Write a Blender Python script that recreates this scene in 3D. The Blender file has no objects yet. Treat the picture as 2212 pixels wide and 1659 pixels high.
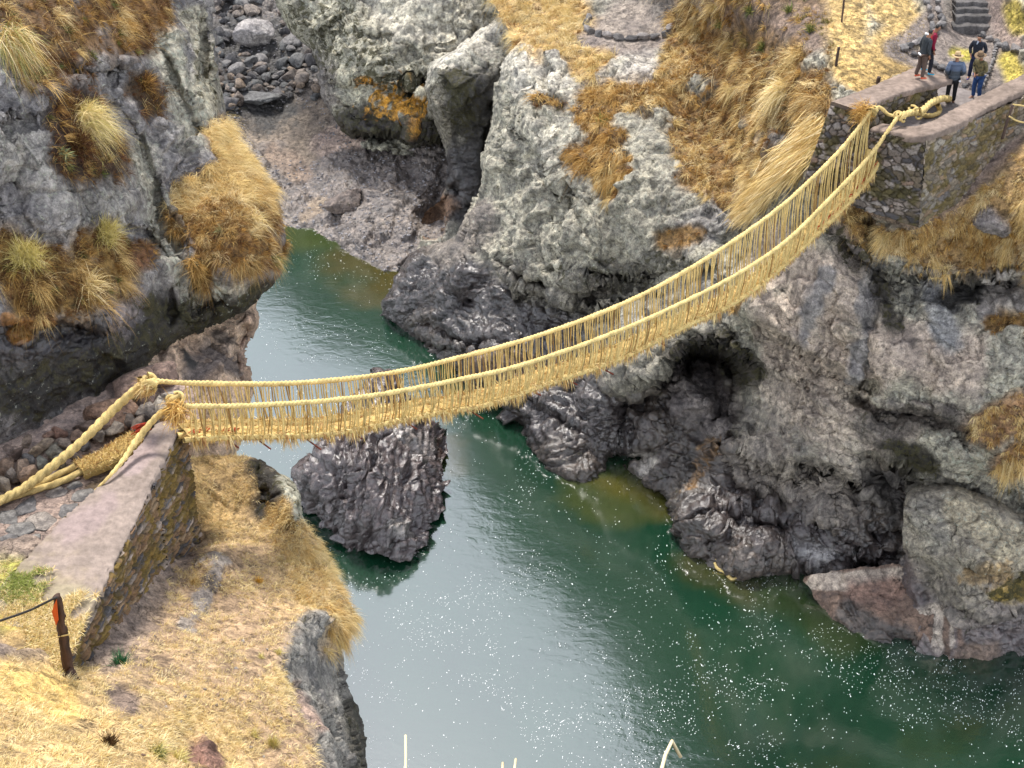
import bpy, bmesh, math, random
import numpy as np
from mathutils import Vector, Matrix

SC = bpy.context.scene
COL = SC.collection
rng = np.random.default_rng(7)
random.seed(7)

# ------------------------------------------------------------------ camera
F_PX, CX, CY, CAM_Z, PITCH = 3134.0, 1106.0, 829.5, 36.0, math.radians(35)
cam = bpy.data.cameras.new('camera')
cam.sensor_width = 36.0
cam.lens = 36.0 * F_PX / 2212.0
cam.clip_start = 0.1
cam.clip_end = 600
camo = bpy.data.objects.new('camera', cam)
COL.objects.link(camo)
camo.location = (0, 0, CAM_Z)
camo.rotation_euler = (math.radians(90) - PITCH, 0, 0)
SC.camera = camo

# ------------------------------------------------------------------ sky, sun, exposure
SUN_EL, SUN_AZ = math.radians(60), math.radians(340)
W = bpy.data.worlds.new("World")
SC.world = W
W.use_nodes = True
nt = W.node_tree
bg = nt.nodes['Background']
sky = nt.nodes.new('ShaderNodeTexSky')
sky.sky_type = 'NISHITA'
sky.sun_disc = False
sky.sun_elevation = SUN_EL
sky.sun_rotation = SUN_AZ
sky.air_density = 1.2
sky.dust_density = 6.0
sky.altitude = 3600
hs = nt.nodes.new('ShaderNodeHueSaturation')
hs.inputs['Saturation'].default_value = 0.30
nt.links.new(sky.outputs[0], hs.inputs['Color'])
nt.links.new(hs.outputs[0], bg.inputs['Color'])
bg.inputs['Strength'].default_value = 0.14
sun = bpy.data.lights.new('sun', 'SUN')
sun.energy = 1.5
sun.angle = math.radians(12)
sun.color = (1.0, 0.95, 0.88)
suno = bpy.data.objects.new('sun', sun)
COL.objects.link(suno)
sd = Vector((math.sin(SUN_AZ) * math.cos(SUN_EL), math.cos(SUN_AZ) * math.cos(SUN_EL), math.sin(SUN_EL)))
suno.rotation_euler = sd.to_track_quat('Z', 'Y').to_euler()
suno.location = (0, 0, 80)
SC.view_settings.view_transform = 'Standard'
SC.view_settings.look = 'None'
SC.view_settings.exposure = 1.95
SC.view_settings.gamma = 1.0
SC.cycles.max_bounces = 6
SC.cycles.diffuse_bounces = 3
SC.cycles.glossy_bounces = 3
SC.cycles.transparent_max_bounces = 6

# ------------------------------------------------------------------ numpy helpers
_perm = np.random.default_rng(3).permutation(256).astype(np.int64)
_perm = np.concatenate([_perm, _perm, _perm])
_g = np.random.default_rng(4).normal(size=(256, 3))
_g /= np.linalg.norm(_g, axis=1)[:, None]
_rnd = np.random.default_rng(5).random((256, 4))


def _hash(i, j, k):
    return _perm[_perm[_perm[i & 255] + (j & 255)] + (k & 255)]


def perlin(P):
    P = np.asarray(P, float)
    i = np.floor(P).astype(np.int64)
    f = P - i
    w = f * f * f * (f * (f * 6 - 15) + 10)
    r = np.zeros(len(P))
    for dx in (0, 1):
        wx = w[:, 0] if dx else 1 - w[:, 0]
        for dy in (0, 1):
            wy = w[:, 1] if dy else 1 - w[:, 1]
            for dz in (0, 1):
                wz = w[:, 2] if dz else 1 - w[:, 2]
                g = _g[_hash(i[:, 0] + dx, i[:, 1] + dy, i[:, 2] + dz)]
                r += wx * wy * wz * (g[:, 0] * (f[:, 0] - dx) + g[:, 1] * (f[:, 1] - dy) + g[:, 2] * (f[:, 2] - dz))
    return r * 1.5


def fbm(P, oct=4, gain=0.5, lac=2.03):
    a, s, r = 1.0, 1.0, 0.0
    for o in range(oct):
        r = r + a * perlin(P * s + 17.3 * o)
        a *= gain
        s *= lac
    return r


def ridged(P, oct=4, gain=0.5):
    a, s, r = 1.0, 1.0, 0.0
    for o in range(oct):
        r = r + a * (1 - 2.2 * np.abs(perlin(P * s + 11.1 * o)))
        a *= gain
        s *= 2.1
    return r


def worley(P):
    """F1, F2, id of the nearest cell and the offset from its point"""
    P = np.asarray(P, float)
    i = np.floor(P).astype(np.int64)
    f1 = np.full(len(P), 9.0)
    f2 = np.full(len(P), 9.0)
    cid = np.zeros(len(P), np.int64)
    vec = np.zeros((len(P), 3))
    for dx in (-1, 0, 1):
        for dy in (-1, 0, 1):
            for dz in (-1, 0, 1):
                c = i + (dx, dy, dz)
                h = _hash(c[:, 0], c[:, 1], c[:, 2])
                q = P - c - _rnd[h, :3]
                d = np.sqrt((q * q).sum(1))
                m = d < f1
                vec[m] = q[m]
                f2 = np.where(m, f1, np.minimum(f2, d))
                cid = np.where(m, h, cid)
                f1 = np.where(m, d, f1)
    return f1, f2, cid, vec


def sstep(a, b, x):
    t = np.clip((x - a) / (b - a), 0, 1)
    return t * t * (3 - 2 * t)


def rays(u, v):
    u = np.asarray(u, float)
    v = np.asarray(v, float)
    a = (u - CX) / F_PX
    b = (CY - v) / F_PX
    return np.stack([a, math.cos(PITCH) + b * math.sin(PITCH), -math.sin(PITCH) + b * math.cos(PITCH)], -1)


def atz(u, v, z):
    d = rays(u, v)
    return np.array([0, 0, CAM_Z]) + d * ((z - CAM_Z) / d[2])


def aty(u, v, y):
    d = rays(u, v)
    return np.array([0, 0, CAM_Z]) + d * (y / d[1])


def tps_fit(pts, val, lam=1e-3):
    p = np.asarray(pts, float) / 400.0
    n = len(p)
    d = np.linalg.norm(p[:, None] - p[None], axis=2)
    K = np.where(d > 0, d * d * np.log(d + 1e-12), 0) + lam * np.eye(n)
    Q = np.hstack([np.ones((n, 1)), p])
    A = np.zeros((n + 3, n + 3))
    A[:n, :n] = K
    A[:n, n:] = Q
    A[n:, :n] = Q.T
    s = np.linalg.solve(A, np.concatenate([val, [0, 0, 0]]))

    def ev(u, v):
        r = np.empty(len(u))
        for k in range(0, len(u), 20000):
            q = np.stack([u[k:k + 20000], v[k:k + 20000]], 1) / 400.0
            dd = np.linalg.norm(q[:, None] - p[None], axis=2)
            r[k:k + 20000] = (dd * dd * np.log(dd + 1e-12)) @ s[:n] + s[n] + q @ s[n + 1:]
        return r
    return ev


def seg_dist(u, v, line):
    """distance of points to a polyline, and nearest point on it"""
    L = np.asarray(line, float)
    q = np.stack([u, v], 1)
    best = np.full(len(q), 1e9)
    near = np.zeros((len(q), 2))
    if len(L) == 1:
        return np.linalg.norm(q - L[0], axis=1), np.repeat(L, len(q), 0)
    for a, b in zip(L[:-1], L[1:]):
        ab = b - a
        t = np.clip(((q - a) @ ab) / max(ab @ ab, 1e-9), 0, 1)
        c = a + t[:, None] * ab
        d = np.linalg.norm(q - c, axis=1)
        m = d < best
        best = np.where(m, d, best)
        near[m] = c[m]
    return best, near


def mesh_np(name, co, faces, mat=None, parent=None, smooth=True, attrs=None, link=True):
    """faces: list of arrays (n,3) or (n,4)"""
    me = bpy.data.meshes.new(name)
    fs = [np.asarray(f, np.int32) for f in faces if len(f)]
    loops = np.concatenate([f.ravel() for f in fs])
    tot = np.concatenate([np.full(len(f), f.shape[1], np.int32) for f in fs])
    start = np.concatenate([[0], np.cumsum(tot)[:-1]]).astype(np.int32)
    me.vertices.add(len(co))
    me.vertices.foreach_set('co', np.ascontiguousarray(co, np.float32).ravel())
    me.loops.add(len(loops))
    me.loops.foreach_set('vertex_index', loops)
    me.polygons.add(len(tot))
    me.polygons.foreach_set('loop_start', start)
    me.polygons.foreach_set('use_smooth', np.full(len(tot), smooth))
    me.update(calc_edges=True)
    me.validate()
    for k, a in (attrs or {}).items():
        at = me.color_attributes.new(k, 'FLOAT_COLOR', 'POINT')
        if a.shape[1] == 3:
            a = np.hstack([a, np.ones((len(a), 1))])
        at.data.foreach_set('color', np.ascontiguousarray(a, np.float32).ravel())
    if mat:
        me.materials.append(mat)
    if not link:
        return me
    o = bpy.data.objects.new(name, me)
    COL.objects.link(o)
    if parent:
        o.parent = parent
    return o


def tag(o, label=None, cat=None, group=None, kind=None):
    for k, x in (('label', label), ('category', cat), ('group', group), ('kind', kind)):
        if x:
            o[k] = x
    return o


def empty(name, loc, label, cat, group=None):
    o = bpy.data.objects.new(name, None)
    COL.objects.link(o)
    o.location = loc
    o.empty_display_size = 0.2
    bpy.context.view_layer.update()
    return tag(o, label, cat, group)


def child(o, parent):
    """parent a mesh built in world coordinates"""
    o.parent = parent
    o.matrix_parent_inverse = Matrix.Translation(-Vector(parent.location))
    return o


# ------------------------------------------------------------------ materials
def new_mat(name):
    m = bpy.data.materials.new(name)
    m.use_nodes = True
    n = m.node_tree.nodes
    l = m.node_tree.links
    return m, n, l, n['Principled BSDF']


def mixc(n, l, fac, a, b, mode='MIX'):
    x = n.new('ShaderNodeMix')
    x.data_type = 'RGBA'
    x.blend_type = mode
    x.clamp_factor = True
    for sock, val in ((x.inputs[0], fac), (x.inputs[6], a), (x.inputs[7], b)):
        if hasattr(val, 'is_output'):
            l.new(val, sock)
        elif isinstance(val, (tuple, list)):
            sock.default_value = (*val, 1) if len(val) == 3 else val
        else:
            sock.default_value = val
    return x.outputs[2]


def mathn(n, l, op, a, b=None, clamp=False):
    x = n.new('ShaderNodeMath')
    x.operation = op
    x.use_clamp = clamp
    for sock, val in zip(x.inputs, (a, b)):
        if val is None:
            continue
        if hasattr(val, 'is_output'):
            l.new(val, sock)
        else:
            sock.default_value = val
    return x.outputs[0]


def noise(n, l, vec, scale, detail=5, rough=0.55, dist=0.0):
    x = n.new('ShaderNodeTexNoise')
    x.inputs['Scale'].default_value = scale
    x.inputs['Detail'].default_value = detail
    x.inputs['Roughness'].default_value = rough
    x.inputs['Distortion'].default_value = dist
    l.new(vec, x.inputs['Vector'])
    return x


def ramp(n, l, fac, lo, hi):
    x = n.new('ShaderNodeMapRange')
    x.inputs[1].default_value = lo
    x.inputs[2].default_value = hi
    if hasattr(lo, 'is_output'):
        l.new(lo, x.inputs[1])
    if hasattr(hi, 'is_output'):
        l.new(hi, x.inputs[2])
    l.new(fac, x.inputs[0])
    return x.outputs[0]


def mapping(n, l, vec, scale, rot=(0, 0, 0)):
    x = n.new('ShaderNodeMapping')
    x.inputs['Scale'].default_value = scale
    x.inputs['Rotation'].default_value = rot
    l.new(vec, x.inputs['Vector'])
    return x.outputs[0]


def rock_material():
    m, n, l, b = new_mat('weathered_rock')
    co = n.new('ShaderNodeTexCoord').outputs['Object']
    at = n.new('ShaderNodeAttribute')
    at.attribute_name = 'tint'
    ap = n.new('ShaderNodeAttribute')
    ap.attribute_name = 'prm'
    sp = n.new('ShaderNodeSeparateColor')
    l.new(ap.outputs['Color'], sp.inputs[0])
    lichen, wet, moss = sp.outputs[0], sp.outputs[1], sp.outputs[2]
    grain = ap.outputs['Alpha']
    wv = n.new('ShaderNodeVectorMath')
    wv.operation = 'MULTIPLY_ADD'
    wn = noise(n, l, co, 1.3, 3)
    l.new(wn.outputs['Color'], wv.inputs[0])
    wv.inputs[1].default_value = (0.35, 0.35, 0.35)
    l.new(co, wv.inputs[2])
    cw = wv.outputs[0]
    n1 = noise(n, l, cw, 0.8, 6, 0.6)
    n2 = noise(n, l, cw, 5.0, 6, 0.65)
    n3 = noise(n, l, co, 22.0, 4, 0.7)
    c = mixc(n, l, 1.0, at.outputs['Color'], (1.42, 1.36, 1.24), 'MULTIPLY')
    v1 = ramp(n, l, n1.outputs[0], 0.3, 0.7)
    c = mixc(n, l, 0.85, c, mixc(n, l, v1, (0.58, 0.58, 0.62), (1.32, 1.3, 1.25)), 'MULTIPLY')
    v2 = ramp(n, l, n2.outputs[0], 0.33, 0.67)
    c = mixc(n, l, 0.9, c, mixc(n, l, v2, (0.42, 0.41, 0.42), (1.52, 1.5, 1.46)), 'MULTIPLY')
    # clasts of the conglomerate
    vo = n.new('ShaderNodeTexVoronoi')
    vo.inputs['Scale'].default_value = 4.2
    vo.inputs['Randomness'].default_value = 1.0
    l.new(cw, vo.inputs['Vector'])
    hsv = n.new('ShaderNodeSeparateColor')
    l.new(vo.outputs['Color'], hsv.inputs[0])
    clv = mixc(n, l, hsv.outputs[0], (0.5, 0.5, 0.53), (1.5, 1.46, 1.4))
    c = mixc(n, l, mathn(n, l, 'MULTIPLY', grain, 0.75), c, mixc(n, l, 1.0, c, clv, 'MULTIPLY'))
    # fine grit
    v3 = ramp(n, l, n3.outputs[0], 0.3, 0.7)
    c = mixc(n, l, 0.6, c, mixc(n, l, v3, (0.45, 0.45, 0.45), (1.6, 1.6, 1.6)), 'MULTIPLY')
    pn = noise(n, l, cw, 11.0, 5, 0.6)
    pf = mathn(n, l, 'MULTIPLY', ramp(n, l, pn.outputs[0], 0.57, 0.63), mathn(n, l, 'MULTIPLY', grain, 0.8, True))
    c = mixc(n, l, pf, c, mixc(n, l, 1.0, c, (0.33, 0.32, 0.31), 'MULTIPLY'))
    # fine joints
    jn = n.new('ShaderNodeTexVoronoi')
    jn.feature = 'DISTANCE_TO_EDGE'
    jn.inputs['Scale'].default_value = 1.7
    jv = n.new('ShaderNodeVectorMath')
    jv.operation = 'MULTIPLY_ADD'
    l.new(n2.outputs['Color'], jv.inputs[0])
    jv.inputs[1].default_value = (0.5, 0.5, 0.5)
    l.new(cw, jv.inputs[2])
    l.new(mapping(n, l, jv.outputs[0], (1, 1, 1.7), (0.3, 0.5, 0)), jn.inputs['Vector'])
    jf = ramp(n, l, jn.outputs['Distance'], 0.022, 0.0)
    jf = mathn(n, l, 'MULTIPLY', jf, ramp(n, l, n1.outputs[0], 0.42, 0.6), True)
    c = mixc(n, l, mathn(n, l, 'MULTIPLY', jf, 0.75), c, mixc(n, l, 1.0, c, (0.25, 0.24, 0.24), 'MULTIPLY'))
    rg = n.new('ShaderNodeTexNoise')
    rg.noise_type = 'RIDGED_MULTIFRACTAL'
    rg.inputs['Scale'].default_value = 2.4
    rg.inputs['Detail'].default_value = 6
    rg.inputs['Roughness'].default_value = 0.6
    l.new(mapping(n, l, cw, (1, 1, 1.6), (0.4, 0.3, 0)), rg.inputs['Vector'])
    # runnels of dark water stain
    st = noise(n, l, mapping(n, l, cw, (2.2, 2.2, 0.22)), 1.0, 4, 0.6)
    stf = ramp(n, l, st.outputs[0], 0.52, 0.62)
    c = mixc(n, l, mathn(n, l, 'MULTIPLY', stf, 0.65), c, mixc(n, l, 1.0, c, (0.42, 0.42, 0.44), 'MULTIPLY'))
    # lichen crusts
    ln = noise(n, l, cw, 7.0, 8, 0.72, 0.4)
    lth = mathn(n, l, 'SUBTRACT', 0.66, mathn(n, l, 'MULTIPLY', lichen, 0.24))
    lf = ramp(n, l, mathn(n, l, 'SUBTRACT', ln.outputs[0], lth), 0.0, 0.05)
    lf = mathn(n, l, 'MULTIPLY', lf, mathn(n, l, 'GREATER_THAN', lichen, 0.02))
    lcol = mixc(n, l, v2, (0.26, 0.27, 0.2), (0.42, 0.42, 0.36))
    c = mixc(n, l, mathn(n, l, 'MULTIPLY', lf, 0.85), c, lcol)
    # moss
    mn = noise(n, l, cw, 3.0, 8, 0.7, 0.5)
    mth = mathn(n, l, 'SUBTRACT', 0.67, mathn(n, l, 'MULTIPLY', moss, 0.28))
    mf = ramp(n, l, mathn(n, l, 'SUBTRACT', mn.outputs[0], mth), 0.0, 0.06)
    mf = mathn(n, l, 'MULTIPLY', mf, mathn(n, l, 'GREATER_THAN', moss, 0.02))
    mcol = mixc(n, l, v3, (0.018, 0.018, 0.01), (0.07, 0.06, 0.018))
    c = mixc(n, l, mathn(n, l, 'MULTIPLY', mf, 0.85), c, mcol)
    l.new(c, b.inputs['Base Color'])
    # gloss of wet rock
    rr = mathn(n, l, 'SUBTRACT', 0.9, mathn(n, l, 'MULTIPLY', wet, 0.62), True)
    rr = mathn(n, l, 'ADD', rr, mathn(n, l, 'MULTIPLY', mathn(n, l, 'SUBTRACT', v2, 0.5), 0.18), True)
    l.new(rr, b.inputs['Roughness'])
    b.inputs['Specular IOR Level'].default_value = 0.5
    l.new(mathn(n, l, 'ADD', 0.3, mathn(n, l, 'MULTIPLY', wet, 0.5)), b.inputs['Specular IOR Level'])
    # relief too small for the mesh
    dry = mathn(n, l, 'SUBTRACT', 1.0, wet, True)
    hgt = mathn(n, l, 'ADD', mathn(n, l, 'MULTIPLY', n2.outputs[0], mathn(n, l, 'ADD', 0.35, mathn(n, l, 'MULTIPLY', dry, 0.5))), mathn(n, l, 'MULTIPLY', mathn(n, l, 'MULTIPLY', n3.outputs[0], dry), 0.32))
    hgt = mathn(n, l, 'ADD', hgt, mathn(n, l, 'MULTIPLY', rg.outputs[0], mathn(n, l, 'ADD', 0.16, mathn(n, l, 'MULTIPLY', wet, 0.5))))
    hgt = mathn(n, l, 'SUBTRACT', hgt, mathn(n, l, 'MULTIPLY', jf, 0.35))
    hgt = mathn(n, l, 'SUBTRACT', hgt, mathn(n, l, 'MULTIPLY', mathn(n, l, 'MULTIPLY', vo.outputs['Distance'], grain), 0.7))
    bp = n.new('ShaderNodeBump')
    bp.inputs['Strength'].default_value = 1.0
    bp.inputs['Distance'].default_value = 0.125
    l.new(hgt, bp.inputs['Height'])
    l.new(bp.outputs[0], b.inputs['Normal'])
    return m


def attr_material(name, rough=0.8, attr='tint', var=0.5, scale=18.0, bump=0.0, spec=0.3):
    m, n, l, b = new_mat(name)
    co = n.new('ShaderNodeTexCoord').outputs['Object']
    at = n.new('ShaderNodeAttribute')
    at.attribute_name = attr
    nn = noise(n, l, co, scale, 5, 0.65)
    c = mixc(n, l, var, at.outputs['Color'], mixc(n, l, ramp(n, l, nn.outputs[0], 0.3, 0.7), (0.5, 0.5, 0.5), (1.45, 1.45, 1.45)), 'MULTIPLY')
    l.new(c, b.inputs['Base Color'])
    b.inputs['Roughness'].default_value = rough
    b.inputs['Specular IOR Level'].default_value = spec
    if bump:
        bp = n.new('ShaderNodeBump')
        bp.inputs['Distance'].default_value = bump
        bp.inputs['Strength'].default_value = 0.8
        l.new(nn.outputs[0], bp.inputs['Height'])
        l.new(bp.outputs[0], b.inputs['Normal'])
    return m


def plain_material(name, colour, rough=0.7, var=0.3, scale=30.0, bump=0.004, spec=0.35, stretch=(1, 1, 1)):
    m, n, l, b = new_mat(name)
    co = mapping(n, l, n.new('ShaderNodeTexCoord').outputs['Object'], stretch)
    nn = noise(n, l, co, scale, 5, 0.6)
    f = ramp(n, l, nn.outputs[0], 0.3, 0.7)
    c = mixc(n, l, f, tuple(x * (1 - var) for x in colour), tuple(min(1, x * (1 + var)) for x in colour))
    l.new(c, b.inputs['Base Color'])
    b.inputs['Roughness'].default_value = rough
    b.inputs['Specular IOR Level'].default_value = spec
    bp = n.new('ShaderNodeBump')
    bp.inputs['Distance'].default_value = bump
    l.new(nn.outputs[0], bp.inputs['Height'])
    l.new(bp.outputs[0], b.inputs['Normal'])
    return m


MAT_ROCK = rock_material()
MAT_GRASS = attr_material('dry_grass_blades', 0.75, var=0.15, scale=3.0, spec=0.15)
MAT_STONE = attr_material('field_stone', 0.85, var=0.75, scale=14.0, bump=0.02, spec=0.3)
MAT_ROPE = attr_material('straw_rope', 0.85, var=0.55, scale=40.0, bump=0.012, spec=0.15)

# ------------------------------------------------------------------ terrain builder
def dense_outline(pts, spacing=5.0, jag=3.0, seed=0):
    p = np.asarray(pts, float)
    n = len(p)
    out, idx = [], []
    for i in range(n):
        p0, p1, p2, p3 = p[i - 1], p[i], p[(i + 1) % n], p[(i + 2) % n]
        m = max(2, int(np.linalg.norm(p2 - p1) / spacing))
        T = 0.35
        m1, m2 = T * (p2 - p0), T * (p3 - p1)
        lim = np.linalg.norm(p2 - p1)
        for mm in (m1, m2):
            L = np.linalg.norm(mm)
            if L > lim:
                mm *= lim / L
        for k in range(m):
            t = k / m
            out.append((2 * t**3 - 3 * t**2 + 1) * p1 + (t**3 - 2 * t**2 + t) * m1 + (-2 * t**3 + 3 * t**2) * p2 + (t**3 - t**2) * m2)
            idx.append(i + t)
    out = np.array(out)
    q = np.stack([out[:, 0] / 22 + seed, out[:, 1] / 22, np.full(len(out), seed * 1.7)], 1)
    out[:, 0] += jag * fbm(q, 3, 0.6)
    out[:, 1] += jag * fbm(q + 50, 3, 0.6)
    return out, np.array(idx)


def inside_grid(poly, us, vs):
    M = np.zeros((len(vs), len(us)), bool)
    a, b = poly, np.roll(poly, -1, 0)
    for r, v in enumerate(vs):
        m = (a[:, 1] <= v) != (b[:, 1] <= v)
        if not m.any():
            continue
        x = np.sort(a[m, 0] + (v - a[m, 1]) / (b[m, 1] - a[m, 1]) * (b[m, 0] - a[m, 0]))
        k = np.searchsorted(x, us)
        M[r] = (k % 2) == 1
    return M


def vnormals(P, quads):
    n = np.cross(P[quads[:, 2]] - P[quads[:, 0]], P[quads[:, 3]] - P[quads[:, 1]])
    N = np.zeros_like(P)
    for k in range(4):
        for c in range(3):
            N[:, c] += np.bincount(quads[:, k], n[:, c], len(P))
    L = np.linalg.norm(N, axis=1)
    N /= np.maximum(L, 1e-12)[:, None]
    return N


def smask(u, v, P, line, r, soft=0.45, nz=0.45, nf=0.7):
    L = np.asarray(line, float)
    lo, hi = L.min(0) - 2.2 * r, L.max(0) + 2.2 * r
    m = (u > lo[0]) & (u < hi[0]) & (v > lo[1]) & (v < hi[1])
    out = np.zeros(len(u))
    if m.any():
        d, _ = seg_dist(u[m], v[m], L)
        d = d / r + nz * fbm(P[m] * nf, 4, 0.6)
        out[m] = 1 - sstep(1 - soft, 1 + soft, d)
    return out


PIECES = {}


def piece(name, outline, ctrl, sil=(), step=3.0, tint=(.2, .2, .2), prm=(0, 0, 0, 0.3), paints=(), dents=(),
          water=None, jag=3.0, seed=0, amp=1.0, ledges=(), bulge=(26, 1.3), lam=1e-3, wrinkle=1.0, facet=1.0, stria=0.0, key=None, kind='structure', mat=None, flat=0.0):
    poly, pidx = dense_outline(outline, 5.0, jag, seed)
    us = np.arange(poly[:, 0].min() - step, poly[:, 0].max() + 2 * step, step)
    vs = np.arange(poly[:, 1].min() - step, poly[:, 1].max() + 2 * step, step)
    M = inside_grid(poly, us, vs)
    Q = M[:-1, :-1] | M[1:, :-1] | M[:-1, 1:] | M[1:, 1:]
    used = np.zeros_like(M)
    used[:-1, :-1] |= Q
    used[1:, :-1] |= Q
    used[:-1, 1:] |= Q
    used[1:, 1:] |= Q
    vid = np.full(M.shape, -1)
    vid[used] = np.arange(used.sum())
    U, V = np.meshgrid(us, vs)
    u, v, ins = U[used], V[used], M[used]
    qi = np.argwhere(Q)
    quads = np.stack([vid[qi[:, 0], qi[:, 1]], vid[qi[:, 0], qi[:, 1] + 1], vid[qi[:, 0] + 1, qi[:, 1] + 1], vid[qi[:, 0] + 1, qi[:, 1]]], 1)[:, ::-1]
    # snap the rim to the outline
    o = ~ins
    _, near = seg_dist(u[o], v[o], np.vstack([poly, poly[:1]]))
    u[o], v[o] = near[:, 0], near[:, 1]
    # depth
    pts, val = [], []
    for c in ctrl:
        d = rays(c[0], c[1])
        t = (c[3] - CAM_Z) / d[2] if c[2] == 'z' else c[3] / d[1]
        pts.append(c[:2])
        val.append(1 / t)
    sc = np.mean(val)
    ev = tps_fit(pts, np.array(val) / sc, lam)
    t = 1 / (np.clip(ev(u, v), 0.3, 4) * sc)
    d = rays(u, v)
    P = d * t[:, None] + (0, 0, CAM_Z)
    for line, r, dep in dents:
        L = np.asarray(line, float)
        m = (np.abs(u - L[:, 0].mean()) < np.ptp(L[:, 0]) / 2 + 3 * r) & (np.abs(v - L[:, 1].mean()) < np.ptp(L[:, 1]) / 2 + 3 * r)
        if m.any():
            w = 5.0 * fbm(P[m] * 1.1, 3)
            dd, _ = seg_dist(u[m] + w * min(1, r / 10), v[m] + w * min(1, r / 10), L)
            t[m] += dep * np.exp(-(dd / r) ** 2)
    for line, dep, fall in ledges:
        L = np.asarray(line, float)
        m = (u > L[0, 0] - 5) & (u < L[-1, 0] + 5)
        if m.any():
            w = 9.0 * fbm(P[m] * .9, 4, .6)
            dv = v[m] + w - np.interp(u[m], L[:, 0], L[:, 1])
            ends = sstep(0, 40, u[m] - L[0, 0]) * sstep(0, 40, L[-1, 0] - u[m])
            t[m] += dep * ends * sstep(0, 5, dv) * (1 - sstep(0.0, 1.0, dv / fall))
            t[m] -= .35 * dep * ends * sstep(-.6, 0, dv / fall) * (1 - sstep(-3, 2, dv))
    silline = []
    for i0, i1 in sil:
        k = (pidx >= i0) & (pidx <= i1)
        silline.append(poly[k])
    ds = np.full(len(u), 1e9)
    for L in silline:
        ds = np.minimum(ds, seg_dist(u, v, L)[0])
    if silline:
        R, B = bulge
        s = np.clip(1 - ds / R, 0, 1)
        t = t + B * (1 - np.sqrt(np.maximum(1 - s * s, 0)))
    P = d * t[:, None] + (0, 0, CAM_Z)
    # surface qualities
    T = np.tile(np.array(tint, float), (len(u), 1))
    R4 = np.tile(np.array(prm, float), (len(u), 1))
    grass = np.zeros(len(u))
    smooth = np.full(len(u), float(flat))
    chan = {'lichen': 0, 'wet': 1, 'moss': 2, 'grain': 3}
    if water:
        z0, sw, wt, wv = water
        m = 1 - sstep(z0 - sw, z0 + sw, P[:, 2] + 1.1 * fbm(P * 0.45, 3))
        T += m[:, None] * (np.array(wt) - T)
        R4[:, 1] += m * (wv - R4[:, 1])
        R4[:, 0] *= 1 - 0.9 * m
        R4[:, 3] *= 1 - 0.5 * m
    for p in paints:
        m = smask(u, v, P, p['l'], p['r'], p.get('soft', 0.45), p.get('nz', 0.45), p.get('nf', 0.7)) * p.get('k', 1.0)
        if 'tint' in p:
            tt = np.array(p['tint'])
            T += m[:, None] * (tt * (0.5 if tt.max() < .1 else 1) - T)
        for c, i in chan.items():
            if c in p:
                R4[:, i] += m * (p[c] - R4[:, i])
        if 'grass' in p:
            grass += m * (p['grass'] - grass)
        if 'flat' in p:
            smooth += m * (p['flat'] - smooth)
    # relief
    N = vnormals(P, quads)
    rk = amp * (1 - 0.9 * np.clip(smooth, 0, 1)) * (0.35 + 0.65 * sstep(0, 26, ds))
    warp = np.stack([fbm(P * 0.5 + 31, 2), fbm(P * 0.5 + 57, 2), fbm(P * 0.5 + 83, 2)], 1)
    D = rk * (0.46 * fbm(P * 0.30 + seed, 3, 0.45) + 0.09 * ridged(P * 0.7 + warp * 0.5 + seed, 2, 0.45))
    P = P + N * D[:, None]
    N = vnormals(P, quads)
    f1, f2, cid, vec = worley(P * np.array([.8, .8, 1.1]) + warp * 0.8)
    ck = sstep(-.05, .35, fbm(P * .3 + 77, 2))
    D = rk * (-0.16 * ck * np.exp(-(f2 - f1) / 0.05) + 0.10 * (_rnd[cid, 3] - 0.5) * sstep(0, .12, f2 - f1))
    fc = facet * (.45 + .55 * sstep(-.3, .3, fbm(P * .25 + 41, 2)))
    z1, z2, zid, zv = worley(P * np.array([.36, .36, .5]) + warp * .5 + 4)
    D += rk * fc * (0.50 * (zv * _g[zid]).sum(1) + .22 * (_rnd[zid, 3] - .5) * sstep(0, .05, z2 - z1))
    D += rk * fc * 0.26 * (vec * _g[cid]).sum(1)
    k1, k2, kid, kv = worley(P * np.array([2.0, 2.0, 2.6]) + warp * 1.0 + 9)
    D += rk * fc * 0.06 * (kv * _g[kid]).sum(1)
    if stria:
        D += stria * (ridged(P * np.array([2.6, .55, .55]) + warp * .5, 3, .6) * .11 + .05 * ridged(P * np.array([6., 1.2, 1.2]) + warp, 2))
    g1, g2, gid, _v = worley(P * 2.6 + warp * 0.4)
    gr = R4[:, 3] * (1 - .7 * R4[:, 1]) * (.15 + .85 * sstep(-.25, .35, fbm(P * .4 + 23, 3)))
    # pebbles that stand proud, and the holes others left
    bump_ = np.maximum(0, .42 - g1) * (_rnd[gid, 3] > .45) - 1.25 * np.maximum(0, .36 - g1) * (_rnd[gid, 3] < .22)
    D += rk * gr * 0.36 * bump_
    h1, h2, hid, _v = worley(P * 6.0 + warp * 0.4)
    D += rk * gr * 0.16 * (np.maximum(0, .42 - h1) * (_rnd[hid, 3] > .5) - 1.4 * np.maximum(0, .38 - h1) * (_rnd[hid, 3] < .25))
    wr = np.stack([P[:, 0] + P[:, 1] * .3, P[:, 1], P[:, 2]], 1) * np.array([1.3, 1.3, 2.9])
    D += rk * wrinkle * R4[:, 1] * (0.12 * ridged(wr + warp * 1.8, 3, 0.55) + .05 * ridged(wr * 2.7 + warp * 2.5, 2))
    D += (0.3 + 0.7 * rk) * 0.02 * fbm(P * 4.0, 3, 0.6)
    P = P + N * D[:, None]
    N = vnormals(P, quads)
    faces = [quads]
    co, TT, RR = P, T, R4
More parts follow.
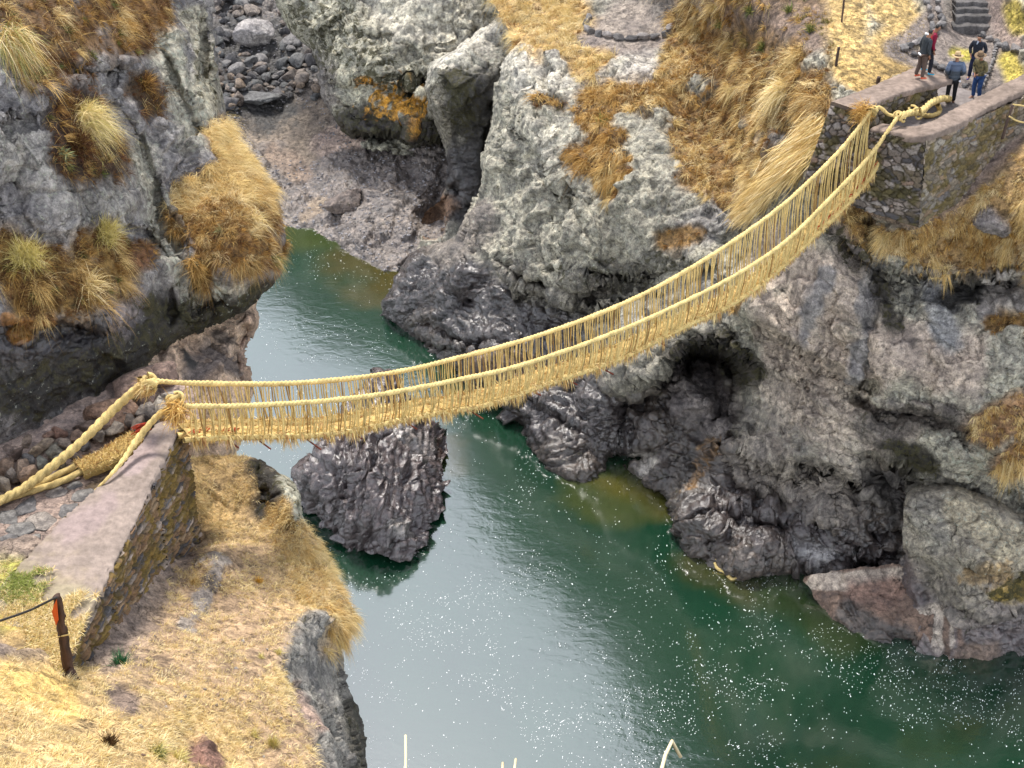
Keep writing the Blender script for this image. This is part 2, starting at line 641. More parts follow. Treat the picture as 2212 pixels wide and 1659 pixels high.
    if silline:
        e = np.sort(np.concatenate([quads[:, [0, 1]], quads[:, [1, 2]], quads[:, [2, 3]], quads[:, [3, 0]]]), 1)
        key_ = e[:, 0].astype(np.int64) * len(P) + e[:, 1]
        un, first, cnt = np.unique(key_, return_index=True, return_counts=True)
        be = e[first[cnt == 1]]
        be = be[(ds[be[:, 0]] < 2 * step) & (ds[be[:, 1]] < 2 * step)]
        bv = np.unique(be)
        uv = np.stack([u, v], 1)
        inw = np.zeros((len(bv), 2))
        for k, b_ in enumerate(bv):
            near_ = (np.abs(u - u[b_]) < 30) & (np.abs(v - v[b_]) < 30)
            inw[k] = uv[near_].mean(0) - uv[b_]
        inw /= np.maximum(np.linalg.norm(inw, axis=1), 1e-6)[:, None]
        base = np.linalg.norm(P[bv] - (0, 0, CAM_Z), axis=1) / np.linalg.norm(d[bv], axis=1)
        rows = [bv]
        co = [P]
        nv = len(P)
        for off, back in ((3, 0.4), (10, 1.3), (24, 4.0)):
            q = P[bv] + (rays(u[bv] + inw[:, 0] * off, v[bv] + inw[:, 1] * off) - d[bv]) * base[:, None] + d[bv] * back
            co.append(q)
            rows.append(np.arange(nv, nv + len(bv)))
            nv += len(bv)
        co = np.vstack(co)
        TT = np.vstack([T] + [T[bv]] * 3)
        RR = np.vstack([R4] + [R4[bv]] * 3)
        pos = np.full(len(P), -1)
        pos[bv] = np.arange(len(bv))
        for a, bb in zip(rows[:-1], rows[1:]):
            faces.append(np.stack([a[pos[be[:, 0]]], a[pos[be[:, 1]]], bb[pos[be[:, 1]]], bb[pos[be[:, 0]]]], 1))
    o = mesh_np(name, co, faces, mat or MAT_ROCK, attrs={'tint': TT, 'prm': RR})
    tag(o, kind=kind)
    PIECES[key or name] = dict(u=u, v=v, P=P, N=N, grass=grass, tint=T, obj=o, t=t, ev=ev, sc=sc)
    return o


def ground(key, u, v):
    p = PIECES[key]
    k = np.argmin((p['u'] - u) ** 2 + (p['v'] - v) ** 2)
    return p['P'][k].copy(), p['N'][k].copy()


# ------------------------------------------------------------------ grass
def blades(roots, dirs, length, width, droop, cols, segs=2, seed=0):
    """arrays of blades -> vertices, faces, colours"""
    r = np.random.default_rng(seed)
    n = len(roots)
    dirs = dirs / np.linalg.norm(dirs, axis=1)[:, None]
    side = np.cross(dirs, r.normal(size=(n, 3)))
    side /= np.maximum(np.linalg.norm(side, axis=1), 1e-6)[:, None]
    rows = []
    for k in range(segs + 1):
        s = k / segs
        p = roots + dirs * (length * s)[:, None]
        p[:, 2] -= droop * length * s * s
        w = (width * (1 - s ** 1.5) * 0.5)[:, None]
        if k < segs:
            rows += [p - side * w, p + side * w]
        else:
            rows.append(p)
    m = 2 * segs + 1
    co = np.stack(rows, 1).reshape(-1, 3)
    b = np.arange(n) * m
    quads = [np.stack([b + 2 * k, b + 2 * k + 1, b + 2 * k + 3, b + 2 * k + 2], 1) for k in range(segs - 1)]
    tri = np.stack([b + 2 * segs - 2, b + 2 * segs - 1, b + 2 * segs], 1)
    return co, quads, tri, np.repeat(cols, m, 0)


def blade_mesh(name, parts, mat=None):
    co, q, t, c, off = [], [], [], [], 0
    for a, qq, tt, cc in parts:
        co.append(a)
        q += [x + off for x in qq]
        t.append(tt + off)
        c.append(cc)
        off += len(a)
    return mesh_np(name, np.vstack(co), [np.vstack(q) if q else np.zeros((0, 4), int), np.vstack(t)], mat or MAT_GRASS, smooth=False, attrs={'tint': np.vstack(c)})


STRAW = np.array([(.72, .54, .24), (.62, .44, .18), (.80, .65, .36), (.48, .31, .115)])
GOLD = np.array([(.54, .32, .09), (.42, .23, .055), (.64, .42, .15), (.28, .14, .035)])
RUST = np.array([(.19, .09, .03), (.12, .05, .02), (.26, .14, .04), (.08, .038, .018)])
HEATH = np.array([(.085, .03, .02), (.05, .022, .015), (.11, .05, .022), (.15, .09, .03)])
GREEN = np.array([(.10, .13, .03), (.16, .17, .05), (.22, .20, .06), (.07, .10, .03)])
PALE = np.array([(.78, .62, .32), (.70, .52, .22), (.84, .70, .42), (.60, .46, .18)])


def pick(pal, n, r):
    c = pal[r.integers(0, len(pal), n)]
    return c * r.uniform(0.8, 1.2, (n, 1))


def scatter_tufts(key, n, size, per, pal, seed, width=0.014, region=None, droop=0.45, up=0.55, spread=0.9, down=0.3, segs=2, thresh=0.35, basal=0.22):
    """tufts over the grassy vertices of a terrain piece (restricted to a pixel mask)"""
    p = PIECES[key]
    r = np.random.default_rng(seed)
    w = np.where(p['grass'] > thresh, p['grass'], 0) * p['t'] ** 2
    if region is not None:
        w = w * region(p['u'], p['v'], p['P'])
    if w.sum() <= 0:
        return None
    k = r.choice(len(w), n, p=w / w.sum())
    C, N = p['P'][k], p['N'][k]
    L = r.uniform(size[0], size[1], n)
    axis = N * 0.5 + np.array([0, 0, up]) + r.normal(size=(n, 3)) * 0.25
    dn = np.stack([N[:, 0], N[:, 1], -np.linalg.norm(N[:, :2], axis=1)], 1)
    axis += dn * down
    colT = pal[r.integers(0, len(pal), n)] * r.uniform(0.65, 1.3, (n, 1))
    rep = np.repeat(np.arange(n), per)
    m = len(rep)
    ax = axis[rep] + r.normal(size=(m, 3)) * spread * 0.5
    rad = r.normal(size=(m, 3))
    rad -= N[rep] * (rad * N[rep]).sum(1)[:, None]
    root = C[rep] + rad * (basal * L[rep] * 0.5)[:, None] - N[rep] * 0.03
    col = colT[rep] * 0.6 + 0.4 * pick(pal, m, r)
    return blades(root, ax, L[rep] * r.uniform(0.55, 1.1, m), width * r.uniform(0.6, 1.2, m), droop * r.uniform(0.5, 1.4, m), col, segs, seed)


def tussock(name, base, normal, size, n, pal, label, cat='grass tussock', seed=0, width=0.014, droop=0.6, spread=0.9, lean=(0, 0, 0), segs=3, extra=None, group=None):
    r = np.random.default_rng(seed + 1000)
    base = np.asarray(base, float)
    root = base + r.normal(size=(n, 3)) * size * 0.13 - np.asarray(normal) * 0.04
    ax = np.asarray(normal) * 0.45 + np.array([0, 0, 0.6]) + np.asarray(lean) + r.normal(size=(n, 3)) * spread * 0.5
    parts = [blades(root, ax, size * r.uniform(0.5, 1.1, n), width * r.uniform(0.6, 1.2, n), droop * r.uniform(0.5, 1.4, n), pick(pal, n, r), segs, seed)]
    for (pal2, n2, sz2, off, sp2) in (extra or ()):
        root = base + np.asarray(off) + r.normal(size=(n2, 3)) * sz2 * 0.25
        ax = np.asarray(normal) * 0.6 + np.array([0, 0, 0.4]) + r.normal(size=(n2, 3)) * sp2
        parts.append(blades(root, ax, sz2 * r.uniform(0.4, 1.0, n2), width * r.uniform(0.8, 1.4, n2), 0.3 * r.uniform(0.5, 1.4, n2), pick(pal2, n2, r), 2, seed + 7))
    o = blade_mesh(name, parts)
    return tag(o, label, cat, group)

# ------------------------------------------------------------------ terrain
PALE_T = (.27, .27, .235)
GREYB = (.155, .155, .175)
DARK = (.046, .038, .035)
SAND = (.19, .16, .135)
SOIL = (.16, .125, .11)
PATH = (.17, .15, .145)
STRAWG = (.34, .24, .11)
RUSTG = (.15, .095, .04)

# far gully: stream bed with sand, shelf of conglomerate
piece('riverbed', [(380, -150), (760, -150), (780, 150), (1100, 330), (1120, 600), (900, 680), (640, 640), (500, 600), (380, 400)],
      [(620, 480, 'z', .1), (730, 515, 'z', .0), (800, 560, 'z', 0), (860, 585, 'z', 0), (920, 590, 'z', 0), (700, 300, 'z', 1.3), (820, 340, 'z', 1.6), (900, 350, 'z', 1.8), (960, 330, 'z', 2.2),
       (600, 250, 'z', 1.6), (560, 300, 'z', 1.3), (540, 0, 'z', 4), (680, 120, 'z', 3), (480, 150, 'z', 3), (620, -150, 'z', 7), (400, -150, 'z', 7),
       (690, 560, 'z', -.9), (600, 560, 'z', -1.2), (850, 640, 'z', -.9), (1000, 500, 'z', .8), (1100, 600, 'z', -.5), (400, 400, 'z', .8), (760, 420, 'z', .9), (900, 480, 'z', 1.1), (640, 400, 'z', .5), (780, -100, 'z', 7)],
      tint=(.115, .102, .1), prm=(.05, .6, .15, .7), amp=0.75, wrinkle=0.8, seed=1,
      paints=[dict(l=[(560, 275), (680, 245), (650, 320), (640, 340)], r=42, tint=SAND, grain=.05, wet=.1, moss=0, flat=.9, nz=.3),
              dict(l=[(590, 330), (650, 370)], r=22, tint=(.17, .135, .115), grain=.1, wet=.2, flat=.6),
              dict(l=[(660, 470), (690, 440)], r=16, tint=SAND, grain=.1, wet=.1, flat=.6),
              dict(l=[(520, 100), (600, 150), (560, 200)], r=90, tint=(.06, .06, .064), wet=.4, grain=.9),
              dict(l=[(700, 310), (760, 300)], r=26, tint=(.3, .24, .215), wet=.1, grain=.2, flat=.5)],
      dents=[([(925, 470), (955, 430), (980, 400)], 26, 1.5), ([(640, 370), (660, 420), (690, 450)], 8, .3)])

# far pale rock above the shelf
piece('cliff', [(570, -150), (590, -10), (610, 35), (645, 80), (672, 105), (688, 150), (692, 200), (715, 245), (742, 290), (775, 318), (830, 330), (900, 342), (985, 345), (1060, 320), (1130, 250), (1200, 100), (1180, -150)],
      [(692, 200, 'y', 72), (740, 290, 'y', 70.5), (850, 305, 'y', 69.3), (950, 320, 'y', 69), (800, 215, 'y', 69.2), (860, 250, 'y', 68.6), (900, 150, 'y', 69.3), (780, 130, 'y', 70.2),
       (670, 105, 'y', 72.4), (650, 60, 'y', 73.5), (600, 0, 'y', 75), (800, 0, 'y', 73.2), (1000, 0, 'y', 72.2), (1000, 60, 'y', 71), (800, -150, 'y', 77), (570, -150, 'y', 79), (1150, -150, 'y', 76), (1100, 200, 'y', 69), (1050, 320, 'y', 68)],
      sil=[(1, 9)], tint=(.25, .25, .215), prm=(.5, .05, .25, .75), seed=2, amp=1.1, bulge=(30, 2.0), key='far_cliff',
      paints=[dict(l=[(700, 210), (660, 130), (700, 180)], r=35, tint=(.13, .125, .13), lichen=.1, wet=.3),
              dict(l=[(740, 270), (800, 260), (900, 280), (960, 290)], r=34, tint=(.07, .065, .065), lichen=.05, moss=.75, wet=.35),  # shade of the undercut painted in as dark tint and moss
              dict(l=[(780, 165), (860, 180), (930, 175)], r=14, moss=.95, nz=.7),
              dict(l=[(690, 60), (770, 40), (800, 110)], r=60, moss=.62, nz=.8),
              dict(l=[(660, 30), (700, 120)], r=40, moss=.7, nz=.8),
              dict(l=[(825, 215), (870, 225), (900, 235)], r=26, tint=(.36, .19, .03), lichen=.2, moss=.5, nz=1.5, nf=2.6, soft=.25),
              dict(l=[(780, 170), (800, 172)], r=8, tint=(.34, .17, .03), nz=.9, nf=2),
              dict(l=[(850, 20), (980, 30), (1000, 90)], r=70, tint=(.33, .33, .3), lichen=.2, moss=.1)],
      ledges=[([(715, 262), (760, 278), (820, 290), (880, 288), (985, 304)], 2.2, 60), ([(690, 160), (780, 172), (860, 178), (950, 172)], .7, 45), ([(640, 60), (700, 70), (780, 60), (860, 80)], .5, 50)],
      dents=[([(740, 296), (800, 300), (870, 290), (960, 308)], 9, 1.6), ([(700, 120), (730, 200)], 8, .5), ([(770, 160), (860, 172), (930, 168)], 7, .6)])

# prow of rock between the two
piece('cliff', [(1110, -10), (1085, 30), (1050, 60), (1010, 88), (960, 118), (928, 138), (920, 180), (926, 230), (944, 270), (958, 310), (968, 345), (970, 380), (955, 420), (930, 470), (912, 510), (895, 545), (890, 575),
                (1000, 620), (1150, 520), (1220, 300), (1230, 50)],
      [(925, 150, 'y', 66), (1000, 110, 'y', 65.5), (1090, 40, 'y', 67.5), (1000, 200, 'y', 64.3), (935, 230, 'y', 65), (1040, 300, 'y', 65.3), (968, 370, 'y', 65), (1000, 400, 'y', 64), (1060, 400, 'y', 66),
       (930, 480, 'y', 63.5), (900, 545, 'y', 61), (895, 575, 'y', 60), (960, 470, 'y', 63), (1000, 470, 'y', 64), (1150, 100, 'y', 66), (1200, 300, 'y', 66), (1150, 500, 'y', 62), (1000, 600, 'y', 60), (1060, 160, 'y', 64.5), (1210, 0, 'y', 68)],
      sil=[(0, 12)], tint=(.26, .26, .24), prm=(.5, .05, .2, .6), seed=3, amp=.9, bulge=(24, 1.8), key='prow',
      paints=[dict(l=[(1040, 200), (1040, 300), (1050, 390)], r=50, tint=(.08, .078, .08), lichen=.05, wet=.3, moss=.4),  # shade of the recessed right face painted into the tint
              dict(l=[(990, 180), (980, 250)], r=40, tint=(.09, .09, .08), lichen=.15, moss=.8, wet=.1),
              dict(l=[(940, 200), (960, 300)], r=18, tint=(.14, .135, .12), moss=.5, lichen=.3),
              dict(l=[(990, 350), (1000, 450)], r=45, tint=(.06, .055, .06), lichen=0, wet=.7, moss=.2),
              dict(l=[(930, 480), (960, 440)], r=26, tint=(.13, .085, .06), lichen=0, wet=.1, moss=0),
              dict(l=[(960, 120), (1040, 80), (1090, 60)], r=30, tint=(.36, .36, .34), lichen=.3, moss=0)],
      dents=[([(930, 490), (960, 440), (985, 410)], 16, 1.4), ([(1060, 230), (1048, 330), (1040, 400)], 12, 1.2)])

# the east side of the gorge: pale bulging rock, gully, plateau, big cliff
piece('cliff', [(1030, -180), (1058, -20), (1085, 40), (1110, 95), (1100, 125), (1078, 165), (1066, 230), (1052, 310), (1046, 385), (1030, 430), (1008, 465), (984, 515), (930, 535), (890, 560), (868, 590), (838, 635), (818, 662), (815, 690),
                (835, 735), (930, 800), (990, 860), (1050, 925), (1120, 980), (1190, 1040), (1250, 1085), (1310, 1080), (1420, 1110), (1450, 1200), (1540, 1270), (1700, 1320), (1850, 1380), (2050, 1420), (2480, 1400), (2480, -180)],
      [(822, 667, 'z', 0), (890, 708, 'z', 0), (958, 782, 'z', 0), (1030, 850, 'z', 0), (1095, 905, 'z', 0), (1150, 950, 'z', 0), (1200, 1010, 'z', 0), (1260, 1045, 'z', 0), (1310, 1015, 'z', 0), (1365, 1012, 'z', 0), (1420, 1045, 'z', 0), (1450, 1090, 'z', 0),
       (1480, 1170, 'z', 0), (1540, 1210, 'z', 0), (1600, 1240, 'z', 0), (1750, 1258, 'z', 0), (1900, 1310, 'z', 0), (2050, 1350, 'z', 0), (2212, 1360, 'z', 0), (2480, 1330, 'z', 0),
       (840, 735, 'z', -2), (930, 800, 'z', -2), (1080, 950, 'z', -2), (1240, 1085, 'z', -2), (1420, 1110, 'z', -2), (1440, 1180, 'z', -2), (1600, 1300, 'z', -2), (1900, 1390, 'z', -2), (2400, 1400, 'z', -2),
       (1085, 170, 'y', 59.5), (1070, 260, 'y', 58.5), (1050, 360, 'y', 57.5), (1040, 420, 'y', 57), (985, 520, 'y', 56.5), (930, 560, 'y', 57), (870, 600, 'y', 57.3), (1100, 130, 'y', 60.5),
       (1150, 150, 'y', 59), (1200, 130, 'y', 59.5), (1150, 250, 'y', 56), (1250, 350, 'y', 53), (1150, 400, 'y', 54), (1250, 200, 'y', 56.5), (1350, 150, 'y', 57.5), (1100, 550, 'y', 53), (1200, 550, 'y', 51), (1010, 640, 'y', 54),
       (1150, 700, 'y', 51), (1300, 450, 'y', 51), (1350, 550, 'y', 49.5), (1420, 450, 'y', 50), (1400, 600, 'y', 48.5), (1300, 650, 'y', 49.5),
       (1150, 60, 'y', 63), (1080, 0, 'y', 66), (1270, 60, 'z', 12), (1450, 60, 'z', 12.3), (1350, 20, 'z', 12.4), (1350, 100, 'z', 12), (1200, -150, 'z', 13.5), (1500, -150, 'z', 16.5), (1550, 100, 'z', 13), (1600, 0, 'z', 16), (1700, 60, 'z', 16.2),
       (1780, 0, 'z', 17), (1780, 100, 'z', 16.6), (1700, 150, 'z', 15.3), (1600, 200, 'z', 13), (1500, 150, 'z', 12.2), (1500, 250, 'z', 11), (1600, 300, 'z', 11.5), (1480, 350, 'y', 51),
       (1850, 60, 'z', 16.7), (1850, 150, 'z', 16.4), (2000, 20, 'z', 16.8), (1950, 100, 'z', 16.3), (2050, 100, 'z', 16.1), (2100, 57, 'z', 16.05), (2100, -20, 'z', 17), (2100, -150, 'y', 57), (1800, -150, 'y', 56.5), (1950, -150, 'y', 57), (2212, 0, 'z', 17.5),
       (2212, 100, 'z', 16.4), (2170, 180, 'z', 16), (2300, 50, 'z', 17), (2480, -150, 'y', 56), (2480, 150, 'z', 17.2), (2050, 222, 'z', 15.7), (1960, 240, 'z', 15.5), (2150, 205, 'z', 15.8), (2050, 170, 'z', 16),
       (1740, 375, 'z', 14.2), (1790, 240, 'z', 15.6), (1990, 465, 'z', 13.9), (2050, 430, 'z', 14.0), (2150, 335, 'z', 15.2), (2212, 300, 'z', 15.7), (2300, 260, 'z', 16.6), (2212, 400, 'z', 14.9), (2100, 450, 'z', 13.9), (2212, 500, 'z', 13.5), (1850, 430, 'z', 13.6),
       (1800, 460, 'z', 13.1), (1880, 540, 'z', 12.3), (2050, 560, 'z', 12), (2212, 590, 'z', 12), (2480, 400, 'z', 16), (2480, 600, 'z', 13.5),
       (1800, 560, 'y', 41.5), (1700, 620, 'y', 42.5), (1620, 640, 'y', 43.5), (1900, 700, 'y', 40.3), (2100, 700, 'y', 40), (2212, 750, 'y', 39.3), (2000, 850, 'y', 39), (1850, 850, 'y', 40), (1700, 750, 'y', 42.3), (1650, 850, 'y', 43), (1600, 950, 'y', 43),
       (1750, 950, 'y', 41), (1900, 1000, 'y', 39.3), (2050, 980, 'y', 38.6), (2212, 950, 'y', 37.8), (1700, 1100, 'y', 41.3), (1600, 1100, 'y', 42), (1850, 1150, 'y', 39.7), (1900, 1230, 'y', 39.2), (1500, 1000, 'y', 44.5), (1480, 760, 'y', 46), (1550, 700, 'y', 45),
       (1530, 650, 'y', 46), (1450, 800, 'y', 46), (1380, 760, 'y', 47), (1300, 850, 'y', 47), (1200, 900, 'y', 47.5), (1350, 900, 'y', 46), (1250, 980, 'y', 46), (1400, 960, 'y', 45.5), (1450, 880, 'y', 46), (1600, 560, 'y', 46), (1550, 500, 'y', 47.5), (1650, 420, 'y', 46.5),
       (1700, 300, 'y', 46.5), (1650, 300, 'y', 47.8), (2480, 800, 'y', 40), (2480, 1000, 'y', 38.5), (2100, 1150, 'y', 39), (2212, 1250, 'y', 38)],
      sil=[(3, 16)], tint=(.24, .24, .215), prm=(.42, .05, .25, .8), seed=4, amp=1.15, bulge=(26, 2.2), key='east',
      water=(4.2, 1.6, DARK, .85),
      paints=[
          # pale, dry faces
          dict(l=[(1150, 150), (1250, 130), (1300, 170)], r=60, tint=(.36, .36, .34), lichen=.3, moss=.05),
          dict(l=[(1180, 330), (1250, 300)], r=60, tint=(.31, .31, .285), lichen=.4, moss=.05),
          dict(l=[(1370, 110), (1390, 180)], r=40, tint=(.36, .355, .35), lichen=.2, moss=.1, flat=.3),
          dict(l=[(1700, 570), (1780, 600), (1830, 640), (1700, 680)], r=75, tint=(.37, .325, .295), lichen=.05, moss=.05, grain=.25, flat=.4),
          dict(l=[(1750, 790), (1850, 760), (1960, 760), (2060, 780)], r=75, tint=(.32, .28, .255), lichen=.1, moss=.08, grain=.45, flat=.35),
          dict(l=[(1700, 860), (1800, 900), (1900, 930)], r=70, tint=(.29, .26, .24), lichen=.2, moss=.12, grain=.5, flat=.3),
          dict(l=[(2150, 640), (2212, 640)], r=50, tint=(.27, .26, .26), lichen=.1, moss=.1, grain=.3),
          dict(l=[(1640, 980), (1720, 1040), (1820, 1050)], r=60, tint=(.2, .185, .175), lichen=.25, wet=.15, moss=.2),
          dict(l=[(2100, 980), (2200, 1040), (2300, 1040)], r=50, tint=(.2, .195, .17), lichen=.6, wet=.05, moss=.35),
          dict(l=[(1400, 720), (1500, 660), (1560, 640)], r=40, tint=(.2, .2, .19), lichen=.3, wet=.1),
          dict(l=[(1500, 300), (1470, 400), (1480, 480)], r=45, tint=(.2, .2, .185), lichen=.45, wet=.1, moss=.2),
          # blue grey runs
          dict(l=[(1890, 560), (1880, 640), (1860, 740), (1850, 810)], r=22, tint=(.15, .165, .195), lichen=0, wet=.2, moss=0, nz=1.1, k=.7),
          dict(l=[(1780, 590), (1760, 660), (1740, 720)], r=16, tint=(.15, .165, .195), lichen=0, wet=.2, moss=0, nz=1.1, k=.7),
          dict(l=[(2020, 620), (2050, 720)], r=30, tint=(.18, .19, .21), lichen=0, wet=.2, moss=.05, nz=.7),
          # dark overhangs, recesses and rock: shade painted in along with moss
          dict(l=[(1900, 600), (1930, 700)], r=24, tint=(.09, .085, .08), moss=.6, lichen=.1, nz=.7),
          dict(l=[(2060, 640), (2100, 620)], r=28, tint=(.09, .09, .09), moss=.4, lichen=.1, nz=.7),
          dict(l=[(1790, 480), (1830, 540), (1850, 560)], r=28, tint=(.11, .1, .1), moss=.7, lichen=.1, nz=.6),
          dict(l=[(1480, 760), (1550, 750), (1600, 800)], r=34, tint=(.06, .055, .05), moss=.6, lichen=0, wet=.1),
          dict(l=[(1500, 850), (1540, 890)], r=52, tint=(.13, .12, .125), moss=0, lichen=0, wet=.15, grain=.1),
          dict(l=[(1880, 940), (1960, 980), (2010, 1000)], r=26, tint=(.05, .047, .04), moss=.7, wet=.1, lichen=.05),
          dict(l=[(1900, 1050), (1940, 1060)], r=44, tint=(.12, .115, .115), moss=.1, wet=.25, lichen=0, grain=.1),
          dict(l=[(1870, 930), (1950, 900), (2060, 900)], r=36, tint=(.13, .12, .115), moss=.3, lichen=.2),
          dict(l=[(1250, 620), (1350, 600), (1450, 560)], r=40, tint=(.12, .12, .11), moss=.5, lichen=.3, wet=.2, nz=.7),
          dict(l=[(1100, 590), (1180, 620), (1300, 640)], r=30, tint=(.13, .125, .115), moss=.35, lichen=.3, wet=.4, nz=.7),
          dict(l=[(1690, 290), (1670, 360), (1640, 400)], r=34, tint=(.1, .105, .115), moss=.3, lichen=.15, wet=.3),
          dict(l=[(1600, 440), (1540, 480), (1500, 500)], r=44, tint=(.15, .15, .155), moss=.25, lichen=.3, wet=.2),
          # wet dark base of the bulge
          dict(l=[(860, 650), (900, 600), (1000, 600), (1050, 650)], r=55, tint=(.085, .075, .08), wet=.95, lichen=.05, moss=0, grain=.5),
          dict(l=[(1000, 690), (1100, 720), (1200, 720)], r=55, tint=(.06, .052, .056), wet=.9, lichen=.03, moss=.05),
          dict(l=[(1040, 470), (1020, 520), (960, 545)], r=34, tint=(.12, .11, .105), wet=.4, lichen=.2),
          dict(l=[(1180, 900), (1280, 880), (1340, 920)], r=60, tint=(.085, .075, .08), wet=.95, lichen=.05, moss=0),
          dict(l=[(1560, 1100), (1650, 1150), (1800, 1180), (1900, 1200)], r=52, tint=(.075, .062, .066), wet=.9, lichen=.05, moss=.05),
          dict(l=[(1730, 1190), (1790, 1200)], r=18, tint=(.14, .14, .155), wet=1, lichen=0, flat=.7),
          dict(l=[(1150, 800), (1080, 780)], r=30, tint=(.1, .065, .045), wet=.6, lichen=0, nz=.7),
          dict(l=[(1500, 1000), (1480, 1060)], r=40, tint=(.075, .065, .06), wet=.8, lichen=.05),
          dict(l=[(1395, 985), (1410, 1005)], r=22, tint=(.34, .33, .32), wet=.2, lichen=0, flat=.4, nz=.3),
          # earth, paths, lawns
          dict(l=[(1240, 70), (1330, 85), (1450, 70), (1500, 20)], r=42, tint=PATH, lichen=0, moss=0, grain=.1, flat=.95, nz=.3),
          dict(l=[(1350, 45), (1380, 40)], r=52, tint=(.2, .18, .17), lichen=0, moss=0, grain=.05, flat=1, nz=.15),
          dict(l=[(1480, -20), (1560, -60)], r=60, tint=PATH, lichen=0, moss=0, flat=.9, nz=.3),
          dict(l=[(1080, -60), (1080, 20), (1130, 60), (1200, 60), (1230, 20), (1150, -60)], r=46, tint=STRAWG, lichen=0, moss=0, grass=1, flat=.75, nz=.35),
          dict(l=[(1170, 110), (1230, 120), (1250, 140), (1300, 130)], r=26, tint=STRAWG, lichen=0, moss=0, grass=1, flat=.75, nz=.35),
          dict(l=[(1500, 60), (1560, 140), (1500, 100)], r=52, tint=RUSTG, lichen=0, moss=0, grass=.8, flat=.8, nz=.4),
          dict(l=[(1480, 110), (1450, 170), (1480, 240)], r=32, tint=RUSTG, lichen=0, moss=0, grass=.9, flat=.7, nz=.4),
          dict(l=[(1290, 200), (1330, 210), (1390, 215)], r=40, tint=RUSTG, lichen=0, moss=0, grass=.9, flat=.6, nz=.4),
          dict(l=[(1280, 250), (1310, 300), (1260, 340), (1330, 370)], r=34, tint=RUSTG, lichen=0, moss=0, grass=.9, flat=.6, nz=.5),
          dict(l=[(1310, 380), (1330, 420)], r=20, tint=RUSTG, lichen=0, moss=0, grass=.8, flat=.6, nz=.5),
          dict(l=[(1600, 20), (1650, 60), (1700, 20), (1760, 60), (1740, 0)], r=62, tint=SOIL, lichen=0, moss=.1, grass=.55, flat=.85, nz=.3),
          dict(l=[(1480, -100), (1650, -90), (1750, -100)], r=90, tint=RUSTG, lichen=0, moss=0, grass=.6, flat=.85, nz=.3),
          dict(l=[(1600, 110), (1650, 170), (1580, 220), (1540, 280), (1600, 330), (1500, 300)], r=62, tint=RUSTG, lichen=0, moss=0, grass=1, flat=.75, nz=.4),
          dict(l=[(1700, 130), (1720, 200), (1660, 240)], r=46, tint=RUSTG, lichen=0, moss=0, grass=.9, flat=.75, nz=.4),
          dict(l=[(1490, 330), (1520, 380), (1590, 400), (1560, 350)], r=42, tint=RUSTG, lichen=0, moss=0, grass=.95, flat=.7, nz=.4),
          dict(l=[(1760, 170), (1770, 240), (1740, 300)], r=34, tint=RUSTG, lichen=0, moss=0, grass=.9, flat=.75, nz=.4),
          dict(l=[(1760, 300), (1700, 360), (1640, 420), (1610, 450)], r=32, tint=STRAWG, lichen=0, moss=0, grass=1, flat=.8, nz=.25),
          dict(l=[(1830, -60), (1830, 40), (1830, 130), (1900, 130), (1960, 60), (1920, 0), (1940, -80)], r=46, tint=(.36, .27, .125), lichen=0, moss=0, grass=.75, flat=1, nz=.18),
          dict(l=[(1820, 150), (1860, 180), (1920, 140), (1960, 150)], r=24, tint=(.34, .25, .11), lichen=0, moss=0, grass=.8, flat=1, nz=.2),
          dict(l=[(2010, -80), (2020, 30), (1960, 90), (1930, 105), (1990, 130), (2040, 150)], r=22, tint=PATH, lichen=0, moss=0, grain=.05, flat=1, nz=.12),
          dict(l=[(2100, -120), (2100, 60)], r=56, tint=PATH, lichen=0, moss=0, grain=.05, flat=1, nz=.1),
          dict(l=[(2050, 100), (2100, 80), (2150, 120), (2120, 170), (2060, 190), (2180, 200)], r=48, tint=PATH, lichen=0, moss=0, grain=.05, flat=1, nz=.12),
          dict(l=[(1960, 240), (2060, 225), (2150, 205)], r=40, tint=PATH, lichen=0, moss=0, grain=.05, flat=1, nz=.12),
          dict(l=[(2170, -60), (2160, 30), (2190, 110)], r=30, tint=(.19, .155, .145), lichen=0, moss=0, flat=1, nz=.12),
          dict(l=[(2060, 110), (2090, 118)], r=11, tint=(.3, .27, .06), grass=.7, lichen=0, flat=1, nz=.4),
          dict(l=[(2180, 130), (2200, 180), (2240, 190)], r=22, tint=(.34, .29, .07), grass=.8, lichen=0, flat=1, nz=.25),
          dict(l=[(2190, 20), (2200, 50), (2250, 60)], r=24, tint=(.3, .25, .07), grass=.8, lichen=0, flat=1, nz=.25),
          dict(l=[(2290, 60), (2290, 180)], r=60, tint=(.2, .2, .19), lichen=.6, flat=.2),
          dict(l=[(2240, 290), (2100, 400), (2020, 470)], r=24, tint=(.2, .16, .145), lichen=0, moss=0, grain=.1, flat=.95, nz=.2),
          dict(l=[(2000, 480), (1900, 450), (1830, 430)], r=26, tint=(.17, .13, .105), lichen=0, moss=.1, flat=.85, nz=.3, grass=.25),
          dict(l=[(2230, 360), (2150, 440), (2100, 490), (2000, 540), (2150, 540), (2240, 480)], r=46, tint=(.25, .175, .09), lichen=0, moss=0, grass=1, flat=.85, nz=.25),
          dict(l=[(2300, 350), (2400, 450), (2300, 560)], r=90, tint=(.25, .175, .09), lichen=0, moss=0, grass=.8, flat=.85, nz=.25),
          dict(l=[(1840, 470), (1880, 510), (1960, 530)], r=28, tint=RUSTG, lichen=0, moss=.2, grass=.7, flat=.7, nz=.4),
          dict(l=[(2160, 490), (2130, 470)], r=20, tint=(.19, .18, .19), lichen=.3, grass=0, flat=.2),
          dict(l=[(2150, 700), (2212, 690), (2240, 720)], r=22, tint=RUSTG, lichen=0, grass=.8, flat=.7, nz=.5),
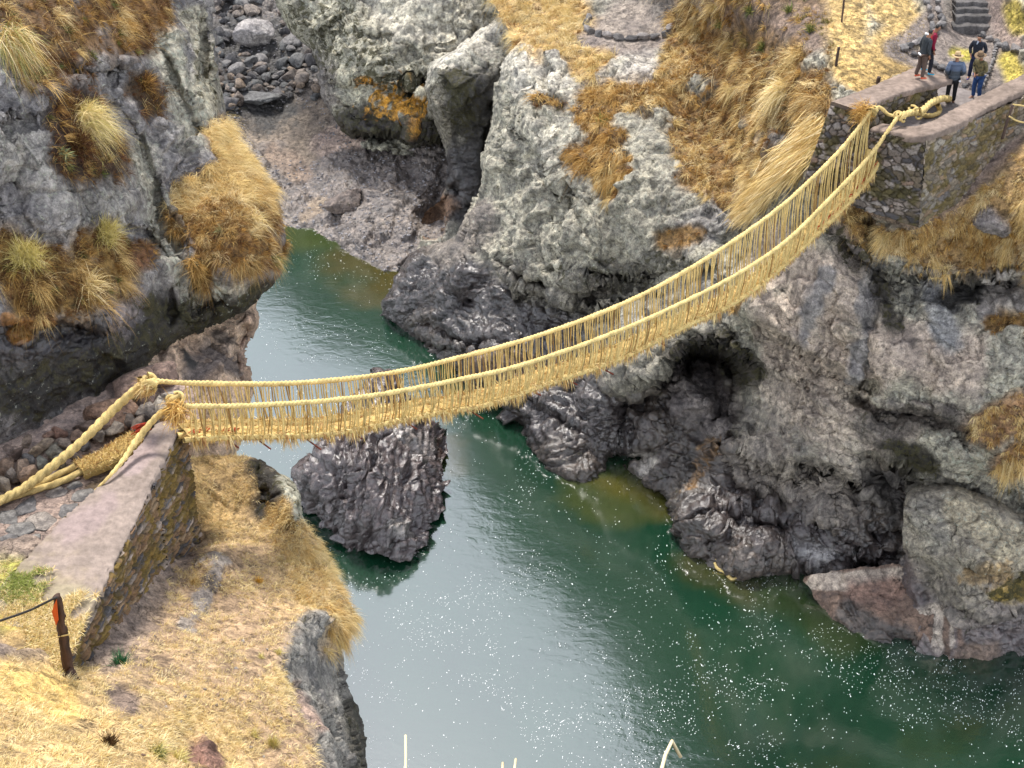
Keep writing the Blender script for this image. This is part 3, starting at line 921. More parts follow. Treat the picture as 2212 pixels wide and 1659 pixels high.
          dict(l=[(2140, 930), (2212, 880), (2230, 960), (2180, 1010)], r=42, tint=(.17, .105, .06), lichen=0, moss=.1, grass=.5, flat=.75, nz=.4),
          dict(l=[(1440, 520), (1500, 510)], r=22, tint=RUSTG, lichen=0, grass=.7, flat=.6, nz=.5),
          dict(l=[(1590, 660), (1600, 640)], r=16, tint=RUSTG, lichen=0, grass=.5, flat=.6, nz=.5),
          dict(l=[(1520, 1010), (1500, 1060), (1540, 960)], r=12, tint=(.2, .12, .05), lichen=0, grass=.5, nz=1.5, nf=1.6, k=.7),
          dict(l=[(1160, 215), (1210, 230)], r=18, tint=(.09, .05, .025), lichen=0, moss=.6, grass=.4, flat=.4),
      ],
      ledges=[([(1610, 650), (1660, 715), (1720, 750), (1790, 800), (1850, 830), (1890, 850)], 1.3, 100), ([(1860, 865), (1900, 890), (1960, 890), (2050, 905), (2120, 930)], .9, 70),
              ([(1580, 945), (1640, 990), (1700, 1005), (1780, 1000), (1830, 1030), (1880, 1070)], 1.1, 90), ([(1860, 980), (1940, 1005), (2020, 1005)], 1.5, 100), ([(1220, 600), (1320, 610), (1400, 595), (1480, 570), (1570, 560)], 1.0, 70),
              ([(1070, 575), (1130, 615), (1200, 640), (1290, 665), (1390, 650)], .8, 70), ([(1310, 860), (1380, 835), (1450, 780), (1500, 745), (1560, 745), (1620, 800)], 2.2, 140), ([(1530, 1090), (1620, 1110), (1700, 1120), (1810, 1110)], .7, 70),
              ([(1590, 1225), (1700, 1236), (1760, 1232), (1900, 1222), (1950, 1218)], 1.2, 50), ([(1790, 490), (1880, 570), (1960, 592), (2060, 600), (2220, 612)], .9, 80), ([(860, 700), (930, 735), (1000, 755), (1080, 745)], .6, 50),
              ([(1080, 250), (1150, 300), (1230, 420), (1290, 500)], .5, 60), ([(1900, 1130), (1960, 1110)], .4, 40), ([(1100, 840), (1200, 880), (1290, 940)], .5, 50)],
      dents=[([(1530, 800), (1560, 850), (1560, 900)], 26, 2.60), ([(1470, 800), (1500, 770), (1560, 770), (1590, 820), (1585, 900)], 14, 1.80),
             ([(1715, 745), (1780, 790), (1850, 830), (1880, 840)], 8, 1.44), ([(1850, 860), (1900, 890), (1960, 890), (2050, 905), (2100, 925)], 7, 1.44),
             ([(1600, 950), (1650, 990), (1740, 1000), (1800, 1010), (1850, 1060)], 7, 1.26), ([(1640, 690), (1680, 730), (1710, 745)], 7, 1.08),
             ([(1890, 560), (1880, 700), (1880, 830)], 12, .45), ([(1320, 850), (1400, 820), (1450, 790)], 9, 1.26), ([(1940, 1130), (1950, 1200), (1945, 1240)], 9, 2.70),
             ([(1900, 1030), (1940, 1050), (1960, 1080)], 34, 1.60), ([(1880, 985), (1960, 1010), (2010, 1005)], 8, 1.44), ([(1010, 645)], 13, 0.90), ([(1230, 580), (1300, 600), (1400, 590), (1480, 560)], 9, 1.08),
             ([(1080, 560), (1130, 600), (1200, 620), (1290, 650)], 9, 0.90), ([(1330, 990), (1390, 990)], 20, 1.10), ([(1700, 280), (1680, 360), (1650, 410)], 22, 1.00),
             ([(1870, 480), (1890, 560)], 10, 0.90), ([(1420, 640), (1480, 620), (1540, 590)], 9, 1.08), ([(1560, 960), (1590, 1060), (1660, 1080), (1750, 1080)], 9, 1.08), ([(930, 700), (1000, 740), (1060, 740)], 9, 0.90),
             ([(1600, 1230), (1760, 1225), (1900, 1215)], 8, 1.26)])

# big rounded rock at the right and the undercut ledge beside it
piece('cliff', [(1735, 1248), (1800, 1235), (1900, 1225), (2010, 1230), (2010, 1420), (1960, 1410), (1900, 1395), (1850, 1375), (1800, 1350), (1775, 1315), (1755, 1280)],
      [(1740, 1260, 'z', .5), (1775, 1310, 'z', .0), (1800, 1337, 'z', 0), (1850, 1362, 'z', 0), (1920, 1385, 'z', 0), (1990, 1400, 'z', 0), (1900, 1265, 'y', 37.9), (1980, 1250, 'y', 37.6), (1850, 1320, 'y', 37.0), (1820, 1270, 'y', 38), (1960, 1410, 'z', -.6), (1800, 1355, 'z', -.6), (1950, 1330, 'y', 36.5)],
      tint=(.12, .085, .07), prm=(0, .35, 0, .2), seed=6, amp=.6, key='ledge',
      paints=[dict(l=[(1760, 1258), (1830, 1262), (1900, 1250), (1950, 1245)], r=20, tint=(.34, .3, .27), wet=.05, nz=.35, soft=.15),
              dict(l=[(1850, 1285), (1930, 1270), (1900, 1300)], r=26, tint=(.15, .1, .085), wet=.3),
              dict(l=[(1830, 1320), (1900, 1370), (1960, 1390)], r=26, tint=(.075, .06, .055), wet=.8)])
piece('cliff', [(1952, 1090), (1965, 1058), (2000, 1046), (2060, 1052), (2120, 1075), (2212, 1112), (2300, 1120), (2480, 1100), (2480, 1440), (2212, 1430), (2130, 1450), (2050, 1455), (1995, 1425), (1985, 1370), (1968, 1320), (1955, 1270), (1950, 1200)],
      [(1970, 1080, 'y', 37.8), (1958, 1200, 'y', 37.2), (1985, 1330, 'y', 36.3), (1995, 1402, 'z', 0), (2050, 1425, 'z', 0), (2130, 1420, 'z', 0), (2212, 1402, 'z', 0), (2480, 1360, 'z', 0), (2100, 1085, 'y', 37.4), (2212, 1120, 'y', 37.3), (2100, 1200, 'y', 36.0), (2212, 1250, 'y', 35.5), (2050, 1330, 'y', 35.5),
       (2150, 1350, 'y', 35.3), (2480, 1110, 'y', 37.8), (2480, 1250, 'y', 36.5), (2030, 1200, 'y', 36.4), (2050, 1450, 'z', -.8), (2212, 1430, 'z', -.8), (2000, 1050, 'y', 38.3)],
      sil=[(0, 6), (14, 16)], tint=(.17, .16, .14), prm=(.3, .3, .25, .5), seed=5, amp=.9, bulge=(22, 1.2), key='right_rock', water=(2.2, 1.0, (.085, .072, .078), .85),
      paints=[dict(l=[(2080, 1110), (2150, 1160), (2212, 1200)], r=44, tint=(.27, .25, .2), lichen=.45, wet=.0, moss=.1),
              dict(l=[(2000, 1110), (2030, 1170)], r=30, tint=(.19, .185, .17), lichen=.3, moss=.2),
              dict(l=[(2150, 1280), (2212, 1260), (2260, 1270)], r=18, tint=(.13, .1, .03), moss=.8, wet=0, nz=1.1, nf=1.2),
              dict(l=[(2100, 1240), (2160, 1250)], r=18, tint=(.26, .18, .08), wet=.1, nz=1.4, nf=1.5, k=.6),
              dict(l=[(2010, 1330), (2040, 1390)], r=24, tint=(.34, .31, .29), wet=.05, lichen=0, nz=.5, soft=.2),
              dict(l=[(2035, 1340), (2045, 1420)], r=7, tint=(.12, .085, .07), wet=.4, lichen=0, nz=.5),
              dict(l=[(2070, 1360), (2085, 1420)], r=10, tint=(.14, .1, .085), wet=.4, lichen=0, nz=.5),
              dict(l=[(2140, 1400), (2080, 1425)], r=22, tint=(.15, .115, .1), wet=.4, lichen=0)],
      ledges=[([(2040, 1300), (2100, 1310), (2150, 1322), (2240, 1290)], .4, 60), ([(2060, 1190), (2140, 1230), (2230, 1240)], .4, 50)],
      dents=())

# left cliff
L_OUT = [(-650, -200), (440, -200), (455, -20), (466, 60), (474, 130), (484, 230), (492, 275), (520, 320), (556, 370), (596, 430), (612, 490), (606, 570), (596, 605), (562, 640), (500, 682), (440, 705), (395, 728), (340, 768), (312, 800), (285, 818), (240, 838), (150, 882), (60, 945), (0, 978), (-200, 1080), (-650, 1260)]
piece('cliff', L_OUT,
      [(0, 975, 'z', 15.5), (60, 942, 'z', 15.5), (150, 880, 'z', 15.5), (240, 835, 'z', 15.4), (312, 800, 'z', 15.2), (340, 765, 'y', 31), (400, 725, 'y', 32), (480, 690, 'y', 33), (560, 638, 'y', 34.3), (600, 595, 'y', 35), (612, 500, 'y', 36.5), (580, 410, 'y', 37.5), (500, 310, 'y', 38.5), (485, 240, 'y', 39.5),
       (470, 100, 'y', 41), (455, -20, 'y', 42.5), (440, -200, 'y', 46), (-200, -200, 'y', 37), (-650, -200, 'y', 33), (-650, 400, 'y', 24), (-650, 900, 'y', 21.5), (-650, 1240, 'z', 16), (0, 0, 'y', 33.5), (-200, 200, 'y', 30), (200, 0, 'y', 37), (330, 0, 'y', 40), (200, 300, 'y', 32.5), (0, 300, 'y', 30), (330, 250, 'y', 36.3), (420, 200, 'y', 38.3), (380, 330, 'y', 36.0), (430, 420, 'y', 35.5),
       (520, 450, 'y', 34.7), (540, 550, 'y', 33.4), (400, 550, 'y', 33.3), (300, 450, 'y', 33), (100, 450, 'y', 30), (0, 480, 'y', 29.5), (60, 560, 'y', 28.9), (200, 560, 'y', 30.2), (250, 600, 'y', 30.3), (100, 660, 'y', 28.4), (0, 680, 'y', 27.8), (300, 640, 'y', 31.2), (100, 780, 'y', 27.9), (0, 800, 'y', 27.3), (200, 750, 'y', 29),
       (300, 720, 'y', 30.6), (0, 900, 'y', 26.5), (150, 850, 'y', 28.2), (-200, 700, 'y', 26), (-200, 1050, 'z', 15.6), (380, 640, 'y', 32.5), (440, 640, 'y', 33), (400, 100, 'y', 40), (350, 150, 'y', 37.8)],
      sil=[(1, 20)], tint=(.165, .165, .18), prm=(.3, .15, .2, .5), seed=8, amp=.75, bulge=(26, 1.3), key='left',
      paints=[
          dict(l=[(350, 90), (400, 200), (440, 290)], r=42, tint=(.26, .26, .235), lichen=.65, wet=.05, moss=.2),
          dict(l=[(420, 30), (440, 120), (460, 220)], r=26, tint=(.24, .235, .2), lichen=.5, moss=.5, wet=0),
          dict(l=[(300, 330), (330, 430), (370, 560), (420, 640)], r=30, tint=(.22, .22, .2), lichen=.6, moss=.35, wet=.05),
          dict(l=[(40, 330), (120, 420), (230, 440)], r=60, tint=(.215, .215, .22), lichen=.45, moss=.1, wet=.1, grain=.6),
          dict(l=[(450, 600), (470, 640)], r=26, tint=(.3, .3, .27), lichen=.7, moss=.2, nz=.6),
          dict(l=[(510, 610), (500, 650)], r=12, tint=(.4, .39, .36), lichen=.6, nz=.6),
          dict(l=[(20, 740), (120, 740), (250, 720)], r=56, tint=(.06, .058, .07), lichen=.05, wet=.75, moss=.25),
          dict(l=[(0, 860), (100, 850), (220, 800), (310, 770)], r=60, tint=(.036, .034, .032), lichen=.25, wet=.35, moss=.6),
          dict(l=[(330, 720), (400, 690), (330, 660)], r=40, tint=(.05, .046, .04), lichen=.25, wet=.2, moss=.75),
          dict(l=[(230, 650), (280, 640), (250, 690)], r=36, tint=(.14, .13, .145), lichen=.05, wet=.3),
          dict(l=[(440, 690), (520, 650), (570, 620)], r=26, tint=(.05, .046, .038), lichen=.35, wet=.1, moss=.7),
          dict(l=[(-60, -60), (80, 30), (140, 90), (90, 130)], r=64, tint=(.1, .06, .03), grass=1, lichen=0, flat=.7, nz=.35),
          dict(l=[(220, 20), (300, 40), (340, 20), (260, 80)], r=52, tint=(.12, .07, .03), grass=1, lichen=0, flat=.7, nz=.4),
          dict(l=[(180, -120), (380, -100)], r=90, tint=(.12, .07, .03), grass=1, lichen=0, flat=.7, nz=.4),
          dict(l=[(160, 240), (200, 300), (230, 330), (180, 350)], r=56, tint=(.07, .04, .025), grass=.9, lichen=0, flat=.5, nz=.35),
          dict(l=[(150, 310), (140, 340)], r=36, tint=(.07, .04, .025), grass=.9, lichen=0, flat=.5, nz=.35),
          dict(l=[(305, 190), (325, 230)], r=32, tint=(.08, .05, .025), grass=.9, lichen=0, flat=.5, nz=.3),
          dict(l=[(30, 560), (120, 600), (60, 650)], r=54, tint=(.16, .1, .03), grass=.9, lichen=0, flat=.6, nz=.4),
          dict(l=[(210, 530), (260, 560), (170, 640)], r=50, tint=(.14, .09, .03), grass=.9, lichen=0, flat=.6, nz=.4),
          dict(l=[(300, 560), (310, 540)], r=26, tint=(.1, .05, .025), grass=.8, lichen=0, flat=.6, nz=.4),
          dict(l=[(480, 300), (520, 360), (540, 420), (470, 420), (430, 440), (500, 480), (560, 470)], r=46, tint=(.2, .11, .03), grass=1, lichen=0, flat=.6, nz=.25),
          dict(l=[(400, 470), (460, 520), (520, 540), (570, 540)], r=38, tint=(.13, .075, .025), grass=1, lichen=0, flat=.6, nz=.3),
          dict(l=[(450, 560), (440, 610)], r=20, tint=(.13, .075, .025), grass=.5, lichen=0, moss=.5, nz=.5),
          dict(l=[(30, 700), (100, 690), (20, 720)], r=14, tint=(.24, .11, .02), grass=.5, lichen=0, nz=1.4, nf=1.8, k=.8),
          dict(l=[(440, 560), (430, 590)], r=14, tint=(.2, .12, .03), grass=.6, nz=.6),
      ],
      ledges=[([(-20, 700), (100, 690), (200, 705), (310, 655)], .6, 70), ([(120, 120), (200, 150), (300, 140)], .5, 50), ([(0, 260), (90, 250)], .5, 60), ([(240, 480), (330, 500), (380, 560)], .5, 60)],
      dents=[([(345, 90), (380, 190), (430, 290)], 12, .7), ([(300, 300), (340, 430), (370, 520)], 12, .6), ([(250, 130), (230, 200), (290, 290)], 12, .4), ([(0, 430), (80, 400)], 9, .4), ([(310, 690)], 20, .4), ([(365, 620), (372, 700)], 9, .4), ([(440, 20), (448, 140), (470, 250)], 9, .5)])

# eroded pinkish bank below it
piece('riverbank', [(290, 850), (330, 735), (420, 690), (560, 590), (600, 590), (563, 636), (552, 660), (556, 690), (541, 725), (528, 757), (530, 800), (541, 830), (534, 880), (522, 940), (505, 1000), (485, 1070), (380, 1080), (290, 950)],
      [(553, 650, 'y', 36), (556, 690, 'y', 35.2), (530, 760, 'y', 34.3), (538, 830, 'y', 33.3), (525, 930, 'y', 32), (500, 1000, 'y', 31.2), (450, 720, 'y', 34.3), (400, 760, 'y', 32.8), (340, 790, 'y', 31.4), (420, 820, 'y', 32), (330, 850, 'y', 30.7), (400, 950, 'y', 31), (590, 600, 'y', 37), (450, 1050, 'y', 30.5), (480, 850, 'y', 32)],
      sil=[(4, 15)], tint=(.47, .37, .30), prm=(.0, .05, .0, .2), seed=9, amp=.8, bulge=(24, 1.8), key='pink',
      paints=[dict(l=[(430, 770), (480, 770), (500, 800), (420, 810)], r=26, tint=(.17, .15, .15), wet=.1, nz=.7),
              dict(l=[(470, 720), (500, 735)], r=12, tint=(.13, .11, .1), wet=.1, nz=.6),
              dict(l=[(395, 770), (410, 790)], r=14, tint=(.06, .06, .065), wet=.4, nz=.5),
              dict(l=[(540, 690), (525, 770), (535, 830)], r=14, tint=(.33, .25, .21), wet=.2)],
      dents=[([(530, 710), (505, 760), (515, 820)], 8, 0.90), ([(450, 750), (500, 780)], 8, 0.72)])

# near bank: trodden top, straw slope, grey rock edge above the river
G_OUT = [(440, 985), (520, 985), (562, 996), (590, 1015), (622, 1040), (643, 1075), (650, 1115), (662, 1140), (690, 1180), (715, 1230), (740, 1288), (764, 1335), (758, 1372), (738, 1400), (746, 1470), (765, 1520), (778, 1560), (783, 1620), (788, 1700), (800, 2100), (-750, 2100), (-750, 1250), (20, 1170), (200, 1180), (330, 1080), (390, 1000)]
piece('riverbank', G_OUT,
      [(440, 1000, 'z', 12.4), (430, 1180, 'z', 12.1), (480, 1000, 'y', 30), (560, 1000, 'y', 30), (600, 1050, 'y', 28.8), (560, 1100, 'z', 12), (640, 1080, 'y', 28), (652, 1125, 'y', 27.3), (700, 1210, 'y', 26.8), (760, 1345, 'y', 25.3), (740, 1405, 'y', 24.6), (560, 1250, 'y', 25.5), (650, 1300, 'y', 25), (450, 1300, 'y', 24),
       (450, 1200, 'y', 25.5), (500, 1500, 'y', 19.8), (620, 1400, 'y', 22.3), (600, 1500, 'y', 20.3), (660, 1560, 'y', 19.8), (700, 1659, 'y', 18.6), (680, 1400, 'y', 23.2), (700, 1500, 'y', 22), (740, 1560, 'y', 21.9), (780, 1600, 'y', 22.8), (765, 1500, 'y', 24), (400, 1400, 'y', 21.3), (330, 1330, 'z', 14.2), (240, 1430, 'z', 15.2),
       (300, 1500, 'y', 18.6), (300, 1600, 'y', 16.6), (150, 1560, 'y', 16.2), (0, 1500, 'y', 16.5), (0, 1659, 'y', 13.6), (400, 1659, 'y', 16.5), (785, 1850, 'y', 19.5), (600, 1850, 'y', 14), (0, 1850, 'y', 10), (-300, 1850, 'y', 9.5), (-300, 1500, 'y', 15.5), (560, 1659, 'y', 17.8), (790, 1659, 'y', 22),
       (0, 1310, 'z', 16.2), (0, 1400, 'z', 16.8), (60, 1250, 'z', 15.95), (100, 1350, 'z', 16.1), (150, 1300, 'z', 15.9), (200, 1200, 'z', 15.4), (-300, 1300, 'z', 16.5), (165, 1475, 'z', 15.9), (330, 1090, 'z', 14.5), (800, 2080, 'y', 14), (0, 2080, 'y', 6), (-300, 2080, 'y', 6), (-750, 1300, 'z', 17), (-750, 1700, 'y', 11), (-750, 2080, 'y', 6), (400, 2080, 'y', 8)],
      sil=[(2, 18)], tint=(.2, .165, .15), prm=(.05, 0, 0, .15), seed=10, amp=.8, bulge=(18, 1.0), key='bank', flat=.55,
      paints=[dict(l=[(440, 1020), (520, 1100), (600, 1200), (680, 1300)], r=120, tint=(.36, .265, .14), grass=1, flat=.75, nz=.25),
              dict(l=[(560, 1150), (620, 1200), (700, 1260)], r=60, tint=(.32, .24, .14), grass=1, flat=.75, nz=.2),
              dict(l=[(500, 1300), (400, 1450), (560, 1420), (480, 1550), (600, 1600)], r=120, tint=(.30, .22, .15), grass=.9, flat=.8, nz=.3),
              dict(l=[(100, 1560), (250, 1620), (400, 1660), (0, 1620), (50, 1800), (500, 1800)], r=130, tint=(.38, .28, .15), grass=1, flat=.8, nz=.2),
              dict(l=[(20, 1480), (90, 1500), (130, 1520)], r=44, tint=(.5, .36, .14), grass=1, flat=.8, nz=.3),
              dict(l=[(30, 1370), (130, 1350), (180, 1290)], r=36, tint=(.4, .29, .14), grass=.6, flat=.9, nz=.5),
              dict(l=[(25, 1245), (60, 1260), (20, 1300)], r=36, tint=(.27, .28, .08), grass=.7, flat=.95, nz=.4),
              dict(l=[(0, 1340), (60, 1320)], r=30, tint=(.36, .31, .1), grass=.6, flat=.95, nz=.5),
              dict(l=[(470, 1220), (450, 1290), (420, 1340)], r=20, tint=(.2, .195, .2), grass=.3, flat=.2, lichen=.3, nz=1.2, nf=1.4, k=.8),
              dict(l=[(250, 1515), (280, 1530)], r=26, tint=SOIL, grass=.1, flat=.9, nz=.4),
              dict(l=[(680, 1370), (660, 1420), (690, 1500), (730, 1600), (740, 1700), (720, 1460), (770, 1640)], r=46, tint=(.165, .165, .165), grass=.0, flat=0, lichen=.2, moss=.2, wet=.1, grain=.3, nz=.3),
              dict(l=[(765, 1520), (780, 1600), (780, 1700)], r=14, tint=(.09, .088, .08), moss=.4, nz=.5),
              dict(l=[(650, 1480), (690, 1570)], r=16, tint=(.26, .2, .18), lichen=0, nz=.5),
              dict(l=[(560, 1010), (590, 1060), (570, 1100)], r=30, tint=(.07, .068, .066), grass=.15, flat=.1, lichen=.2, moss=.5, nz=.4),
              dict(l=[(620, 1040), (645, 1090), (648, 1120)], r=16, tint=(.3, .3, .26), grass=.1, flat=.2, lichen=.7, moss=.5, nz=.4),
              dict(l=[(595, 1110), (640, 1140)], r=18, tint=(.16, .1, .03), grass=.8, flat=.5, moss=.5, nz=.4),
              dict(l=[(420, 1630), (450, 1650)], r=26, tint=(.2, .12, .1), grass=0, flat=.3, nz=.3)],
      dents=[([(560, 1020), (575, 1080)], 12, 0.90)])

# floor of the bridge landing
piece('path', [(-750, 1180), (0, 950), (150, 865), (290, 800), (350, 790), (430, 860), (420, 940), (330, 1090), (200, 1230), (80, 1330), (-750, 1700)],
      [(-750, 1300, 'z', 15.6), (-750, 1600, 'z', 15.9), (0, 1100, 'z', 15.2), (150, 950, 'z', 15.2), (300, 850, 'z', 15.2), (400, 880, 'z', 15.2), (200, 1150, 'z', 15.2), (0, 1250, 'z', 15.3), (-300, 1000, 'z', 15.4), (-300, 1500, 'z', 15.5), (100, 1320, 'z', 15.2), (330, 1090, 'z', 14.9)],
      tint=(.235, .185, .17), prm=(0, .25, 0, .1), amp=.12, flat=.6, seed=11, key='landing', jag=1,
      paints=[dict(l=[(200, 1060), (240, 1040)], r=18, tint=(.17, .125, .08), wet=.7, nz=.3),
              dict(l=[(250, 960), (180, 960)], r=30, tint=(.18, .14, .125), wet=.2)])

# ground under the photographer's feet, out of the picture
g_ = [(-6 + 12 * i / 30, -3 + 4.2 * j / 12) for j in range(13) for i in range(31)]
g_co = np.array([(x, y, 34.3 - 0.10 * x * x * 0.3 - 0.6 * max(0, y) ** 2 + 0.05 * math.sin(9 * x + 7 * y)) for x, y in g_])
g_co[:, 2] -= np.where(np.abs(g_co[:, 0]) > 4, (np.abs(g_co[:, 0]) - 4) * 2, 0)
g_q = np.array([(j * 31 + i, j * 31 + i + 1, (j + 1) * 31 + i + 1, (j + 1) * 31 + i) for j in range(12) for i in range(30)])
o = mesh_np('hillside', g_co, [g_q], MAT_ROCK, attrs={'tint': np.tile((.3, .22, .12), (len(g_co), 1)), 'prm': np.tile((0., 0, 0, .2), (len(g_co), 1))})
tag(o, kind='structure')

# unseen mountainside beyond the picture top, skyline shaped for the water's dark reflection
hu = np.array([-3000, -1500, -600, 0, 400, 560, 640, 750, 870, 950, 1000, 1100, 1250, 1350, 1450, 1550, 1750, 2300, 3200, 4500])
he = np.array([34, 30, 26, 25, 27, 29.5, 31.5, 32.5, 33.5, 36, 39, 42, 44, 45.5, 48, 51, 53, 54, 52, 48.])
ua = np.linspace(-3000, 4500, 260)
ea = np.radians(np.interp(ua, hu, he) + .9 * fbm(np.stack([ua / 60, ua * 0, ua * 0], 1), 4, .6))
az = np.arctan2((ua - CX) / F_PX, .80)
hs_ = np.linspace(0, 1, 40)
rad_ = 150 + 90 * hs_
hco = []
for a_, e_ in zip(az, ea):
    top = 240 * math.tan(e_)
    for s_, r_ in zip(hs_, rad_):
        hco.append((r_ * math.sin(a_), 40 + r_ * math.cos(a_), top * s_ ** 1.1 - 6 * (1 - s_)))
hco = np.array(hco)
hco[:, 2] += 5 * fbm(hco * .03, 4) * np.tile(np.sin(np.pi * hs_), 260)
i_ = np.arange(259)[:, None] * 40
j_ = np.arange(39)[None]
hq = np.stack([i_ + j_, i_ + 40 + j_, i_ + 41 + j_, i_ + j_ + 1], -1).reshape(-1, 4)
hc = np.tile((.045, .045, .028), (len(hco), 1))
o = mesh_np('hills', hco, [hq], MAT_ROCK, attrs={'tint': hc, 'prm': np.tile((.2, 0, .3, .1), (len(hco), 1))})
tag(o, kind='structure')

# ------------------------------------------------------------------ water
def water_material():
    m, n, l, b = new_mat('river_water')
    co = n.new('ShaderNodeTexCoord').outputs['Object']
    at = n.new('ShaderNodeAttribute')
    at.attribute_name = 'tint'
    nn = noise(n, l, co, 0.25, 4, 0.6, 0.6)
    c = mixc(n, l, 0.6, at.outputs['Color'], mixc(n, l, ramp(n, l, nn.outputs[0], 0.3, 0.7), (0.6, 0.75, 0.75), (1.35, 1.25, 1.2)), 'MULTIPLY')
    l.new(c, b.inputs['Base Color'])
    b.inputs['Roughness'].default_value = 0.10
    b.inputs['IOR'].default_value = 2.45
    w1 = noise(n, l, mapping(n, l, co, (1.0, 1.6, 1), (0, 0, 0.5)), 1.6, 3, 0.5, 0.5)
    w2 = noise(n, l, co, 5.0, 3, 0.5, 0.3)
    k = ramp(n, l, noise(n, l, co, 0.09, 3, 0.5).outputs[0], 0.42, 0.62)
    h = mathn(n, l, 'ADD', mathn(n, l, 'MULTIPLY', w1.outputs[0], mathn(n, l, 'ADD', k, 0.25)), mathn(n, l, 'MULTIPLY', mathn(n, l, 'MULTIPLY', w2.outputs[0], k), 0.5))
    bp = n.new('ShaderNodeBump')
    bp.inputs['Strength'].default_value = 0.095
    bp.inputs['Distance'].default_value = 0.05
    l.new(h, bp.inputs['Height'])
    l.new(bp.outputs[0], b.inputs['Normal'])
    return m


xs = np.arange(-60, 60.01, 0.4)
ys = np.arange(14, 92.01, 0.4)
X, Y = np.meshgrid(xs, ys)
wco = np.stack([X.ravel(), Y.ravel(), np.zeros(X.size)], 1)
nx = len(xs)
ii, jj = np.meshgrid(np.arange(nx - 1), np.arange(len(ys) - 1))
b0 = (jj * nx + ii).ravel()
wq = np.stack([b0, b0 + 1, b0 + 1 + nx, b0 + nx], 1)
wt = np.tile((.0045, .028, .0135), (len(wco), 1))


def wblob(pts, r, col, k=1.0):
    L = np.array([atz(u, v, 0)[:2] for u, v in pts])
    d, _ = seg_dist(wco[:, 0], wco[:, 1], L)
    m = (k * (1 - sstep(0.5, 1.4, d / r + 0.5 * fbm(wco * 0.5, 3))))[:, None]
    wt[:] = wt + m * (np.array(col) - wt)


wblob([(640, 495), (700, 510), (760, 530)], 1.6, (.03, .045, .011))
wblob([(780, 560), (850, 590), (840, 630)], 1.9, (.042, .038, .009))
wblob([(1300, 1060), (1360, 1070), (1420, 1080)], 1.3, (.055, .052, .01))
wblob([(1250, 1075), (1350, 1110)], 0.9, (.03, .042, .011))
wblob([(970, 960), (975, 1010)], 0.6, (.03, .034, .009))
wblob([(1500, 1210), (1560, 1250), (1620, 1270)], 0.9, (.03, .034, .009))
wblob([(1700, 1280), (1760, 1320), (1830, 1370)], 1.1, (.02, .035, .012))
o = mesh_np('water', wco, [wq], water_material(), attrs={'tint': wt})
tag(o, kind='structure')

# ------------------------------------------------------------------ rope helpers
def catmull(pts, n):
    p = np.asarray(pts, float)
    p = np.vstack([2 * p[0] - p[1], p, 2 * p[-1] - p[-2]])
    seg = np.linalg.norm(np.diff(p[1:-1], axis=0), axis=1)
    s = np.concatenate([[0], np.cumsum(seg)])
    q = np.linspace(0, s[-1], n)
    k = np.clip(np.searchsorted(s, q, 'right') - 1, 0, len(seg) - 1)
    t = ((q - s[k]) / seg[k])[:, None]
    p0, p1, p2, p3 = p[k], p[k + 1], p[k + 2], p[k + 3]
    return 0.5 * (2 * p1 + (p2 - p0) * t + (2 * p0 - 5 * p1 + 4 * p2 - p3) * t**2 + (3 * p1 - p0 - 3 * p2 + p3) * t**3), s[-1]


def frames(P):
    T = np.gradient(P, axis=0)
    T /= np.linalg.norm(T, axis=1)[:, None]
    up = np.where(np.abs(T[:, 2:3]) > 0.95, np.array([[1., 0, 0]]), np.array([[0, 0, 1.]]))
    A = np.cross(T, up)
    A /= np.linalg.norm(A, axis=1)[:, None]
    return T, A, np.cross(A, T)


ROPE_C = np.array((.68, .51, .21))
ROPE_L = np.array((.76, .57, .24))


def rope_geo(pts, rad, pitch=0.35, strands=3, m=12, step=0.03, col=ROPE_C, lump=0.12, depth=0.24, seed=0, taper=None):
    P0 = np.asarray(pts, float)
    ln = np.linalg.norm(np.diff(P0, axis=0), axis=1).sum()
    n = max(6, int(ln / step))
    P, L = catmull(P0, n)
    T, A, B = frames(P)
    s = np.linspace(0, L, n)
    th = np.linspace(0, 2 * np.pi, m, endpoint=False)
    R = rad * np.ones(n)
    if taper is not None:
        R = rad * np.interp(s / L, np.linspace(0, 1, len(taper)), taper)
    R = R * (1 + lump * fbm(np.stack([s * 2.2, s * 0 + seed * 3.1, s * 0], 1), 3))
    tw = 2 * np.pi * s / pitch / strands * 1.0
    prof = (1 - depth) + depth * np.abs(np.cos(0.5 * strands * (th[None] - tw[:, None]))) ** .8
    rr = R[:, None] * prof
    co = P[:, None] + rr[..., None] * (np.cos(th)[None, :, None] * A[:, None] + np.sin(th)[None, :, None] * B[:, None])
    co = co.reshape(-1, 3)
    i = np.arange(n - 1)[:, None] * m
    j = np.arange(m)[None]
    j2 = (j + 1) % m
    q = np.stack([i + j, i + j2, i + m + j2, i + m + j], -1).reshape(-1, 4)
    c = np.tile(col, (len(co), 1)) * (0.86 + 0.3 * fbm(co * 6 + seed, 3))[:, None]
    return co, q, c


def merge(geos):
    co, q, c, off = [], [], [], 0
    for a, b, d in geos:
        co.append(a)
        q.append(b + off)
        c.append(d)
        off += len(a)
    return np.vstack(co), np.vstack(q), np.vstack(c)


def rope_obj(name, geos, parent, mat=None):
    co, q, c = merge(geos)
    o = mesh_np(name, co, [q], mat or MAT_ROPE, attrs={'tint': c})
    if parent:
        child(o, parent)
    return o


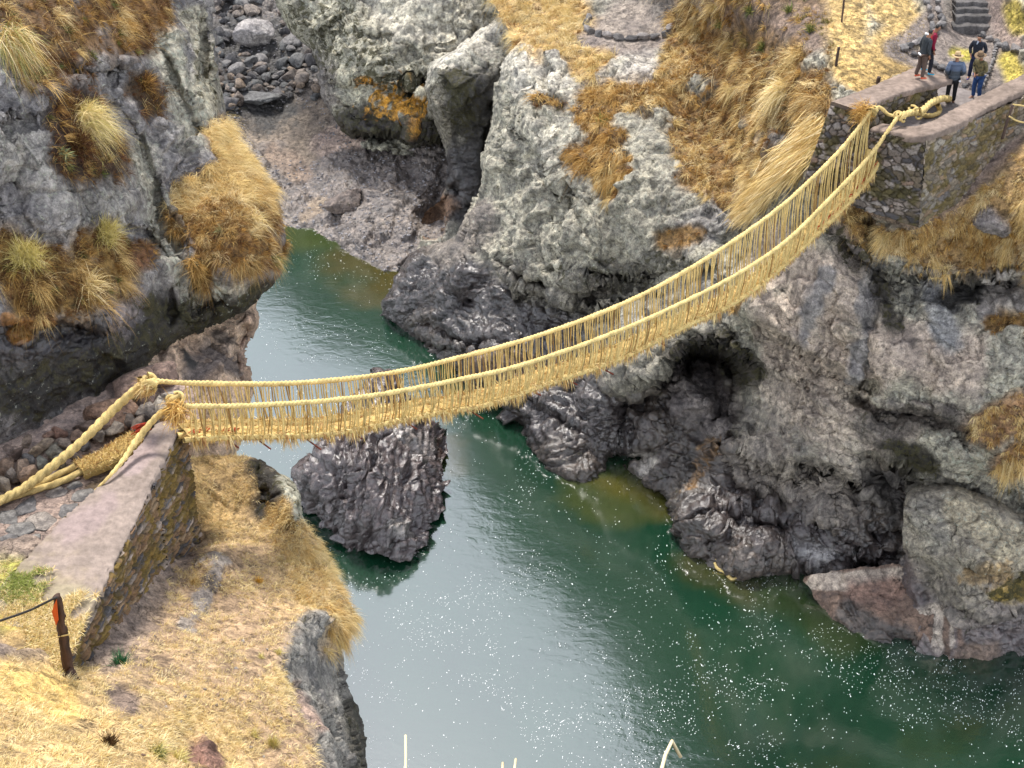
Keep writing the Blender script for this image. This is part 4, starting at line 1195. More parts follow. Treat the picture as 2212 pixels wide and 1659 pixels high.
# ------------------------------------------------------------------ the suspension bridge
NEAR = [(395, 877), (500, 877), (600, 873), (700, 866), (800, 855), (900, 838), (1000, 818), (1100, 796), (1200, 765), (1300, 729), (1400, 688), (1500, 641), (1600, 588), (1700, 519), (1800, 421), (1880, 335), (1940, 252)]
FARR = [(322, 822), (400, 827), (500, 829), (600, 829), (700, 823), (800, 812), (900, 795), (1000, 770), (1100, 744), (1200, 712), (1300, 675), (1400, 630), (1500, 574), (1600, 510), (1700, 435), (1800, 340), (1850, 282), (1880, 240)]


def plane_track(px, A, B):
    n = np.array([-(B - A)[1], (B - A)[0], 0])
    out = []
    for u, v in px:
        d = rays(u, v)
        out.append(np.array([0, 0, CAM_Z]) + d * (n @ (A - (0, 0, CAM_Z)) / (n @ d)))
    return np.array(out)


nA, nB = atz(395, 877, 17.0), atz(1940, 252, 17.0)
fA, fB = atz(322, 822, 17.2), atz(1880, 240, 17.2)
near3 = plane_track(NEAR, nA, nB)
far3 = plane_track(FARR, fA, fB)
bridge = empty('rope_bridge', (2.0, 34.0, 12.6), 'long sagging footbridge woven from straw rope, hung across the river gorge', 'rope bridge')
rope_obj('handrail', [rope_geo(near3, 0.069, pitch=0.12, step=.02, lump=0.25, depth=.36, seed=1, col=ROPE_L)], bridge)
rope_obj('handrail', [rope_geo(far3, 0.069, pitch=0.12, step=.02, lump=0.25, depth=.36, seed=2, col=ROPE_L)], bridge)

AX = (nB - nA)[:2] / np.linalg.norm((nB - nA)[:2])
WD = np.array([-AX[1], AX[0]])          # towards the far side
SPAN = np.linalg.norm((nB - nA)[:2])
nd, nL = catmull(near3, 400)
fd, fL = catmull(far3, 400)
n_s = (nd[:, :2] - nA[:2]) @ AX
f_s = (fd[:, :2] - nA[:2]) @ AX


def near_at(s):
    return np.stack([np.interp(s, n_s, nd[:, k]) for k in range(3)], -1)


def far_at(s):
    return np.stack([np.interp(s, f_s, fd[:, k]) for k in range(3)], -1)


def deck_at(s, w):
    """w from 0 (near edge) to 1 (far edge)"""
    s = np.asarray(s, float)
    a, b = near_at(s), far_at(s)
    m = 0.16 + 0.68 * np.asarray(w, float)
    p = a + (b - a) * m[..., None]
    zr = np.minimum(a[..., 2], b[..., 2])
    p[..., 2] = zr - 1.0 + 0.05 * np.sin(s * 1.3)
    # the floor climbs to the landings
    return p


S0, S1 = 0.1, SPAN - 0.35
# woven mat
ns, nw = 520, 15
sg, wg = np.meshgrid(np.linspace(S0, S1, ns), np.linspace(0, 1, nw), indexing='ij')
top = deck_at(sg.ravel(), wg.ravel()).reshape(ns, nw, 3)
th_ = 0.10 * np.sqrt(np.clip(1 - (2 * wg - 1) ** 2, 0.02, 1))
hump = 0.06 * np.abs(np.cos(wg * np.pi * 3)) * 0.7
top[..., 2] += th_ * 0.6 + hump
nz_ = 0.035 * fbm(top.reshape(-1, 3) * np.array([5, 5, 5]), 3).reshape(ns, nw)
top[..., 2] += nz_
bot = top.copy()
bot[..., 2] -= 0.16 + 0.05 * fbm(top.reshape(-1, 3) * 2.3 + 9, 3).reshape(ns, nw)
co = np.vstack([top.reshape(-1, 3), bot.reshape(-1, 3)])
i = np.arange(ns - 1)[:, None] * nw
j = np.arange(nw - 1)[None]
q1 = np.stack([i + j, i + nw + j, i + nw + j + 1, i + j + 1], -1).reshape(-1, 4)
nb = ns * nw
q2 = q1[:, ::-1] + nb
i1 = np.arange(ns - 1) * nw
e1 = np.stack([i1, i1 + nb, i1 + nb + nw, i1 + nw], 1)
e2 = np.stack([i1 + nw - 1, i1 + nw + nw - 1, i1 + nw + nw - 1 + nb, i1 + nw - 1 + nb], 1)
cc = np.tile((.6, .43, .17), (len(co), 1)) * (0.9 + 0.5 * fbm(co * 9, 3))[:, None]
deck = mesh_np('deck_mat', co, [q1, q2, e1, e2], MAT_ROPE, attrs={'tint': np.clip(cc, .02, .9)})
child(deck, bridge)
# floor cables under the mat edges
for w in (0.0, 0.33, 0.67, 1.0):
    sp = np.linspace(S0 - 0.3, S1 + 0.3, 60)
    p = deck_at(sp, np.full(60, w))
    p[:, 2] -= 0.04
    rope_obj('floor_cable', [rope_geo(p, 0.085, pitch=0.3, lump=0.25, seed=3 + w * 9, col=ROPE_C)], bridge)
# loose straw of the mat, and the fringe that hangs from both edges
r = np.random.default_rng(11)
n = 15000
s = r.uniform(S0, S1, n)
w = r.uniform(-0.03, 1.03, n)
root = deck_at(s, w)
root[:, 2] += 0.05 + 0.02 * r.normal(size=n)
dirs = np.concatenate([AX[None] * r.normal(size=(n, 1)) + WD[None] * r.normal(size=(n, 1)) * 0.7, r.normal(size=(n, 1)) * 0.2 + 0.04], 1)
pal = np.array([(.70, .52, .22), (.6, .43, .16), (.76, .6, .3), (.54, .35, .12), (.5, .28, .12)])
P1 = blades(root, dirs, r.uniform(.10, .32, n), r.uniform(.014, .03, n), r.uniform(.0, .4, n), pick(pal, n, r), 2, 1)
o = blade_mesh('loose_straw', [P1], MAT_ROPE)
o['kind'] = 'stuff'
child(o, bridge)
n = 9000
s = r.uniform(S0, S1, n)
# fringe comes in bunches
s = np.where(r.random(n) < 0.65, np.round(s / 0.21) * 0.21 + r.normal(size=n) * 0.022, s)
w = np.where(r.random(n) < 0.72, r.normal(-0.05, 0.04, n), r.normal(1.05, 0.04, n))
root = deck_at(s, w)
root[:, 2] += 0.02
dirs = np.concatenate([AX[None] * r.normal(size=(n, 1)) * 0.16 + WD[None] * (np.where(w < .5, -1, 1) * r.uniform(-.1, .35, n))[:, None], -np.ones((n, 1))], 1)
ln = (r.uniform(.10, .30, n) + 0.28 * (perlin(np.stack([s * 1.7, s * 0, s * 0], 1)) > 0.12) * r.random(n))
o = blade_mesh('fringe', [blades(root, dirs, ln, r.uniform(.016, .034, n), np.zeros(n), pick(pal * 1.1, n, r), 2, 2)], MAT_ROPE)
o['kind'] = 'stuff'
child(o, bridge)


# side cords from the handrails to the floor
def side_cord(s, far, seed):
    a = far_at(s) if far else near_at(s)
    rr = np.random.default_rng(seed)
    s2 = s + rr.normal() * 0.06
    b = deck_at(np.array(s2), np.array(1.02 if far else -0.02))
    b[2] -= 0.03
    mid = (a + b) / 2 + np.array([*(WD * (0.04 if far else -0.04)), 0]) + rr.normal(size=3) * 0.015
    c = (ROPE_C * np.array((1.14, 1.16, 1.2)) * rr.uniform(.85, 1.15)) if rr.random() > .12 else np.array((.4, .25, .09))
    g = [rope_geo([a, mid, b], rr.uniform(.014, .021), pitch=0.12, strands=2, m=5, step=0.09, col=c, lump=0.3, seed=seed)]
    return g


def spots(seed):
    rr = np.random.default_rng(seed)
    out, x = [], 0.15
    while x < SPAN - 0.75:
        out.append(x)
        x += rr.choice([0.05, 0.06, 0.07, 0.10]) * rr.uniform(.85, 1.15)
    return out


near_s, far_s = spots(1), spots(2)
for k, x in enumerate(near_s[:100]):
    rope_obj('side_cord', side_cord(x, False, k), bridge)
g = []
for k, x in enumerate(near_s[100:]):
    g += side_cord(x, False, 500 + k)
for k, x in enumerate(far_s):
    g += side_cord(x + 0.45, True, 900 + k)
rest = rope_obj('side_cords', g, bridge)
rest['kind'] = 'stuff'

# crossbars: thin reddish sticks poking out below the mat
for k, u in enumerate((520, 585, 690, 790, 905, 1045, 1180, 1255, 1330, 1450)):
    p = atz(u, 960, 13)
    # station whose near edge projects at that column
    ss = np.linspace(S0, S1, 400)
    dk = deck_at(ss, np.full(400, -0.02))
    rel = dk - (0, 0, CAM_Z)
    dep = rel[:, 1] * math.cos(PITCH) - rel[:, 2] * math.sin(PITCH)
    uu = CX + F_PX * rel[:, 0] / dep
    s = np.interp(u - 25, uu, ss)
    a, b = deck_at(np.array(s - .2), np.array(1.15)), deck_at(np.array(s + .12), np.array(-0.25 - 0.15 * (k % 3)))
    a[2] -= 0.10
    b[2] -= 0.26
    rope_obj('crossbar', [rope_geo([a, (a + b) / 2, b], 0.022, pitch=5, strands=1, m=6, step=0.15, col=np.array((.2, .05, .03)), lump=.1, depth=0.0, seed=k)], bridge)
# red lashing at both ends of the floor
for s0, s1, dense in ((0.12, 1.3, 26), (SPAN - 3.2, SPAN - 0.8, 46)):
    g = []
    for k in range(dense):
        s = r.uniform(s0, s1)
        w = r.uniform(-.02, .3) if s0 < 1 else -0.02
        a = deck_at(np.array(s), np.array(w))
        if s0 < 1:
            a[2] += .09
            b = deck_at(np.array(s + r.uniform(.05, .22)), np.array(w + .12))
            b[2] += .10
        else:
            a = near_at(s) * 0.25 + a * 0.75
            b = deck_at(np.array(s + r.uniform(.1, .35)), np.array(w))
            b = near_at(s + .3) * 0.08 + b * 0.92 + np.array([0, 0, .05])
        g.append(rope_geo([a, (a + b) / 2, b], 0.012, pitch=1, strands=1, m=4, step=.08, col=np.array((.42, .07, .03)), depth=0, seed=k))
    rope_obj('red_lashing', g, bridge)


# knots and the ropes that run back to the anchors
def straw_knot(c, size, seed, ndir=(0, 0, 1), nbl=260):
    rr = np.random.default_rng(seed)
    geos = []
    for k in range(5):
        ax = rr.normal(size=3)
        ax /= np.linalg.norm(ax)
        u_ = np.cross(ax, (0.3, 0.9, 0.2))
        u_ /= np.linalg.norm(u_)
        v_ = np.cross(ax, u_)
        a = np.linspace(0, 5.6, 16)
        R_ = size * rr.uniform(.28, .5)
        pts = c + rr.normal(size=3) * size * .18 + R_ * (np.cos(a)[:, None] * u_ + np.sin(a)[:, None] * v_)
        geos.append(rope_geo(pts, size * 0.17, pitch=.3, lump=.3, seed=seed + k, col=ROPE_C * rr.uniform(.8, 1.05)))
    return geos


def fray(c, size, n, seed, axis=(0, 0, 0), pal=pal):
    rr = np.random.default_rng(seed)
    root = c + rr.normal(size=(n, 3)) * size * .25
    d = rr.normal(size=(n, 3)) + np.array(axis)
    return blades(root, d, size * rr.uniform(.4, 1.1, n), rr.uniform(.012, .024, n), .4 * rr.random(n), pick(pal, n, rr), 2, seed)


kf, kn = far3[0], near3[0]
rope_obj('rope_knot', straw_knot(kf + (0.0, -.02, -.05), 0.36, 3), bridge)
o = blade_mesh('frayed_straw', [fray(kf + (-.05, -.1, -.1), .34, 260, 5, (-1.2, -.8, -.5))], MAT_ROPE)
child(o, bridge)
rope_obj('rope_knot', straw_knot(kn + (-.2, .1, .02), 0.30, 13), bridge)
o = blade_mesh('frayed_straw', [fray(kn + (-.14, -.05, -.05), .44, 520, 15, (-.2, -.7, -.4), GOLD * 1.25)], MAT_ROPE)
child(o, bridge)


def floor_z(u, v, dz=0.10):
    return atz(u, v, 15.2 + dz)


rope_obj('anchor_rope', [rope_geo([kf, atz(290, 845, 16.9), atz(240, 890, 16.5), atz(180, 950, 16.1), atz(110, 1010, 15.75), atz(50, 1055, 15.5), atz(0, 1082, 15.45), atz(-70, 1120, 15.4)], 0.112, pitch=.21, strands=3, m=20, step=.02, lump=.12, depth=.42, seed=31)], bridge)
rope_obj('anchor_rope', [rope_geo([kn + (-.1, 0, 0), atz(345, 895, 16.8), atz(300, 945, 16.4), atz(265, 995, 16.2), atz(235, 1030, 16.1), atz(205, 1060, 15.9)], 0.088, pitch=.18, strands=3, m=20, step=.02, lump=.12, depth=.42, seed=33, taper=(1, 1, .95, .8, .5, .3))], bridge)
# tail of the mat lying on the landing
tail = [(300, 945), (270, 962), (235, 985), (200, 1000), (170, 1012)]
ts = np.array([floor_z(u, v, .18) for u, v in tail])
tsd, tl = catmull(ts, 70)
T_, A_, B_ = frames(tsd)
ww = np.linspace(-1, 1, 11)
tco = tsd[:, None] + A_[:, None] * (ww * .30)[None, :, None] + np.array([0, 0, 1.])[None, None] * (0.09 * (1 - ww**2) ** .5)[None, :, None]
tco = tco.reshape(-1, 3)
tco[:, 2] += .02 * fbm(tco * 9, 2)
i = np.arange(69)[:, None] * 11
j = np.arange(10)[None]
tq = np.stack([i + j, i + j + 1, i + 11 + j + 1, i + 11 + j], -1).reshape(-1, 4)
low = tco.copy()
low[:, 2] = np.minimum(low[:, 2] - .14, low[:, 2])
e_ = np.concatenate([np.stack([np.arange(69) * 11, np.arange(69) * 11 + 11, np.arange(69) * 11 + 11 + 770, np.arange(69) * 11 + 770], 1),
                     np.stack([np.arange(69) * 11 + 10, np.arange(69) * 11 + 10 + 770, np.arange(69) * 11 + 21 + 770, np.arange(69) * 11 + 21], 1)])
tc = np.tile((.42, .29, .1), (len(tco) * 2, 1))
o = mesh_np('mat_tail', np.vstack([tco, low]), [tq, e_], MAT_ROPE, attrs={'tint': tc})
child(o, bridge)
n = 1800
k = r.integers(0, len(tco), n)
o = blade_mesh('tail_straw', [blades(tco[k] + (0, 0, .0), r.normal(size=(n, 3)) + (0, 0, .6), r.uniform(.05, .14, n), r.uniform(.012, .022, n), .2 * np.ones(n), pick(pal, n, r), 2, 4)], MAT_ROPE)
o['kind'] = 'stuff'
child(o, bridge)
for dv in (-9, 9):
    rope_obj('anchor_rope', [rope_geo([floor_z(180, 1008 + dv, .12), floor_z(130, 1032 + dv, .1), floor_z(80, 1052 + dv * .6, .1), floor_z(20, 1076, .12), floor_z(-60, 1105, .12)], 0.085, pitch=.4, lump=.15, depth=.28, seed=40 + dv)], bridge)
# right end: wrapped straw, knots, thick rope to the landing
kf2, kn2 = far3[-1], near3[-1]
rope_obj('rope_knot', straw_knot(kf2 + (.1, .05, .0), 0.27, 23), bridge)
o = blade_mesh('frayed_straw', [fray(kf2 + (-.15, .1, -.05), .5, 520, 25, (-1.0, .2, -.3), GOLD * 1.1)], MAT_ROPE)
child(o, bridge)
rope_obj('rope_knot', straw_knot(kn2 + (.1, .05, .0), 0.25, 43), bridge)
rope_obj('rope_knot', straw_knot(atz(1975, 240, 16.9), 0.25, 53), bridge)
rope_obj('anchor_rope', [rope_geo([kf2, atz(1900, 232, 17.1), atz(1917, 246, 16.9), atz(1935, 252, 16.9)], 0.06, pitch=.3, seed=60)], bridge)
rope_obj('anchor_rope', [rope_geo([kn2, atz(1965, 244, 16.9), atz(1990, 240, 16.6), atz(2012, 222, 16.6), atz(2035, 213, 16.5), atz(2052, 214, 16.1)], 0.115, pitch=.2, step=.02, lump=.25, depth=.4, m=18, seed=62)], bridge)
rope_obj('anchor_rope', [rope_geo([atz(1985, 246, 16.3), atz(2005, 250, 16.1), atz(2022, 247, 16.1), atz(2030, 238, 16.12), atz(2025, 225, 16.4)], 0.085, pitch=.2, lump=.2, seed=64)], bridge)

# ------------------------------------------------------------------ stone masonry
def stone_strip(A, B, C, D, scale=(3.2, 5.0), res=0.035, depth=0.09, pal=None, mortar=(.05, .042, .03), mgap=0.10, moss=0.3, mosscol=(.11, .085, .012), seed=0, bend=None, top_noise=0.0):
    """masonry on the patch A (low start) B (low end) C (top end) D (top start)"""
    A, B, C, D = (np.asarray(x, float) for x in (A, B, C, D))
    L = max(np.linalg.norm(B - A), np.linalg.norm(C - D))
    H = max(np.linalg.norm(D - A), np.linalg.norm(C - B))
    nu, nv = max(3, int(L / res)), max(3, int(H / res))
    uu, vv = np.meshgrid(np.linspace(0, 1, nu), np.linspace(0, 1, nv))
    P = ((1 - uu) * (1 - vv))[..., None] * A + (uu * (1 - vv))[..., None] * B + (uu * vv)[..., None] * C + ((1 - uu) * vv)[..., None] * D
    N = np.cross(B - A, D - A)
    N /= np.linalg.norm(N)
    q2 = np.stack([uu.ravel() * L * scale[0], vv.ravel() * H * scale[1], np.full(uu.size, seed * 7.7)], 1)
    wob = np.stack([fbm(q2 * .5, 2), fbm(q2 * .5 + 40, 2), np.zeros(len(q2))], 1)
    q2 = q2 + wob * 0.5
    q2[:, 2] = seed * 7.0 + 0.5
    # flatten the third axis so that the cells are the stones of one face
    f1, f2, cid, _v = worley(q2 * np.array([1, 1, 0]) + np.array([0, 0, seed * 3 + 0.5]))
    edge = f2 - f1
    m = sstep(0.02, mgap * 2.2, edge)
    P = P.reshape(-1, 3)
    if bend is not None:
        P = P + bend(uu.ravel(), vv.ravel())
    disp = depth * m * (0.55 + 0.45 * _rnd[cid, 2]) - depth * 0.5 + 0.02 * fbm(P * 5, 3) + 0.05 * fbm(P * .7 + seed, 2)
    pal = np.array(pal if pal is not None else [(.22, .19, .17), (.3, .26, .23), (.15, .14, .14), (.26, .2, .16), (.34, .31, .28), (.12, .11, .11), (.2, .17, .12)])
    c = pal[(_rnd[cid, 0] * len(pal)).astype(int) % len(pal)] * (0.75 + 0.5 * _rnd[cid, 1])[:, None]
    c = c * m[:, None] + np.array(mortar) * (1 - m)[:, None]
    mm = sstep(.55 - moss * .6, .75 - moss * .6, .5 + .5 * fbm(P * 1.6 + seed, 4, .65))
    c = c + (mm * .8)[:, None] * (np.array(mosscol) * (0.6 + .8 * _rnd[cid, 3])[:, None] - c)
    P = P + N * disp[:, None]
    i = np.arange(nv - 1)[:, None] * nu
    j = np.arange(nu - 1)[None]
    q = np.stack([i + j, i + j + 1, i + nu + j + 1, i + nu + j], -1).reshape(-1, 4)
    return P, q, np.clip(c, .005, .9)


def stone_obj(name, geos, parent=None, mat=None):
    co, q, c = merge(geos)
    o = mesh_np(name, co, [q], mat or MAT_STONE, attrs={'tint': c})
    return child(o, parent) if parent else o


def slab_geo(path, half, z_off=0.0, h=0.3, col=(.28, .22, .205), seed=0, nw=18, step=.08, edge=.05, var=.25):
    """rounded cap along a path of (centre point, half width vector) rows"""
    C = np.array([p for p in path], float)
    n = max(4, int(np.linalg.norm(np.diff(C, axis=0), axis=1).sum() / step))
    P, L = catmull(C, n)
    Hv, _ = (catmull(np.array(half, float), n) if len(half) > 1 else (np.repeat(np.array(half, float), n, 0), 0))
    # spread the half-vectors with the same parameter as the path
    if len(half) > 1:
        seg = np.linalg.norm(np.diff(C, axis=0), axis=1)
        s = np.concatenate([[0], np.cumsum(seg)]) / seg.sum()
        Hv = np.stack([np.interp(np.linspace(0, 1, n), s, np.array(half)[:, k]) for k in range(3)], 1)
    w = np.linspace(-1, 1, nw)
    top = P[:, None] + Hv[:, None] * w[None, :, None]
    top[..., 2] += z_off - edge * np.abs(w)[None] ** 6 + .025 * fbm(top.reshape(-1, 3) * 1.7 + seed, 4).reshape(n, nw)
    side = 0.085 * fbm(np.stack([np.arange(n) * .35, np.full(n, seed), np.zeros(n)], 1), 3)
    top += Hv[:, None] / np.linalg.norm(Hv, axis=1)[:, None, None] * (side[:, None] * np.sign(w)[None] * (np.abs(w) > .9)[None])[..., None]
    lo = top[:, [0, -1]].copy()
    lo[..., 2] -= h
    rows = np.concatenate([lo[:, :1], top, lo[:, 1:]], 1)
    m = nw + 2
    co = rows.reshape(-1, 3)
    i = np.arange(n - 1)[:, None] * m
    j = np.arange(m - 1)[None]
    q = np.stack([i + j, i + j + 1, i + m + j + 1, i + m + j], -1).reshape(-1, 4)
    ends = []
    f = fbm(co * 1.3 + seed, 4, .6)
    g = fbm(co * 7 + seed, 3, .6)
    c = np.array(col)[None] * (1 + var * f + var * .7 * g)[:, None]
    # closing rows at the ends
    for row, sgn in ((0, 1), (n - 1, -1)):
        base = len(co)
        e = rows[row].copy()
        e[:, 2] = lo[row, 0, 2]
        co = np.vstack([co, e])
        c = np.vstack([c, np.tile(np.array(col) * .8, (m, 1))])
        a = row * m + np.arange(m - 1)
        ends.append(np.stack([a, a + 1, base + np.arange(1, m), base + np.arange(m - 1)], 1)[:, ::sgn])
    return co, np.vstack([q] + ends), np.clip(c, .01, .9)


MAT_MUD = attr_material('dried_mud_plaster', .92, var=.55, scale=6.0, bump=.03, spec=.2)
# --- left parapet: broad mud cap over a mossy slate face
lo_out = [atz(396, 905, 16.0), atz(330, 1040, 16.0), atz(230, 1250, 16.05), atz(150, 1400, 16.25), atz(128, 1462, 16.35)]
li_out = [atz(338, 912, 16.0), atz(265, 1000, 16.0), atz(130, 1120, 16.05), atz(20, 1240, 16.2), atz(-60, 1330, 16.3)]
wall = empty('stone_parapet', tuple((lo_out[2] + li_out[2]) / 2 - (0, 0, 2)), 'thick stone parapet with a broad pinkish mud top, beside the near bridge landing', 'wall')
cp = slab_geo([(a + b) / 2 for a, b in zip(lo_out, li_out)], [(a - b) / 2 for a, b in zip(lo_out, li_out)], h=.16, col=(.25, .2, .17), seed=2, nw=60, var=.2, step=.05)
cu = CX + F_PX * cp[0][:, 0] / (cp[0][:, 1] * math.cos(PITCH) - (cp[0][:, 2] - CAM_Z) * math.sin(PITCH))
cv = CY - F_PX * (cp[0][:, 1] * math.sin(PITCH) + (cp[0][:, 2] - CAM_Z) * math.cos(PITCH)) / (cp[0][:, 1] * math.cos(PITCH) - (cp[0][:, 2] - CAM_Z) * math.sin(PITCH))
for l_, r_, tc_ in (([(60, 1330), (130, 1400)], 110, (.27, .215, .15)), ([(130, 1280), (180, 1290)], 22, (.28, .235, .16)), ([(35, 1255)], 60, (.24, .2, .14)), ([(150, 1150), (230, 1080)], 24, (.27, .21, .195)), ([(280, 1000), (330, 960)], 20, (.3, .235, .22))):
    mk = smask(cu, cv, cp[0], l_, r_, nz=.7, nf=1.3)[:, None]
    cp[2][:] = cp[2] + mk * (np.array(tc_) - cp[2])
o = stone_obj('cap', [cp], wall, MAT_MUD)
SLATE = [(.2, .12, .06), (.13, .1, .075), (.1, .095, .1), (.25, .17, .1), (.17, .1, .055), (.075, .07, .075), (.3, .24, .2), (.22, .13, .06)]
geos = []
base_pts = [atz(432, 1185, 12.0), atz(432, 1185, 12.0), atz(330, 1335, 13.9), atz(240, 1440, 14.9), atz(160, 1490, 15.7)]
bases = []
for a, zb in zip(lo_out, (11.6, 12.4, 13.6, 14.6, 15.4)):
    bases.append(np.array([a[0] - .015 * (a[2] - zb), a[1], zb]))
for k in range(4):
    # the face looks towards +x
    d = lo_out[k + 1] - lo_out[k]
    geos.append(stone_strip(bases[k + 1], bases[k], lo_out[k] + (.02, 0, -.08), lo_out[k + 1] + (.02, 0, -.08), scale=(2.0, 13.0), res=.024, depth=.13, pal=SLATE, mgap=.14, moss=.16, mosscol=(.13, .085, .015), seed=0))
o = stone_obj('stone_face', geos, wall)
# end of the wall towards the gorge, and the inner face
e0 = stone_strip(bases[0], np.array([li_out[0][0], li_out[0][1], 11.6]), li_out[0] + (0, .0, -.08), lo_out[0] + (.02, .0, -.08), scale=(3, 6), pal=SLATE, moss=.2, seed=1)
i0 = [stone_strip(np.array([*li_out[k][:2], 14.9]), np.array([*li_out[k + 1][:2], 14.9]), li_out[k + 1] + (0, 0, -.08), li_out[k] + (0, 0, -.08), scale=(3, 6), pal=SLATE, moss=.1, seed=1) for k in range(4)]
o = stone_obj('stone_end', [e0], wall)
o = stone_obj('inner_face', i0, wall)

# --- far abutment
P_fl, P_fr = np.array([10.1, 42.75, 17.0]), np.array([12.55, 40.3, 17.0])   # top corners of the front
B_fl, B_fr = np.array([9.35, 42.1, 14.2]), np.array([12.95, 40.72, 13.55])
P_rr, B_rr = np.array([17.6, 44.2, 17.05]), np.array([17.8, 43.9, 15.0])
ab = empty('stone_abutment', (12.5, 43, 14), 'rough stone abutment with mud capped walls, holding the far end of the bridge', 'wall')
RUBBLE = [(.17, .14, .12), (.22, .18, .155), (.10, .09, .09), (.2, .14, .105), (.25, .22, .2), (.065, .06, .062), (.14, .11, .08), (.3, .26, .235)]


# front face dips between the two walls where the bridge comes in
fm1, fm2 = P_fl + (P_fr - P_fl) * .30, P_fl + (P_fr - P_fl) * .42
bm1, bm2 = B_fl + (B_fr - B_fl) * .30, B_fl + (B_fr - B_fl) * .42
low = np.array([0, 0, -.35])
f_ = [stone_strip(B_fl, bm1, fm1 + (0, 0, -.12), P_fl + (0, 0, -.12), scale=(3.0, 5.2), depth=.13, mortar=(.08, .065, .05), mgap=.07, pal=RUBBLE, moss=.12, mosscol=(.075, .062, .02), seed=3),
      stone_strip(bm1, B_fr, P_fr + (0, 0, -.22), fm1 + (0, 0, -.62), scale=(3.0, 5.2), depth=.13, mortar=(.08, .065, .05), mgap=.07, pal=RUBBLE, moss=.12, mosscol=(.075, .062, .02), seed=3)]
o = stone_obj('front_face', f_, ab)
RUB2 = [(.2, .165, .125), (.25, .2, .15), (.15, .13, .105), (.24, .17, .11), (.27, .24, .2), (.16, .145, .14), (.21, .17, .095)]
o = stone_obj('side_face', [stone_strip(B_fr, B_rr, P_rr + (0, 0, -.12), P_fr + (0, 0, -.2), scale=(3.4, 5.6), depth=.08, mortar=(.1, .08, .06), mgap=.06, pal=RUB2, moss=.14, mosscol=(.12, .09, .03), seed=4)], ab)
# left wall: inner face and cap
axd = np.array([.78, .63, 0])
l_in0 = P_fl + (P_fr - P_fl) * .27
l_end = l_in0 + axd * 4.2
o = stone_obj('inner_face', [stone_strip(np.array([*l_in0[:2], 15.7]), np.array([*l_end[:2], 15.7]), l_end + (0, 0, -.1), l_in0 + (0, 0, -.1), scale=(3, 4.5), depth=.08, pal=RUB2, moss=.2, mosscol=(.12, .1, .03), seed=5)], ab)
lc0, lc1 = (P_fl + l_in0) / 2, (P_fl + l_in0) / 2 + axd * 2.2
half = (l_in0 - P_fl) / 2 * 1.03
o = stone_obj('cap', [slab_geo([lc0, lc1, lc1 + axd * 2.3 + (0.0, 0.0, -.1)], [half, half, half * 1.5], h=.16, col=(.215, .165, .135), seed=5, var=.3)], ab, MAT_MUD)
# right wall cap runs along the front, turns the corner and follows the side
rc = [P_fl + (P_fr - P_fl) * .44 + (.28, .3, -.48), P_fl + (P_fr - P_fl) * .7 + (.25, .30, -.30), P_fr + (-.02, .46, -.05), P_fr + (.9, 1.0, .02), P_fr + axd * 2.6 + (-.2, .28, .02), P_fr + axd * 4.2 + (-.3, .28, .04), P_rr + (-.3, .42, .1), P_rr + (1.5, 1.7, .1)]
nrm = np.array([.63, -.78, 0])
frn = np.array([-.78, -.63, 0])
mid_ = (nrm + frn) / np.linalg.norm(nrm + frn)
hv = [frn * .34, frn * .34, mid_ * .46, (nrm + frn * .2) * .36, nrm * .36, nrm * .36, nrm * .38, nrm * .38]
hv = [-h for h in hv]
o = stone_obj('cap', [slab_geo(rc, [-np.array(h) for h in hv], h=.18, col=(.195, .15, .122), seed=7, var=.3)], ab, MAT_MUD)
ri0 = P_fr + axd * .9 - nrm * .62
o = stone_obj('inner_face', [stone_strip(np.array([*(ri0 + axd * 5)[:2], 15.7]), np.array([*ri0[:2], 15.7]), ri0 + (0, 0, -.1), ri0 + axd * 5 + (0, 0, -.1), scale=(3, 4.5), pal=RUB2, moss=.2, seed=6)], ab)
# landing floor between the walls
fl = [P_fl + (P_fr - P_fl) * .2, P_fr + (0, .3, 0), P_fr + axd * 6, P_fl + axd * 6]
fg = []
nu = 60
uu, vv = np.meshgrid(np.linspace(0, 1, nu), np.linspace(0, 1, nu))
Pf = ((1 - uu) * (1 - vv))[..., None] * fl[0] + (uu * (1 - vv))[..., None] * fl[1] + (uu * vv)[..., None] * fl[2] + ((1 - uu) * vv)[..., None] * fl[3]
Pf = Pf.reshape(-1, 3)
Pf[:, 2] = 16.0 + .05 * fbm(Pf * 1.2, 3) - .25 * (1 - sstep(0.0, .25, vv.ravel()))
i = np.arange(nu - 1)[:, None] * nu
j = np.arange(nu - 1)[None]
q = np.stack([i + j, i + j + 1, i + nu + j + 1, i + nu + j], -1).reshape(-1, 4)
c = np.array((.19, .165, .155)) * (1 + .25 * fbm(Pf * 2, 3))[:, None]
o = stone_obj('landing_floor', [(Pf, q, c)], ab, MAT_MUD)


